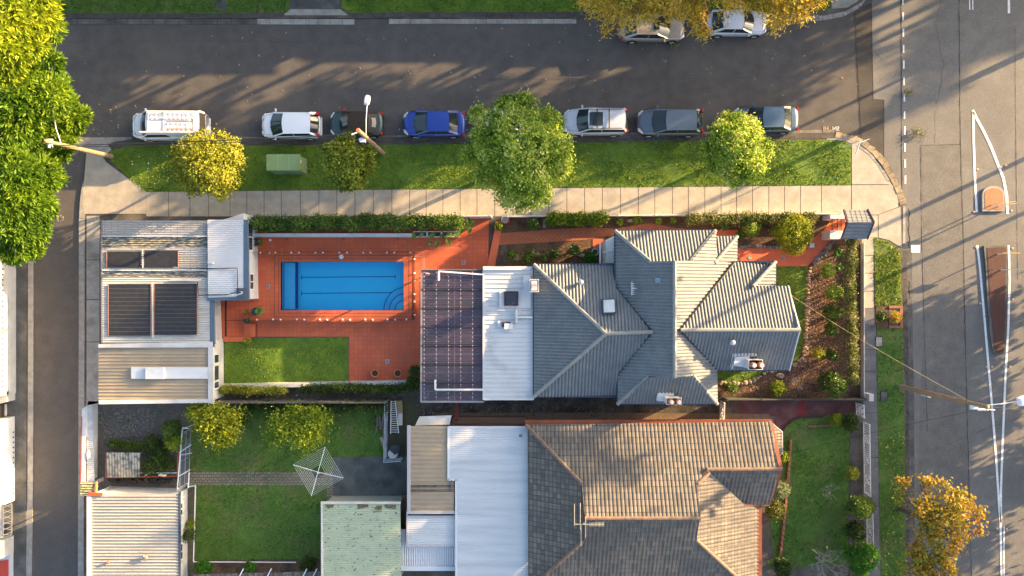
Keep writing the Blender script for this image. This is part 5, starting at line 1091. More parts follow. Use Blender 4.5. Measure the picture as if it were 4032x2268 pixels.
# ---------------------------------------------------------------- utility poles and lamps
def pole(label, base, top, zt, r0, r1, lamp, arm0, headsz, cross=True):
    b = Vector(W(*base)); t_ = Vector(W(top[0], top[1], zt)); t = thing('utility_pole', label, 'utility pole', b[:])
    n = 7; pts = [b.lerp(t_, i/(n-1)) for i in range(n)]; build('pole', MB().tube(pts, [r0+(r1-r0)*i/(n-1) for i in range(n)], 12), wood, t, smooth=True)
    return t, b, t_
def lamp(t, a, h, size=(.62,.36), m=white):
    a = Vector(a); h = Vector(h); build('lamp_arm', MB().tube([a, a.lerp(h,.5)+Vector((0,0,.15)), h], .03, 8), steel_l, t)
    d = (h-a).normalized(); ang = math.atan2(d.y, d.x); hd = MB(); c = h + d*size[0]*.5
    M = Matrix.Rotation(ang, 3, 'Z'); vs = []
    for z, k in ((-.06,1),(.05,.95),(.10,.6)):
        for (x, y) in ((-.5,-.4),(-.2,-.5),(.25,-.5),(.45,-.3),(.5,0),(.45,.3),(.25,.5),(-.2,.5),(-.5,.4)): vs.append(c + M @ Vector((x*size[0]*k, y*size[1]*k, z)))
    fs = [tuple(range(8,-1,-1)), tuple(range(18,27))] + [(i+j*9, (i+1)%9+j*9, (i+1)%9+(j+1)*9, i+(j+1)*9) for i in range(9) for j in range(2)]
    build('lamp_head', MB().add(vs, fs), m, t)
p1, b1, t1 = pole('timber power pole with lamp leaning over the lane mouth in front of feathery trees', (440,616), (176,555), 7.6, .17, .12, 0, 0, 0)
lamp(p1, b1.lerp(t1,.78), W(210,440,6.9))
p2, b2, t2 = pole('timber power pole with orange cap and lamp behind the dark green car', (1508,602), (1410,513), 8.6, .17, .13, 0, 0, 0)
lamp(p2, b2.lerp(t2,.72), W(1445,412,7.4)); build('pole_cap', MB().tube([t2, t2+Vector((0,0,.08))], [.14,.10], 12), mat('cap_orange',(.50,.14,.05),rough=.6), p2)
build('switch_box', MB().box(W(1428,552,6.3), (.35,.25,.3)).bar(W(1412,550,6.4), W(1442,545,6.3), .08), steel_l, p2); build('cross_arm', MB().bar(W(1410,520,7.6), W(1385,530,7.6), .08), steel_l, p2)
p3, b3, t3 = pole('tall timber power pole leaning over the main road with a round lamp', (3545,1522), (3889,1603), 9.6, .18, .13, 0, 0, 0)
lamp(p3, b3.lerp(t3,.94), W(4003,1581,9.4), (.95,.62), mat('lamp_pale',(.62,.65,.72),rough=.3)); ins_ = MB().box(W(3835,1604,8.5), (.4,.24,.2)).bar(W(3830,1608,8.6), W(3918,1614,8.6), .05)
for u in (3848,3858,3868,3880): ins_.lathe(W(u,1611,8.55), [(.05,0),(.08,.06),(.04,.14),(.06,.2),(0,.22)], 8)
build('insulator_bracket', ins_, steel_l, p3); build('notice', MB().box(W(3645,1560,3.6), (.62,.03,.16), R(-14)), white, p3)
i1 = MB().box(W(197,563,6.9), (.3,.5,.12)); 
for v in (566,574,580): i1.lathe(W(198,v,6.9), [(.05,0),(.08,.08),(.04,.16),(0,.2)], 8)
build('insulator_bracket', i1, steel_l, p1)
def wire(label, pts, r=.012, m=black, sag=0):
    P = []
    for i in range(len(pts)-1):
        a, b = Vector(W(*pts[i])), Vector(W(*pts[i+1])); n = 14
        for k in range(n + (i == len(pts)-2)): s = k/n; P.append(a.lerp(b, s) + Vector((0,0,-sag*4*s*(1-s))))
    solo('overhead_wire', MB().tube(P, r, 5), m, label, 'wire')
wire('black overhead cable from the left pole past the yellowish tree to the middle pole', [(197,574,7.0),(1405,528,7.6)], .03, black, .35)
wire('second thinner cable just above the first between left and middle poles', [(197,580,7.0),(1402,538,7.5)], .02, black, .5)
wire('cable leaving the left pole toward the left edge of the picture', [(195,572,7.0),(-300,640,7.0)], .02, black, .3)
wire('thin pale service wire from the front of the tiled house to the tall pole', [(3113,1162,3.1),(3866,1606,8.6)], .008, mat('wire_tan',(.45,.36,.2),rough=.6), .9)
wire('thin dark wire from the tall pole down across the lower road to the old house', [(3862,1612,8.6),(3100,1790,3.2)], .012, black, .4)
wire('thin dark wire from the tall pole to the right edge', [(3880,1600,8.6),(4300,1640,8.6)], .012, black, .1)
# ---------------------------------------------------------------- cars
def paint(name, c, coat=.8, rough=.35, metal=.0): return mat('paint_'+name, c, rough=rough, coat=coat, metal=metal, spec=.5)
cglass = mat('car_glass', (.02,.03,.034), rough=.06, spec=.5)
headm = mat('headlight_glass', (.6,.62,.62), rough=.15, spec=.7); tailm = mat('tail_light_red', (.45,.015,.012), rough=.2, spec=.6)
rimm = mat('wheel_rim', (.5,.5,.52), rough=.35, metal=.6); tyrem = mat('tyre', (.015,.015,.016), rough=.85)
def grid(mb, rows):
    b = len(mb.v); n = len(rows[0])
    for r in rows: mb.v += [tuple(p) for p in r]
    for i in range(len(rows)-1):
        for j in range(n-1): mb.f.append((b+i*n+j, b+i*n+j+1, b+(i+1)*n+j+1, b+(i+1)*n+j))
    return mb
def make_car(name, label, cat, u, v, L, Wd, H, col, heading, belt=.92, hood=.82, deck=.95, f=(.25,.42,.76,.90), nose=.72, wr=.76, kind='sedan', group='cars parked along the street', roofcol=None, yaw=0., z=.7, bow=.16):
    hl, hw = L/2, Wd/2; t = thing(name, label, cat, W(u, v, z)[:2] + (ZR,), (math.pi if heading == 'left' else 0) + yaw, group)
    X = lambda s: hl - s * L
    st = [(0,nose*.80,hood-.28),(.012,nose*.93,hood-.16),(.045,nose*1.12,hood-.07),(.09,.93,hood-.03),(.15,.97,hood),(f[0],1,belt-.03),(.5,1,belt),(f[3],.985,deck),(.955,.94,deck-.02),(.985,.86,deck-.10),(1,.78,deck-.25)]
    ss = np.linspace(0, 1, 41) ** 1.0; ss = np.unique(np.concatenate([ss, [.006,.012,.03,.045,.97,.985,.992]]))
    def ev(s):
        xs = [q_[0] for q_ in st]; w = np.interp(s, xs, [q_[1] for q_ in st]) * hw; zt = np.interp(s, xs, [q_[2] for q_ in st]); return w, zt
    rings = []
    for s in ss:
        w, zt = ev(s); x = X(s); arch = 0
        half = [(.86*w,.20),(.97*w,.32),(1.0*w,.48),(.995*w,zt*.72+.05),(.965*w,zt*.93),(.90*w,zt-.012),(.78*w,zt+.012),(.45*w,zt+.035),(0,zt+.045)]
        bowx = [-.0 if s > .5 else 0]*9
        ring = [(x - (.10 if s < .05 else (-.08 if s > .95 else 0)) * (y/hw)**2*1.4, y, zz_) for y, zz_ in half] + [(x - (.10 if s < .05 else (-.08 if s > .95 else 0)) * (y/hw)**2*1.4, -y, zz_) for y, zz_ in half[-2::-1]]
        rings.append(ring)
    mb = grid(MB(), rings); n = len(rings[0]); mb.f.append(tuple(range(n))); mb.f.append(tuple(range((len(rings)-1)*n, len(rings)*n))[::-1])
    for i in range(len(rings)-1): mb.f.append((i*n, (i+1)*n, (i+1)*n+n-1, i*n+n-1))
    bd = build('body', mb, col, t, smooth=True, local=True)
    ln = MB()   # bonnet and boot shut lines
    def topline(s, k=.86, n=9):
        w, zt = ev(s); return [(X(s)-.0, y*k*w, zt + .050 - .05*abs(y)**2) for y in np.linspace(-1,1,n)]
    for s in ((.035, f[0]-.01) if kind != 'van' else (.05,)) + ((f[3]+.015,) if kind == 'sedan' else ()): ln.tube(topline(s), .008, 4)
    for sg in (-1,1):
        ln.tube([(X(s), sg*ev(s)[0]*.80, ev(s)[1]+.018) for s in np.linspace(.04, f[0]-.02, 6)], .007, 4)
        for s in ((f[0]+f[1])/2-.02, .52, f[3]-.08): ln.bar((X(s),sg*(hw+.002),.3), (X(s),sg*(hw*.985),belt-.03), .012)
    build('shut_line', ln, dark, bd, local=True)
    wb, wt = hw*.905, hw*wr; zb, zr_ = belt, H
    def curve(s, w, z, b_, n=11, crown=0): return [(X(s) + b_*(1-(y/w)**2), y, z + crown*(1-(y/w)**2)) for y in np.linspace(-w, w, n)]
    fb, ft = curve(f[0], wb, zb, bow*1.3), curve(f[1], wt, zr_-.03, bow*.6, crown=.045); rt_, rb = curve(f[2], wt*.97, zr_-.05, -bow*.4, crown=.045), curve(f[3], wb*.95, deck if kind == 'sedan' else belt+.02, -bow*.7)
    def lerp_rows(A, B, n, bulge=0): return [[tuple(Vector(a).lerp(Vector(b), i/n) + Vector((0,0,bulge*math.sin(math.pi*i/n)))) for a, b in zip(A, B)] for i in range(n+1)]
    cab = MB(); shr = lambda P: [(p[0], p[1]*.985, p[2]-.015) for p in P]
    grid(cab, lerp_rows(shr(fb), shr(ft), 2)); grid(cab, lerp_rows(shr(rt_), shr(rb), 2))
    for sg in (0, -1): grid(cab, [[fb[sg], ft[sg], rt_[sg], rb[sg]], [(p[0], p[1]*.9, p[2]) for p in (fb[sg], ft[sg], rt_[sg], rb[sg])]])
    build('cabin', cab, black, t, smooth=False, local=True)
    rr_ = lerp_rows(ft, rt_, 10, .03); rc = roofcol or col
    ro = build('roof', grid(MB(), rr_), rc, t, smooth=True, local=True)
    def inset(rows, e=.07):
        out = []
        for r in rows: out.append([tuple(Vector(r[0]).lerp(Vector(r[-1]), 0)) if 0 else p for p in r])
        return out
    def sub(A, B, a0, a1, n=5, k=.93, lift=.012):
        rows = lerp_rows(A, B, 20)[int(a0*20):int(a1*20)+1]; return [[(p[0], p[1]*k, p[2]+lift) for p in r] for r in rows]
    build('windscreen', grid(MB(), sub(fb, ft, 0, .98)), cglass, t, smooth=True, local=True)
    if kind != 'van': build('rear_window', grid(MB(), sub(rt_, rb, .06 if kind != 'soft' else .35, .92 if kind != 'soft' else .75, k=.88 if kind != 'soft' else .62)), cglass if kind != 'soft' else mat('soft_window',(.3,.28,.22),rough=.4), t, smooth=True, local=True)
    fr_ = MB()
    for sg in (-1, 0):
        fr_.bar(Vector(fb[sg])+Vector((.02,0,-.02)), Vector(ft[sg]), .09, .05); fr_.bar(Vector(rt_[sg]), Vector(rb[sg]), .15, .06); fr_.bar(Vector(ft[sg])+Vector((.02,0,0)), Vector(rt_[sg]), .07, .06)
        m0 = Vector(fb[sg]).lerp(Vector(rb[sg]), .48); m1 = Vector(ft[sg]).lerp(Vector(rt_[sg]), .35); fr_.bar(m0, m1, .05, .05)
    build('pillars', fr_, rc, t, local=True)
    for sg in (-1, 0):
        out = -1 if sg == 0 else 1
        rows = lerp_rows([fb[sg], tuple(Vector(fb[sg]).lerp(Vector(rb[sg]), .46)), tuple(Vector(fb[sg]).lerp(Vector(rb[sg]), .5)), rb[sg]], [ft[sg], tuple(Vector(ft[sg]).lerp(Vector(rt_[sg]), .34)), tuple(Vector(ft[sg]).lerp(Vector(rt_[sg]), .38)), rt_[sg]], 2)
        rows = [[(p[0], p[1]+out*.012, p[2]) for p in r] for r in rows]
        if kind == 'van':
            rows2 = [r[:2] for r in rows]; m_ = MB(); grid(m_, [r[1:] for r in rows]); build('side_panel', m_, col, t, local=True); rows = rows2
            if sg == 0: pass
        build('side_window', grid(MB(), rows), cglass, t, local=True)
    for sg in (-1, 1):
        for s in (.185, .80):
            x = X(s); r = .32 if H < 1.6 else .35; y = sg*(hw-.11)
            ty = MB().tube([(x,y-.10,r),(x,y-.085,r),(x,y+.085,r),(x,y+.10,r)], [r*.93,r,r,r*.93], 24)
            wo_ = build('wheel', ty, tyrem, t, smooth=False, local=True); ri = MB().tube([(x,y+sg*.095,r),(x,y+sg*.112,r)], [r*.68,r*.62], 20)
            build('rim', ri, rimm, wo_, local=True)
            ar = MB().tube([(x,sg*(hw-.02),r+.02),(x,sg*(hw+.006),r+.02)], r*1.12, 24); build('wheel_arch', ar, dark, t, local=True)
            sp = MB()
            for k in range(5): a_ = k*2*math.pi/5; sp.bar((x,y+sg*.118,r), (x+.6*r*math.cos(a_),y+sg*.118,r+.6*r*math.sin(a_)), .045,.02)
            build('spoke', sp, steel_l, wo_, local=True)
        w, zt = ev(.03); hl_ = MB(); P = [(X(.008),sg*hw*nose*.62,hood-.20),(X(.016),sg*hw*nose*.98,hood-.18),(X(.075),sg*hw*.915,hood-.10),(X(.07),sg*hw*.80,hood-.02),(X(.03),sg*hw*nose*.72,hood-.055)]
        hl_.poly([(p[0]+.02,p[1]*1.005,p[2]+.03) for p in P]).poly([(p[0]-.06,p[1]*.97,p[2]-.06) for p in P])
        for i in range(5): a_, b_ = [(p[0]+.02,p[1]*1.005,p[2]+.03) for p in P][i], [(p[0]+.02,p[1]*1.005,p[2]+.03) for p in P][(i+1)%5]; hl_.poly([a_, b_, (b_[0]-.07,b_[1]*.97,b_[2]-.08), (a_[0]-.07,a_[1]*.97,a_[2]-.08)])
        build('headlight', hl_, headm, t, local=True)
        tz = deck-.10 if kind in ('sedan','soft') else belt+.02
        tl = MB().box((X(.975),sg*hw*.80,tz), (.16,.22,.17 if kind in ('sedan','soft') else .45), sg*.35); build('tail_light', tl, tailm, t, local=True)
        mr = MB().box((X(f[0]+.045),sg*(hw+.09),belt+.05), (.10,.20,.12), sg*-.2).bar((X(f[0]+.04),sg*hw*.95,belt), (X(f[0]+.045),sg*(hw+.05),belt+.02), .04); build('mirror', mr, col if kind != 'soft' else mat('mirror_red',(.4,.03,.03),rough=.4), t, local=True)
    bp = MB().box((X(.004),0,.38), (.10,hw*1.25,.12)).box((X(.996),0,.38), (.10,hw*1.35,.12)); build('bumper', bp, col if kind != 'suvb' else dark, t, local=True)
    build('grille', MB().box((X(.004)+.01,0,.56), (.08,hw*.75,.10)), black, t, local=True)
    if kind != 'van': wp_ = MB().bar((X(f[0]-.012)+bow,-.25,belt+.05), (X(f[0]+.05)+bow,.15,belt+.12), .02).bar((X(f[0]-.012)+bow,.2,belt+.05), (X(f[0]+.06)+bow*.8,.6,belt+.12), .02); build('wiper', wp_, black, t, local=True)
    return t, X, ev
wht = paint('white', (.72,.74,.78)); S = 54.
van, X, ev = make_car('delivery_van', 'white van with two ladders on its roof and dark letters on its side', 'van', 670, 497, 5.35, 1.95, 1.98, wht, 'left', belt=1.22, hood=1.12, deck=1.22, f=(.17,.29,.975,.992), nose=.74, wr=.84, kind='van', bow=.14)
def ladder_on(parent, label, x0, x1, y0, y1, z, m, mr, n, taper=0):
    c = parent.location + Vector((-(x0+x1)/2, -(y0+y1)/2, z)); t = thing('roof_ladder', label, 'ladder', c); d = ((x1-x0)/2, (y1-y0)/2)
    build('stile', MB().bar((-d[0],-d[1]-taper,0), (d[0],-d[1],0), .05).bar((-d[0],d[1],0), (d[0],d[1],0), .05), m, t, local=True)
    for k in range(n): x = -d[0]+.1+(2*d[0]-.2)*k/(n-1); build('rung', MB().bar((x,-d[1],0), (x,d[1],0), .04), mr, t, local=True)
    return t
ladder_on(van, 'long plain metal ladder on the roof of the white van, the upper one', -2.2, .9, -.78, -.30, 2.10, steel_l, steel, 10)
ladder_on(van, 'red sided stepladder on the roof of the white van', -2.2, -.35, -.02, .48, 2.10, mat('ladder_red',(.45,.06,.05),rough=.5), steel_l, 6, .0)
rk = MB()
for x in (-2.25,-.1,1.0): rk.bar((x,-.8,2.03), (x,.8,2.03), .05)
build('roof_bar', rk, steel_l, van, local=True); build('roof_tube', MB().tube([(-2.4,.72,2.06),(1.55,.70,2.06)], .07, 10), white, van, local=True)
tx = text('side_lettering', 'LE', 0, 0, .34, mat('letter_dark',(.02,.06,.07),rough=.5), parent=van, loc=(-.55,.985,.98), rz=math.pi, rx=R(80))
make_car('white_hatchback', 'white hatchback parked behind the van', 'car', 1144, 492, 4.25, 1.86, 1.46, wht, 'left', belt=.98, hood=.90, deck=1.0, f=(.22,.42,.86,.965), wr=.78, kind='hatch')
make_car('convertible_car', 'dark green small car with black soft roof', 'car', 1403, 486, 3.82, 1.78, 1.40, paint('green', (.012,.05,.040)), 'left', belt=.92, hood=.86, deck=.94, f=(.24,.40,.74,.90), kind='soft', roofcol=mat('soft_top',(.045,.032,.022),(.03,.024,.018),scale=6,rough=.8))
make_car('blue_sedan', 'bright blue sedan parked behind the small green car', 'car', 1709, 485, 4.48, 1.84, 1.46, paint('blue', (.008,.045,.30), metal=.2), 'left', f=(.22,.42,.74,.88))
make_car('white_hatchback', 'white car almost hidden beneath the biggest street tree', 'car', 1998, 482, 4.2, 1.8, 1.48, wht, 'left', belt=.98, hood=.90, deck=1.0, f=(.24,.42,.86,.965), kind='hatch')
suv, X, ev = make_car('silver_suv', 'silver four wheel drive with roof bars and dark sunroof', 'car', 2345, 479, 4.58, 1.86, 1.70, paint('silver', (.50,.52,.57), metal=.2), 'left', belt=1.10, hood=1.02, deck=1.12, f=(.24,.38,.93,.975), wr=.80, kind='hatch')
rb = MB()
for x in (.0,-.85): rb.bar((x,-.70,1.80), (x,.70,1.80), .06)
for y in (-.68,.68): rb.bar((.6,y,1.75), (-1.8,y,1.75), .04)
build('roof_rack', rb, dark, suv, local=True); build('sunroof', MB().box((.05,0,1.735), (.95,.95,.02)), cglass, suv, local=True)
make_car('grey_wagon', 'blue grey station wagon parked right of the silver four wheel drive', 'car', 2640, 480, 4.72, 1.86, 1.50, paint('bluegrey', (.10,.135,.175), metal=.3), 'left', f=(.25,.42,.86,.965), belt=.97, hood=.90, deck=1.0, kind='hatch')
make_car('slate_sedan', 'slate blue sedan partly under the second large tree, nearest the corner', 'car', 3018, 468, 4.65, 1.84, 1.45, paint('slate', (.07,.12,.17), metal=.3), 'left', f=(.24,.42,.72,.86))
gold, X, ev = make_car('gold_sedan', 'gold beige sedan with dark sunroof under the orange leaved tree', 'car', 2568, 112, 4.70, 1.82, 1.45, paint('gold', (.36,.31,.25), metal=.3), 'right', f=(.28,.45,.76,.92), z=.5)
build('sunroof', MB().box((.15,0,1.515), (.42,.80,.02)), cglass, gold, local=True)
make_car('silver_sedan', 'pale silver sedan parked right of the gold one by the far kerb', 'car', 2900, 92, 4.35, 1.76, 1.42, paint('palesilver', (.55,.57,.62), metal=.2), 'right', f=(.28,.45,.76,.92), z=.5)

# ---------------------------------------------------------------- foliage
def leaves(blobs, n, size=(.28,.12), seed=0, clump=6, spread=.22, fan=False, shell=.55, up=.15, droop=0.0):
    r = np.random.RandomState(seed); B = np.array(blobs, float); w = B[:,3]**2; w /= w.sum()
    nc = max(1, n // clump); bi = r.choice(len(B), nc, p=w); d = r.normal(size=(nc,3)); d[:,2] = np.abs(d[:,2]) * 1.0 - .25; d /= np.linalg.norm(d, axis=1)[:,None]
    rad = (shell + (1-shell) * r.rand(nc)**.6)[:,None]; rz = B[bi,4] if B.shape[1] > 4 else B[bi,3]
    sc3 = np.c_[B[bi,3], B[bi,3], rz]; cen = B[bi,:3] + d * rad * sc3
    P = np.repeat(cen, clump, 0); D = np.repeat(d, clump, 0); m = len(P)
    if fan:
        tdir = D + r.normal(size=(m,3)) * .55; tdir[:,2] *= .5; tdir[:,2] += droop
    else:
        P = P + r.normal(size=(m,3)) * spread; tdir = r.normal(size=(m,3)); tdir[:,2] += droop
    tdir /= np.linalg.norm(tdir, axis=1)[:,None]
    nrm = D * .7 + r.normal(size=(m,3)) * .5; nrm[:,2] += up; b = np.cross(nrm, tdir); b /= (np.linalg.norm(b, axis=1)[:,None] + 1e-9)
    s = (.7 + .6 * r.rand(m))[:,None]; a = size[0] * s; c = size[1] * s / 2
    if fan: p0 = P; p2 = P + tdir * a
    else: p0 = P - tdir * a/2; p2 = P + tdir * a/2
    mid = (p0 + p2) / 2; V = np.stack([p0, mid + b*c, p2, mid - b*c], 1).reshape(-1, 3); F = np.arange(m*4).reshape(-1, 4)
    return V, F
def pxb(bl):  # blobs from photograph positions: (u, v, z, radius px [, flatten])
    out = []
    for b in bl:
        x, y, z = W(b[0], b[1], b[2]); r_ = b[3] / PX * (HC - b[2]) / HC; out.append((x, y, z, r_, r_ * (b[4] if len(b) > 4 else .8)))
    return out
def tree(label, base, bl, n, m, seed=0, size=(.28,.14), trunk=.16, name='street_tree', cat='tree', group=None, bm=None, nb=9, **kw):
    B = pxb(bl); b0 = Vector(base if len(base) == 3 else W(*base)); t = thing(name, label, cat, b0[:], group=group)
    cx = sum(b[0] for b in B)/len(B); cy = sum(b[1] for b in B)/len(B); cz = min(b[2] for b in B); rr_ = random.Random(seed)
    tk = MB(); top = Vector((b0.x*.6+cx*.4, b0.y*.6+cy*.4, cz*.75)); tk.tube([b0, b0.lerp(top,.5)+Vector((rr_.uniform(-.1,.1),rr_.uniform(-.1,.1),0)), top], [trunk*1.15, trunk*.9, trunk*.75], 9)
    for k in range(nb):
        q_ = Vector(B[rr_.randrange(len(B))][:3]) + Vector((rr_.uniform(-.5,.5), rr_.uniform(-.5,.5), 0)); mid = top.lerp(q_, .5) + Vector((rr_.uniform(-.3,.3), rr_.uniform(-.3,.3), .2)); tk.tube([top, mid, q_], [trunk*.55, trunk*.35, trunk*.12], 6)
    build('trunk', tk, bm or bark, t); build('crown', leaves(B, n, size, seed, **kw), m, t); return t
jac1 = leafmat('leaf_jacaranda_bright', [(.07,.12,.006),(.18,.26,.010),(.30,.37,.018),(.42,.46,.03)], .35, .35)
jac2 = leafmat('leaf_jacaranda', [(.025,.07,.006),(.07,.15,.010),(.15,.25,.014),(.28,.36,.02)], .35, .35)
lf_gy = leafmat('leaf_golden', [(.09,.12,.012),(.21,.23,.02),(.34,.34,.03),(.48,.45,.08)], .3, .7)
lf_g = leafmat('leaf_glossy', [(.05,.12,.012),(.18,.30,.03),(.42,.50,.07),(.72,.72,.28)], .4, .8, .4)  # palest ramp colours stand in for sun highlights on the crown
lf_g3 = leafmat('leaf_green', [(.02,.05,.008),(.05,.11,.014),(.11,.17,.022),(.20,.24,.05)], .25, .8, .4)
lf_eu = leafmat('leaf_euc', [(.16,.14,.02),(.40,.30,.03),(.62,.44,.06),(.75,.55,.22)], .45, .9)
lf_au = leafmat('leaf_autumn', [(.14,.18,.02),(.34,.27,.025),(.42,.22,.035),(.50,.21,.08)], .4, .3)
lf_dk = leafmat('leaf_dark', [(.012,.03,.006),(.03,.06,.010),(.06,.10,.014),(.12,.15,.03)], .2, .8)
lf_lm = leafmat('leaf_lime', [(.05,.11,.008),(.12,.19,.010),(.24,.30,.015),(.38,.38,.05)], .3, 1.0)
lf_vi = leafmat('leaf_vivid', [(.02,.08,.008),(.05,.17,.012),(.10,.26,.02)], .3, 1.0)
lf_ye = leafmat('leaf_yellow_conifer', [(.10,.14,.008),(.24,.27,.012),(.44,.43,.03)], .3, 1.2)
lf_fl = leafmat('leaf_flowering', [(.03,.06,.01),(.08,.12,.015),(.20,.20,.05),(.45,.36,.25)], .25, 1.5)
lf_sp = leafmat('leaf_spiky', [(.05,.12,.02),(.12,.21,.05),(.25,.33,.12)], .2, 1.5)
grassb = leafmat('grass_blade', [(.06,.13,.012),(.12,.20,.02),(.20,.27,.03)], .3, .6)
grassy = leafmat('grass_blade_dry', [(.11,.18,.015),(.20,.28,.025),(.34,.36,.06)], .3, .6)
grassd = leafmat('grass_blade_deep', [(.045,.10,.012),(.08,.155,.02),(.14,.20,.03)], .3, .6)

tree('bright yellow green feathery tree at the top left corner', (-60,120), [(60,70,9,120),(-60,150,9.5,140),(30,190,9,95),(150,60,8.6,70),(180,80,8.2,45),(100,160,8.6,75),(10,260,8.6,80),(-30,-60,9,150),(120,-40,9,110)], 34000, jac1, 1, (.42,.10), .3, 'feathery_tree', fan=True, clump=8, shell=.6, droop=-.1)
tree('large deep green feathery tree overhanging the lane mouth', (-80,560), [(190,110,7.2,50),(175,255,7.0,62),(100,310,7.2,85),(225,340,5.2,45),(60,400,7.6,120),(190,380,7.2,80),(250,430,4.6,60),(290,470,4.4,45),(312,455,4.3,34),(180,490,4.2,95),(50,500,7,110),(235,545,4.2,62),(120,600,4.4,100),(215,600,4.2,48),(40,600,6,100),(225,715,4.6,25)], 38000, jac2, 2, (.42,.10), .3, 'feathery_tree', fan=True, clump=8, shell=.55, droop=-.1)
tree('lower feathery tree with hanging fronds at the left edge above the white wall', (-70,800), [(40,680,7.6,110),(150,690,6.6,75),(190,690,6.2,45),(60,790,7.2,110),(150,800,6.6,60),(185,835,6.0,32),(50,880,7.0,95),(130,900,6.2,60),(60,960,6.2,70),(120,970,5.8,42),(50,1000,5.6,30)], 26000, jac2, 3, (.42,.10), .28, 'feathery_tree', fan=True, clump=8, shell=.55, droop=-.1)
tree('rounded golden green street tree beside the white van', (842,625), [(820,640,4.2,100),(760,600,3.8,65),(890,600,3.8,68),(860,560,3.6,45),(800,555,3.7,40),(770,700,3.6,70),(870,710,3.6,70),(930,640,3.2,38),(710,650,3.2,40),(820,680,4.6,70),(880,770,2.6,22),(700,600,3.0,25),(905,700,3.2,45)], 17000, lf_gy, 4, (.17,.10), .12, clump=10, spread=.14, shell=.45)
tree('smallest street tree, olive green, beside the utility cabinet', (1385,650), [(1375,640,3.4,70),(1340,590,3.0,42),(1370,555,3.0,30),(1320,650,2.9,40),(1430,640,3.0,42),(1390,700,2.8,50),(1450,660,2.6,28),(1300,590,2.6,25),(1350,720,2.4,28),(1440,600,2.6,26)], 9000, leafmat('leaf_olive', [(.06,.09,.010),(.15,.19,.018),(.30,.33,.03),(.45,.42,.08)], .3, .9), 5, (.20,.11), .10, clump=10, spread=.13, shell=.45)
tree('largest street tree, pale glossy green, covering the footpath and a white car', (2048,640), [(2050,560,6.0,130),(2130,500,5.6,75),(2010,440,5.4,65),(2070,410,5.2,40),(1930,490,4.8,60),(2170,590,5.4,85),(2200,650,5.0,55),(1960,600,5.4,90),(2060,690,5.6,100),(2000,760,4.8,60),(2110,760,4.8,60),(1880,450,3.8,32),(1870,620,3.6,48),(2180,480,4.8,40),(1920,700,4.2,45),(1900,540,4.2,50),(2050,800,4.2,35),(2060,378,4.6,16)], 34000, lf_g, 6, (.19,.11), .18, clump=12, spread=.15, shell=.45)
tree('dense round pale green street tree partly over the slate sedan', (2895,610), [(2895,585,4.6,90),(2840,530,4.2,52),(2945,530,4.2,55),(2990,590,4.0,48),(2830,640,4.0,55),(2960,660,4.0,55),(2890,690,3.8,48),(2800,590,3.6,38),(2900,480,3.8,38),(2860,470,3.4,26),(2960,490,3.6,28),(2780,620,3.0,22)], 21000, lf_g, 7, (.18,.10), .14, clump=12, spread=.14, shell=.45)
tree('tall eucalypt with orange yellow leaves hanging over the two sedans at the top', (2760,-190), [(2500,20,8.5,85),(2360,20,8,60),(2290,5,7.6,35),(2400,70,7.2,30),(2390,130,6.4,24),(2470,95,6.8,32),(2620,15,8.6,75),(2700,10,8.4,70),(2750,90,7.2,36),(2765,125,6.6,30),(2850,60,7.8,24),(2910,-10,8.4,70),(3010,20,8.4,60),(3100,30,8.0,55),(3060,90,7.2,36),(3150,70,7.4,30),(3180,20,7.8,32),(3230,-60,8.2,80),(2600,-110,9.5,140),(2850,-120,9.5,140),(3080,-120,9.5,130),(2380,-70,8.8,90),(2550,60,7.2,40),(2670,50,7.6,35),(2740,55,7.4,30)], 19000, lf_eu, 8, (.28,.08), .32, 'eucalypt', clump=12, spread=.22, shell=.3, nb=22, droop=-.5)
tree('autumn tree with orange and yellow leaves over the kerb at bottom right', (3545,2002), [(3640,1900,4.6,40),(3560,1900,4.2,28),(3550,1950,4.0,30),(3700,1905,4.8,35),(3730,2000,5.0,75),(3640,1990,4.8,55),(3790,1980,4.6,50),(3850,2020,4.2,32),(3760,2070,4.6,60),(3660,2080,4.6,60),(3620,2150,4.2,50),(3700,2160,4.4,60),(3770,2150,4.2,35),(3600,2210,4.0,60),(3690,2240,4.2,70),(3760,1940,4.6,30),(3850,2090,4.0,25),(3650,2330,4.4,80)], 5600, lf_au, 9, (.22,.14), .17, 'autumn_tree', clump=14, spread=.17, nb=26, shell=.15)
tree('golden leaved lemon tree at the top left of the back lawn', (850,1665), [(860,1640,2.9,45),(830,1680,2.8,40),(900,1680,2.8,42),(860,1720,2.6,36),(800,1640,2.6,34),(780,1620,2.2,28),(920,1640,2.5,28),(900,1720,2.4,28)], 7000, lf_ye, 10, (.17,.10), .08, 'lemon_tree')
tree('loose lime green fruit tree above the clothesline', (1180,1700), [(1130,1690,2.6,45),(1200,1660,2.6,45),(1240,1640,2.6,34),(1190,1720,2.6,45),(1240,1700,2.4,38),(1270,1660,2.2,30),(1090,1660,2.2,28),(1080,1720,2.0,24),(1160,1625,2.2,26),(1220,1750,2.0,24)], 6500, lf_lm, 11, (.16,.09), .07, 'fruit_tree', spread=.3, shell=.3)

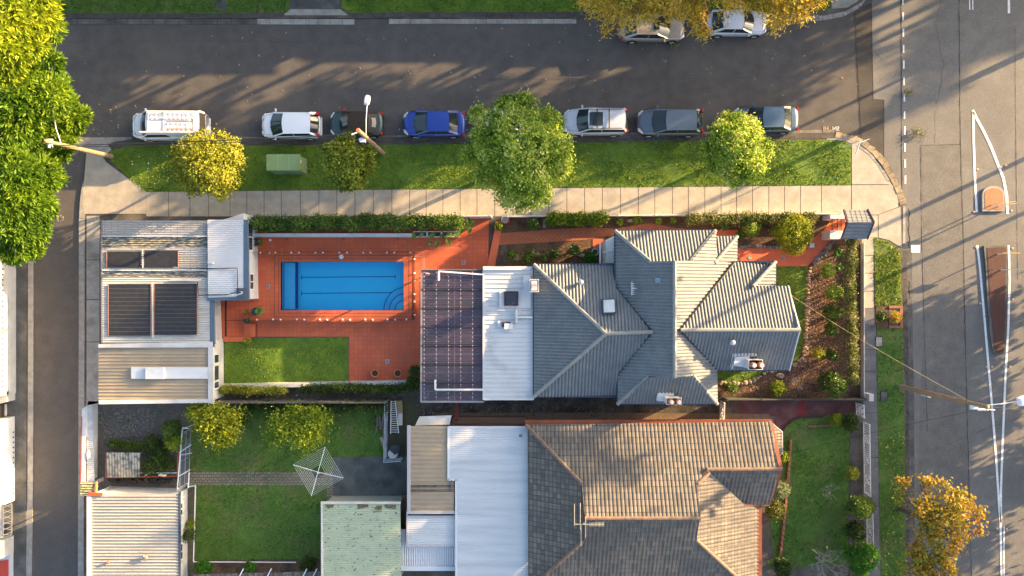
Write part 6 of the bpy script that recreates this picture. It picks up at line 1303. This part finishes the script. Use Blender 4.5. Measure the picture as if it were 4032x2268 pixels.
def bush(label, u, v, r, h, m, n=900, seed=0, name='shrub', cat='shrub', size=(.12,.07), group=None, flat=.7, flowers=None, nf=0, lumps=6):
    rr_ = random.Random(seed*7+int(u)); bl = [(u, v, h, r*.75, h*54/ r/ .75*.5)]
    for k in range(lumps): a = rr_.uniform(0, 6.28); d = r*rr_.uniform(.35,.62); bl.append((u+d*math.cos(a), v+d*math.sin(a), h*rr_.uniform(.6,.95), r*rr_.uniform(.3,.45), flat))
    B = pxb(bl); t = thing(name, label, cat, W(u,v), group=group); st_ = MB(); b0 = Vector(W(u,v))
    for b in B[:5]: st_.tube([b0, Vector((b[0],b[1],b[2]*.9))], [.03,.015], 5)
    build('stem', st_, bark, t); build('foliage', leaves(B, n, size, seed, spread=.08), m, t)
    if nf: build('flower', leaves(B, nf, (.11,.10), seed+50, clump=1, shell=.95, spread=.02), flowers, t)
    return t
pinkf = mat('petal_pink', (.65,.06,.14), rough=.6); palef = mat('petal_pale', (.75,.60,.50), (.75,.45,.40), scale=2, rough=.6); whitef = mat('petal_white', (.8,.75,.6), rough=.6)
# hedges: each run of hedge is one thing
def hedge(label, pts, w, h, m, n, seed, size=(.12,.07), name='hedge'):
    rr_ = random.Random(seed); bl = []
    for (a, b) in zip(pts[:-1], pts[1:]):
        L = math.hypot(b[0]-a[0], b[1]-a[1]); k = int(L/(w*.55))
        for i in range(k+1): bl.append((a[0]+(b[0]-a[0])*i/k, a[1]+(b[1]-a[1])*i/k+rr_.uniform(-.12,.12)*w, h*rr_.uniform(.75,1.02), w*rr_.uniform(.5,.66), 1.1))
    t = thing(name, label, 'hedge', W(*pts[0])); B = pxb(bl); st_ = MB()
    for b in B: st_.tube([(b[0],b[1],0),(b[0],b[1],b[2])], .03, 5)
    build('stem', st_, bark, t)['kind'] = 'stuff'; build('foliage', leaves(B, n, size, seed, spread=.10, shell=.5), m, t); return t
hedge('long dark green hedge above the pool', [(1015,880),(1795,872)], 46, 1.9, lf_g3, 26000, 21)
hedge('low patchy dark hedge along the bottom of the pool terrace', [(1190,1532),(1330,1524),(1420,1528),(1520,1534),(1640,1516)], 26, 1.0, lf_dk, 8000, 22)
hedge('olive low hedge at the bottom left of the pool lawn', [(880,1534),(1120,1538)], 22, .9, lf_gy, 4500, 23)
hedge('long flowering hedge along the right front fence', [(3352,935),(3345,1100),(3352,1300),(3358,1490)], 34, 1.4, lf_fl, 12000, 24)
hedge('flowering shrubs above the front door path', [(2720,862),(2900,862),(3100,860),(3200,858)], 34, 1.3, lf_fl, 9000, 25)
hedge('overgrown dark bushes along the grey fence at top of the back lawn', [(1000,1598),(1240,1606),(1420,1598),(1510,1600)], 36, 1.1, lf_dk, 8000, 26)
hedge('dark green creeper mass in the rough yard beside the coop', [(600,1740),(640,1800),(600,1840),(680,1830)], 50, .7, lf_dk, 8000, 27)
hedge('row of low green weeds above the coop', [(440,1745),(500,1755),(580,1755)], 18, .5, lf_g3, 2500, 28)
hedge('bright green fern bank in the bed above the brick path', [(2170,862),(2270,862),(2370,860)], 38, .9, lf_lm, 4000, 29, (.28,.07))
for i, a in enumerate((
 ('large yellow green conifer bush beside the front gate', 3130,915,95,1.7,lf_ye,6500), ('green leafy bush growing between rough yard and lemon tree', 680,1690,44,1.6,lf_g3,2600),
 ('yellow green bush just below the dark creeper mass', 690,1740,36,1.5,lf_lm,1800), ('dark green bush beside the lemon tree', 960,1630,40,1.3,lf_dk,1800),
 ('vivid green hibiscus with pink flowers at the bottom of the dark footpath', 3395,2195,82,1.9,lf_vi,5500), ('dense dark green round shrub against the lattice fence', 3385,1995,58,1.8,lf_g3,4200),
 ('greyish low shrub below the dense round shrub', 3370,2090,46,1.1,lf_dk,2000), ('pale grey green round shrub at the corner of the old tiled house', 3070,1928,42,1.4,leafmat('leaf_sage',[(.08,.11,.05),(.14,.18,.09),(.24,.28,.15)],.2,1),2400),
 ('olive bushy shrub below the grey green one', 3048,2010,42,1.3,leafmat('leaf_olive2',[(.05,.06,.012),(.10,.11,.02),(.18,.17,.03)],.2,1),2200), ('small lime shrub at the end of the orange brick edging', 3085,1798,18,.7,lf_lm,500),
 ('small lime green bush behind the short brick row', 3292,1655,26,.7,lf_lm,800), ('dark bushy shrub by the street end of the neighbour lawn', 3350,1665,32,1.0,lf_dk,1500),
 ('low olive shrub against the inner side of the lattice fence', 3355,1862,24,.8,lf_gy,700), ('small round orange topped shrub in the brick planter by the road', 3522,1247,20,.9,lf_au,900),
 ('clipped hedge square beside the round orange shrub', 3465,1245,17,.8,lf_dk,900), ('dark bush at the left end of the lower pool hedge', 1630,1505,30,1.0,lf_dk,1300), ('leafy dark palm like shrub beside the pergola end', 1636,1465,26,1.3,lf_dk,900),
 ('tree like bush in the lower right corner of the front garden', 3290,1515,52,1.5,lf_g3,3200), ('olive green bush in the middle of the bark garden', 3222,1390,22,.9,lf_gy,800), ('green shrub in the bark garden near the lower end of the house', 3275,1400,22,.8,lf_g3,800),
 ('leafy shrub in the bark garden beside the stone edge', 3280,1150,32,1.0,lf_g,1400), ('leafy shrub second from the top in the bark garden', 3260,1065,28,.9,lf_g,1100), ('leafy green shrub in the mid right of the bark garden', 3275,1235,34,1.0,lf_g3,1300),
 ('leafy green shrub lower in the bark garden', 3270,1300,26,.9,lf_g3,1000), ('feathery green tuft left in the lower front garden', 3065,1528,30,.6,lf_lm,700), ('small green shrub low in the front garden by the house', 2880,1528,20,.5,lf_g3,500),
 ('round green box shrub by the coiled hose', 2322,1012,20,.8,lf_vi,900), ('small round bright shrub at the top corner of the garden bed', 1963,890,13,.5,lf_lm,400), ('bright green shrub clump at bottom of the back lawn near white shed', 800,2235,40,.8,lf_vi,1800),
 ('smaller bright green shrub at bottom edge of the back lawn', 985,2232,20,.6,lf_vi,700), ('dark strappy bush beside the mint shed', 1210,2222,40,.8,lf_dk,1300), ('small green weed clump beside the white shed wall', 752,2068,14,.5,lf_lm,300),
 ('dark fern by the white shed wall', 745,2110,26,.7,lf_dk,500), ('low dark shrubs at the bottom of the neighbour lawn', 3080,2235,44,.7,lf_dk,1800), ('grey green shrub behind the front gate portico', 2960,900,30,1.0,lf_g,1100))):
    l, u, v, r, h, m, n = a; r *= 1.22 if r < 40 else 1; n = int(n*1.3); fl = pinkf if 'pink' in l else None; bush(l, u, v, r, h, m, n, 100+i, flowers=fl, nf=26 if fl else 0)
for i, (u, v, r, nf, l) in enumerate(((2090,1000,18,4,'leftmost'),(2015,1005,20,0,'far left beside the terrace edge'),(2075,1015,20,8,'second from the left'),(2185,1000,20,16,'third, with pink roses'),(2260,985,28,34,'largest, covered in cream flowers'),(2140,1015,13,8,'small one between two rocks'),(2100,880,24,12,'in the bed above the brick path'))):
    bush('rose bush in the lower garden bed, %s' % l if i < 6 else 'rose bush in the bed above the brick path', u, v, r, .8, lf_g3, int(r*40), 200+i, name='rose_bush', flowers=(palef if i != 4 else whitef), nf=nf)
def spiky(label, u, v, r, h, m, n=34, seed=0, pot=None, w=.07, name='spiky_plant'):
    rr_ = random.Random(seed); c = Vector(W(u,v,h)); t = thing(name, label, 'plant', W(u,v)); R_ = r/PX; V = []; F = []
    for k in range(n):
        a = rr_.uniform(0, 6.28); e = rr_.uniform(-.05,1.0); L = R_*rr_.uniform(.75,1.1); d = Vector((math.cos(a)*math.cos(e), math.sin(a)*math.cos(e), math.sin(e))); q_ = Vector((-math.sin(a), math.cos(a), 0))
        p1 = c + d*L*.55; p2 = c + d*L*.95 + Vector((0,0,-L*.22)); b = len(V); V += [c-q_*w*.35, c+q_*w*.35, p1+q_*w*.5, p1-q_*w*.5, p2]; F += [(b,b+1,b+2,b+3),(b+3,b+2,b+4)]
    build('leaf_rosette', MB().add(V, F), m, t)
    build('base', MB().tube([W(u,v,0), W(u,v,h)], [.08,.05], 7) if not pot else MB().lathe(W(u,v,0), [(.16,0),(pot,h*.85),(pot*1.05,h*.9),(pot*.85,h*.9),(pot*.8,h*.7),(0,h*.7)], 20), bark if not pot else mat('pot_charcoal',(.07,.08,.09),rough=.6), t)
    return t
for i, a in enumerate((('large pale spiky agave in a dark pot at the pool corner',1020,1225,26,.8,lf_sp,46,.30),('small spiky plant at the top left of the pool lawn',973,1342,20,.4,lf_lm,34,None),('dark leafy plant in a charcoal pot by the steps',978,1262,14,.7,lf_dk,20,.18),('spiky plant in the small red courtyard beside the white wall',972,1228,15,.6,lf_g3,24,None),
  ('spiky green plant first in the row above the brick path',2440,873,22,.4,lf_lm,36,None),('spiky green plant second in the row above the brick path',2510,862,26,.4,lf_lm,36,None),('spiky green plant third in the row above the brick path',2592,870,20,.4,lf_lm,36,None),('spiky green plant fourth in the row above the brick path',2650,868,20,.4,lf_lm,36,None),
  ('large pale fan palm like plant under the flowering shrubs',2852,893,28,.6,lf_sp,46,None),('bright green spiky clump under the flowering shrubs',2913,925,26,.5,lf_vi,50,None),('pale spiky plant right of the bright green clump',2948,890,20,.5,lf_sp,30,None),('spiky green plant highest in the bark garden',3300,995,26,.5,lf_vi,50,None),('spiky green plant second in the bark garden',3305,1052,20,.4,lf_vi,40,None),
  ('dark spiky plant in the middle of the bark garden',3310,1230,20,.4,lf_g3,34,None),('dark strappy palm at the bottom of the neighbour garden',3035,2225,26,.5,lf_g3,30,None))):
    l, u, v, r, h, m, n, pot = a; spiky(l, u, v, r, h, m, n, 300+i, pot)
t = spiky('dark pot with broad green leaves beside the white window wall', 1025,955,18,.9,lf_g3,9,330,.30,.20)
# giant strelitzia leaves over the planters
sl = thing('broad_leaf_plant', 'broad glossy banana like leaves spilling over the white trough planters', 'plant', W(1740,922)); rr = random.Random(3); V = []; F = []
for (u, v) in ((1630,930),(1660,925),(1690,955),(1720,960),(1765,950),(1700,930),(1800,925),(1810,880),(1780,870),(1830,890),(1850,905),(1845,870),(1740,930),(1815,910),(1860,880),(1795,900),(1770,925)):
    c = Vector(W(u,v,1.5)); a = rr.uniform(0,6.28); d = Vector((math.cos(a),math.sin(a),rr.uniform(-.4,.3))); q_ = Vector((-math.sin(a),math.cos(a),0)); L = rr.uniform(.42,.62); b = len(V)
    V += [c-d*L*.5, c-d*L*.1+q_*L*.33+Vector((0,0,.05)), c+d*L*.3+q_*L*.25, c+d*L*.6, c+d*L*.3-q_*L*.25, c-d*L*.1-q_*L*.33+Vector((0,0,.05)), c]; F += [(b,b+1,b+6),(b+1,b+2,b+3,b+6),(b+6,b+3,b+4,b+5),(b+6,b+5,b)]
    V += [W(1740+(u-1740)*.7,918,.5), c-d*L*.5, c-d*L*.5+Vector((.03,.0,0))]; F.append((b+7,b+8,b+9))
build('leaf', MB().add(V, F), lf_g3, sl)
# bare branching trees
def bare(label, u, v, R_, h, seed, depth=5, name='bare_tree', m=None, r0=.09, up=.55):
    rr_ = random.Random(seed); t = thing(name, label, 'tree', W(u,v)); mb = MB(); b0 = Vector(W(u,v)); 
    def br(p, d, L, r, k):
        q_ = p + d*L; mb.tube([p, p.lerp(q_,.5)+Vector((rr_.uniform(-1,1),rr_.uniform(-1,1),0))*L*.16, q_], [r, r*.85, r*.65], 5)
        if k == 0: return
        for _ in range(3):
            nd = (d + Vector((rr_.uniform(-1,1), rr_.uniform(-1,1), rr_.uniform(-.25,.45)))*.95).normalized(); br(q_, nd, L*rr_.uniform(.5,.9), r*.62, k-1)
    top = b0 + Vector((0,0,h*.35)); mb.tube([b0, top], [r0*1.2, r0], 7); n = 6
    for i in range(n): a = 6.28*i/n + rr_.uniform(-.5,.5); br(top, Vector((math.cos(a), math.sin(a), up)).normalized(), R_*rr_.uniform(.26,.40), r0*.5, depth-2)
    build('branches', mb, m or bark_p, t); return t
bare('large leafless frangipani with pale knobbly branches at the bottom of the neighbour garden', 3215, 2195, 1.75, 2.2, 5, 6, r0=.10)
bare('small leafless shrub with thin twigs in the middle of the neighbour lawn', 3258, 1925, .95, 1.0, 6, 5, r0=.04)
bare('bare pale driftwood like branch in the lower front garden', 3125, 1492, .6, .5, 9, 4, r0=.05, up=.3)
bt2 = thing('cloud_pruned_tree', 'small tree with rounded green tufts on bare branches in the lower front garden', 'tree', W(3250,1500)); bmm = MB(); bb0 = Vector(W(3250,1505)); tuft = [(3240,1475),(3268,1470),(3232,1498),(3235,1525),(3262,1525),(3290,1500)]
for i, (u, v) in enumerate(tuft):
    p = Vector(W(u,v,.9)); bmm.tube([bb0, bb0.lerp(p,.5)+Vector((0,0,.1)), p], [.05,.04,.025], 6); build('foliage_tuft', leaves(pxb([(u,v,1.0,13)]), 350, (.09,.06), 400+i, spread=.03), lf_g3, bt2)
build('trunk', bmm, bark_p, bt2)

# rocks edging the garden
rr = random.Random(8)
def rocks(label, pts, sz, n, m, seed, group):
    rr_ = random.Random(seed); P = [Vector(p) for p in px2(pts)]; seg = [(P[i], P[i+1], (P[i+1]-P[i]).length) for i in range(len(P)-1)]; T = sum(s_[2] for s_ in seg)
    for k in range(n):
        d = T*(k+.5)/n; 
        for a, b, L in seg:
            if d <= L: break
            d -= L
        p = a.lerp(b, min(d/L,1)); s_ = sz*rr_.uniform(.7,1.3); o = solo('garden_rock', MB().rock((p.x+rr_.uniform(-.04,.04), p.y+rr_.uniform(-.04,.04), .05), (s_, s_*rr_.uniform(.6,1), s_*.7), seed*100+k), m, label, 'rock', group)
rocks('sandstone edging rock between front lawn and bark garden', [(3188,1050),(3180,1120),(3175,1260),(3170,1370),(3158,1410),(3120,1442)], .17, 30, sand, 1, 'sandstone rocks edging the front lawn')
rocks('orange sandstone edging rock below the lower lawn strip', [(3108,1452),(3020,1462),(2990,1482),(2960,1500),(2920,1510),(2830,1508)], .17, 18, sand, 2, 'orange rocks below the lower lawn strip')
rocks('grey edging rock above the red front path', [(2910,972),(2960,972),(3040,974),(3140,974)], .17, 15, stone_k, 3, 'grey rocks above the red front path')
rocks('rock on the bark side of the slanting red path', [(3280,948),(3250,990),(3225,1015),(3205,1040)], .24, 8, stone_k, 4, 'rocks beside the slanting red path')
for i, (u, v, s_, l) in enumerate(((2115,1003,.28,'below the first roses'),(2290,1005,.26,'beside the largest rose bush'),(2480,868,.26,'between spiky plants above the path'),(3072,1480,.33,'beside the bare branch'),(3150,1530,.26,'at the bottom of the bark garden'),(2035,1015,.3,'orange one under the left roses'),(2965,915,.2,'beside the bright green clump'))):
    solo('garden_rock', MB().rock(W(u,v,.08), (s_,s_*.65,s_*.6), 60+i), sand, 'single sandstone boulder %s' % l, 'rock')
# grass blades, litter
def scatter(poly, dens, seed):
    r = np.random.RandomState(seed); P = np.array(px2(poly)); a = abs(area([tuple(p) for p in P]))/2; lo, hi = P.min(0), P.max(0); n = int(dens*(hi-lo).prod()); Q = lo + r.rand(n,2)*(hi-lo); ins_ = np.zeros(n, bool); j = len(P)-1
    for i in range(len(P)):
        c = ((P[i,1] > Q[:,1]) != (P[j,1] > Q[:,1])) & (Q[:,0] < (P[j,0]-P[i,0])*(Q[:,1]-P[i,1])/(P[j,1]-P[i,1]+1e-12)+P[i,0]); ins_ ^= c; j = i
    return Q[ins_], r
def grass(name, poly, dens, h, m, seed, w=.03):
    Q, r = scatter(poly, dens, seed); pn = np.sin(Q[:,0]*1.3+2*np.sin(Q[:,1]*.8+seed))+np.sin(Q[:,1]*1.9+1.7*np.sin(Q[:,0]*.6)); Q = Q[pn + r.normal(size=len(Q))*.5 > -1.25]; nz_ = np.sin(Q[:,0]*1.7+seed)+np.sin(Q[:,1]*2.3)+np.sin((Q[:,0]+Q[:,1])*.9); H = (h*(1+.3*nz_/3)*(.5+r.rand(len(Q))))[:,None]
    a = r.rand(len(Q))*6.28; t_ = np.c_[np.cos(a), np.sin(a), 0*a]; lean = np.c_[r.normal(size=(len(Q),2))*.6, np.ones(len(Q))]; p = np.c_[Q, np.full(len(Q), .01)]; ww = w*(.6+r.rand(len(Q)))[:,None]
    V = np.stack([p-t_*ww, p+t_*ww, p+t_*ww*.5+lean*H, p-t_*ww*.5+lean*H], 1).reshape(-1,3); F = np.arange(len(Q)*4).reshape(-1,4)
    tag(build(name, (V, F), m), 'short grass blades growing in the %s' % name.replace('_',' '), 'grass', None, 'stuff')
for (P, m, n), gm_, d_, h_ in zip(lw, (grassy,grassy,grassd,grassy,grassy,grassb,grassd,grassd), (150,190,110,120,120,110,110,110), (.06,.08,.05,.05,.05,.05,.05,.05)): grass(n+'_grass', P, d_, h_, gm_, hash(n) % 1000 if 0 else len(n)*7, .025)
grass('north_grass', [(-50,-20),(1142,-20),(1142,50),(220,50),(-50,50)], 110, .06, grassd, 3); grass('north_verge_grass', [(1344,-20),(3272,-20),(3240,44),(1380,48)], 110, .06, grassb, 4)
def litter(name, label, poly, dens, s, m, seed, z=.03):
    Q, r = scatter(poly, dens, seed); a = r.rand(len(Q))*6.28; t_ = np.c_[np.cos(a), np.sin(a), 0*a]*s; b = np.c_[-np.sin(a), np.cos(a), 0*a]*s*.45; k = (.5+r.rand(len(Q)))[:,None]; p = np.c_[Q, np.full(len(Q), z)]
    V = np.stack([p-t_*k, p+b*k, p+t_*k+[0,0,.02], p-b*k], 1).reshape(-1,3); tag(build(name, (V, np.arange(len(Q)*4).reshape(-1,4)), m), label, 'litter', None, 'stuff')
litl = mat('dry_leaf', (.45,.34,.20), (.30,.20,.10), scale=3, rough=.8); litw = mat('pale_petal', (.7,.72,.7), rough=.7)
litter('fallen_petals', 'white petals scattered on the grass left of the golden tree', [(520,600),(680,600),(680,740),(600,745),(520,650)], 4, .05, litw, 1, .10)
litter('road_leaves', 'dry leaves and twigs scattered on the road', [(300,100),(3400,90),(3430,500),(300,520)], .30, .07, litl, 2, ZR+.03)
litter('road_leaves', 'dry leaves scattered near the lane mouth', [(300,400),(560,400),(520,540),(280,540)], 1.6, .09, litl, 3, ZR+.03)
litter('gutter_leaves', 'brown leaf litter in the far gutter', [(1500,60),(3250,58),(3250,76),(1500,76)], 22, .07, mat('leaf_brown',(.20,.10,.06),(.12,.07,.04),scale=4,rough=.9), 4, .0)
litter('yellow_leaves', 'yellow fallen leaves on the lower kerbside lawn', [(3440,1700),(3570,1700),(3570,2268),(3460,2268)], 4, .06, mat('leaf_litter_yellow',(.55,.38,.05),rough=.8), 5, .09)
litter('bark_chips', 'loose bark chips covering the front garden', [(3190,1050),(3330,960),(3340,1560),(2830,1560),(2960,1515),(3120,1460),(3180,1380)], 160, .045, mat('bark_chip',(.16,.08,.045),(.30,.20,.13),scale=6,rough=.9,rand=.5), 6, .03)
litter('garden_chips', 'loose bark chips in the rose bed', [(1960,985),(2330,965),(2330,1035),(1950,1045)], 120, .04, mat('bark_chip'  ,(.16,.08,.045)), 7, .03)
litter('yard_scraps', 'pale scraps and stalks over the rough yard', [(370,1610),(620,1610),(590,1740),(370,1760)], 60, .06, mat('scrap',(.26,.23,.19),(.16,.14,.11),scale=4,rough=.9,rand=.3), 8, .03)
litter('alley_stones', 'broken stones along the shaded alley', [(1640,1590),(2420,1600),(2420,1640),(1640,1640)], 20, .10, mat('alley_stone',(.14,.13,.12),(.07,.07,.07),scale=4,rough=.9,rand=.4), 9, .05)
for u, v, l in ((3585,363,'small broken leafy twig on the main road by the dashes'),(3625,522,'larger broken leafy branch on the main road below the first twig'),(2660,182,'small green sprig on the dark road near the gold sedan')):
    t = thing('fallen_branch', l, 'branch', W(u,v,ZR)); k = 14 if '522' not in str(v) else 26; build('twig', MB().tube([W(u-22*k/26,v-8,ZR+.05), W(u+22*k/26,v+8,ZR+.05)], .015, 5), bark, t); build('foliage', leaves(pxb([(u-12,v-4,.05,k*.8,.2),(u+10,v+4,.05,k*.7,.2)]), k*6, (.16,.05), 12, clump=3, spread=.1), leafmat('leaf_dried',[(.16,.17,.06),(.28,.28,.12)],.2,1), t)

# ---------------------------------------------------------------- beyond the picture: unseen things placed to throw the long shadows
def far_tree(label, x, y, z, r, n, m, seed, trunk=.25, sz=(.5,.3), flat=.8, lumps=9, shell=.4, lr=1.0):
    rr_ = random.Random(seed); B = [(x,y,z,r*.7*lr,r*.7*flat*lr)]
    for k in range(lumps): a = rr_.uniform(0,6.28); d = r*rr_.uniform(.4,.75); B.append((x+d*math.cos(a), y+d*math.sin(a), z+rr_.uniform(-.6,.5)*r*flat, lr*r*rr_.uniform(.3,.5), lr*r*rr_.uniform(.3,.45)*flat))
    t = thing('unseen_tree', label, 'tree', (x,y,0)); tk = MB(); top = Vector((x,y,z-r*flat*.4)); tk.tube([(x,y,ZR), top.lerp(Vector((x,y,0)),.5), top], [trunk*1.1,trunk*.9,trunk*.7], 9)
    for b in B: tk.tube([top, Vector(b[:3])], [trunk*.4, trunk*.12], 5)
    build('trunk', tk, bark, t); build('crown', leaves(B, n, sz, seed, clump=5, spread=.35, shell=shell), m, t); return t
def far_house(label, x0, y0, x1, y1, ze, zr_, m):
    t = thing('brick_house', label, 'house', ((x0+x1)/2,(y0+y1)/2,0)); build('wall', MB().prism([(x0+.5,y0+.5),(x1-.5,y0+.5),(x1-.5,y1-.5),(x0+.5,y1-.5)],0,ze), brown_b, t); k = (y1-y0)/2; ym = (y0+y1)/2
    build('roof', MB().add([(x0,y0,ze),(x1,y0,ze),(x1,y1,ze),(x0,y1,ze),(x0+k,ym,zr_),(x1-k,ym,zr_)], [(0,1,5,4),(1,2,5),(2,3,4,5),(3,0,4),(3,2,1,0)]), m, t)
def PV(u, v): return W(u, v)[:2]
# unseen skyline north of the street, heights set by its shadow edges
far_house('brick house across the street above the picture, left one', -16, 25.5, 4, 36, 5.5, 8.1, tile_o)
far_house('brick house across the street above the picture, middle one', 4.5, 25.5, 17, 36, 5.0, 7.3, tile_o)
far_house('brick house across the street above the picture, right one', 17.4, 25.5, 38, 36, 5.2, 7.7, tile_b)
N_S = [(1,27,8.6,2.2),(7,28,9.2,2.0),(12.5,29,9.2,1.6),(33.5,27.5,8.6,2.4),(75,38,11,5),(83,43,13,5),(90,47,14,5)]  # thin unseen crowns, added to break the road sunlight into streaks
for i, (x, y, z, r) in enumerate(N_S): far_tree('sparse unseen tree across the street, added to streak the road shade', x, y, z, r, 420 if i < 4 else 1300, lf_g3, 700+i, lumps=6, lr=.5, shell=.1)['group'] = 'trees across the street'
N_T = [(-30,27,6,5),(-22,28,7,5),(-12,29,7.5,4.5),(-6,27.5,7,4),(19.5,27,9.5,3.6),(23,27.5,10.5,4),(27.5,28,9.5,3.4),(39,27,8,3.6),(44,29,9,4.2),(50,31,9,4),(57,33,10,4.5)]
for i, (x, y, z, r) in enumerate(N_T): far_tree('sparse unseen tree across the street, added to streak the road shade', x, y, z, r, 3600 if i not in (7,8,9,10) else 1500, lf_g3, 500+i, lr=1 if i not in (7,8,9,10) else .62, lumps=9 if i < 7 else 14)['group'] = 'trees across the street'
# east side of the main road: unseen trees added for their shade
E_T = [(41.5,19,17.5,3.4,.22),(44,12.5,17.6,4.3,.16),(46,9.5,17.4,3.6,.15),(46,1.5,19.5,4,.2),(46,27,18.5,4,.16),(50,33,20.5,4.5,.2),(45,23,19,3.2,.12),(47,2.4,4.9,4.4,.2),(47.5,-4,4.9,4.4,.2),(47,-10.5,4.8,4.2,.2),(50,-15.5,5.4,3.6,.2),(48,-20,4.8,4.4,.2),(47,-26,5,4.4,.2),(47,-33,5,4.4,.2),(51,-9,12.5,3.6,.25),(51,-22,13,4.2,.25)]
for i, (x, y, z, r, tr_) in enumerate(E_T): far_tree('unseen tree east of the main road, added to cast shade', x, y, z, r, (3000,4200,3600,4200,2600,2600,1800)[i] if i < 7 else 6500, lf_g3, 600+i, trunk=tr_)['group'] = 'unseen shade trees east of the main road'
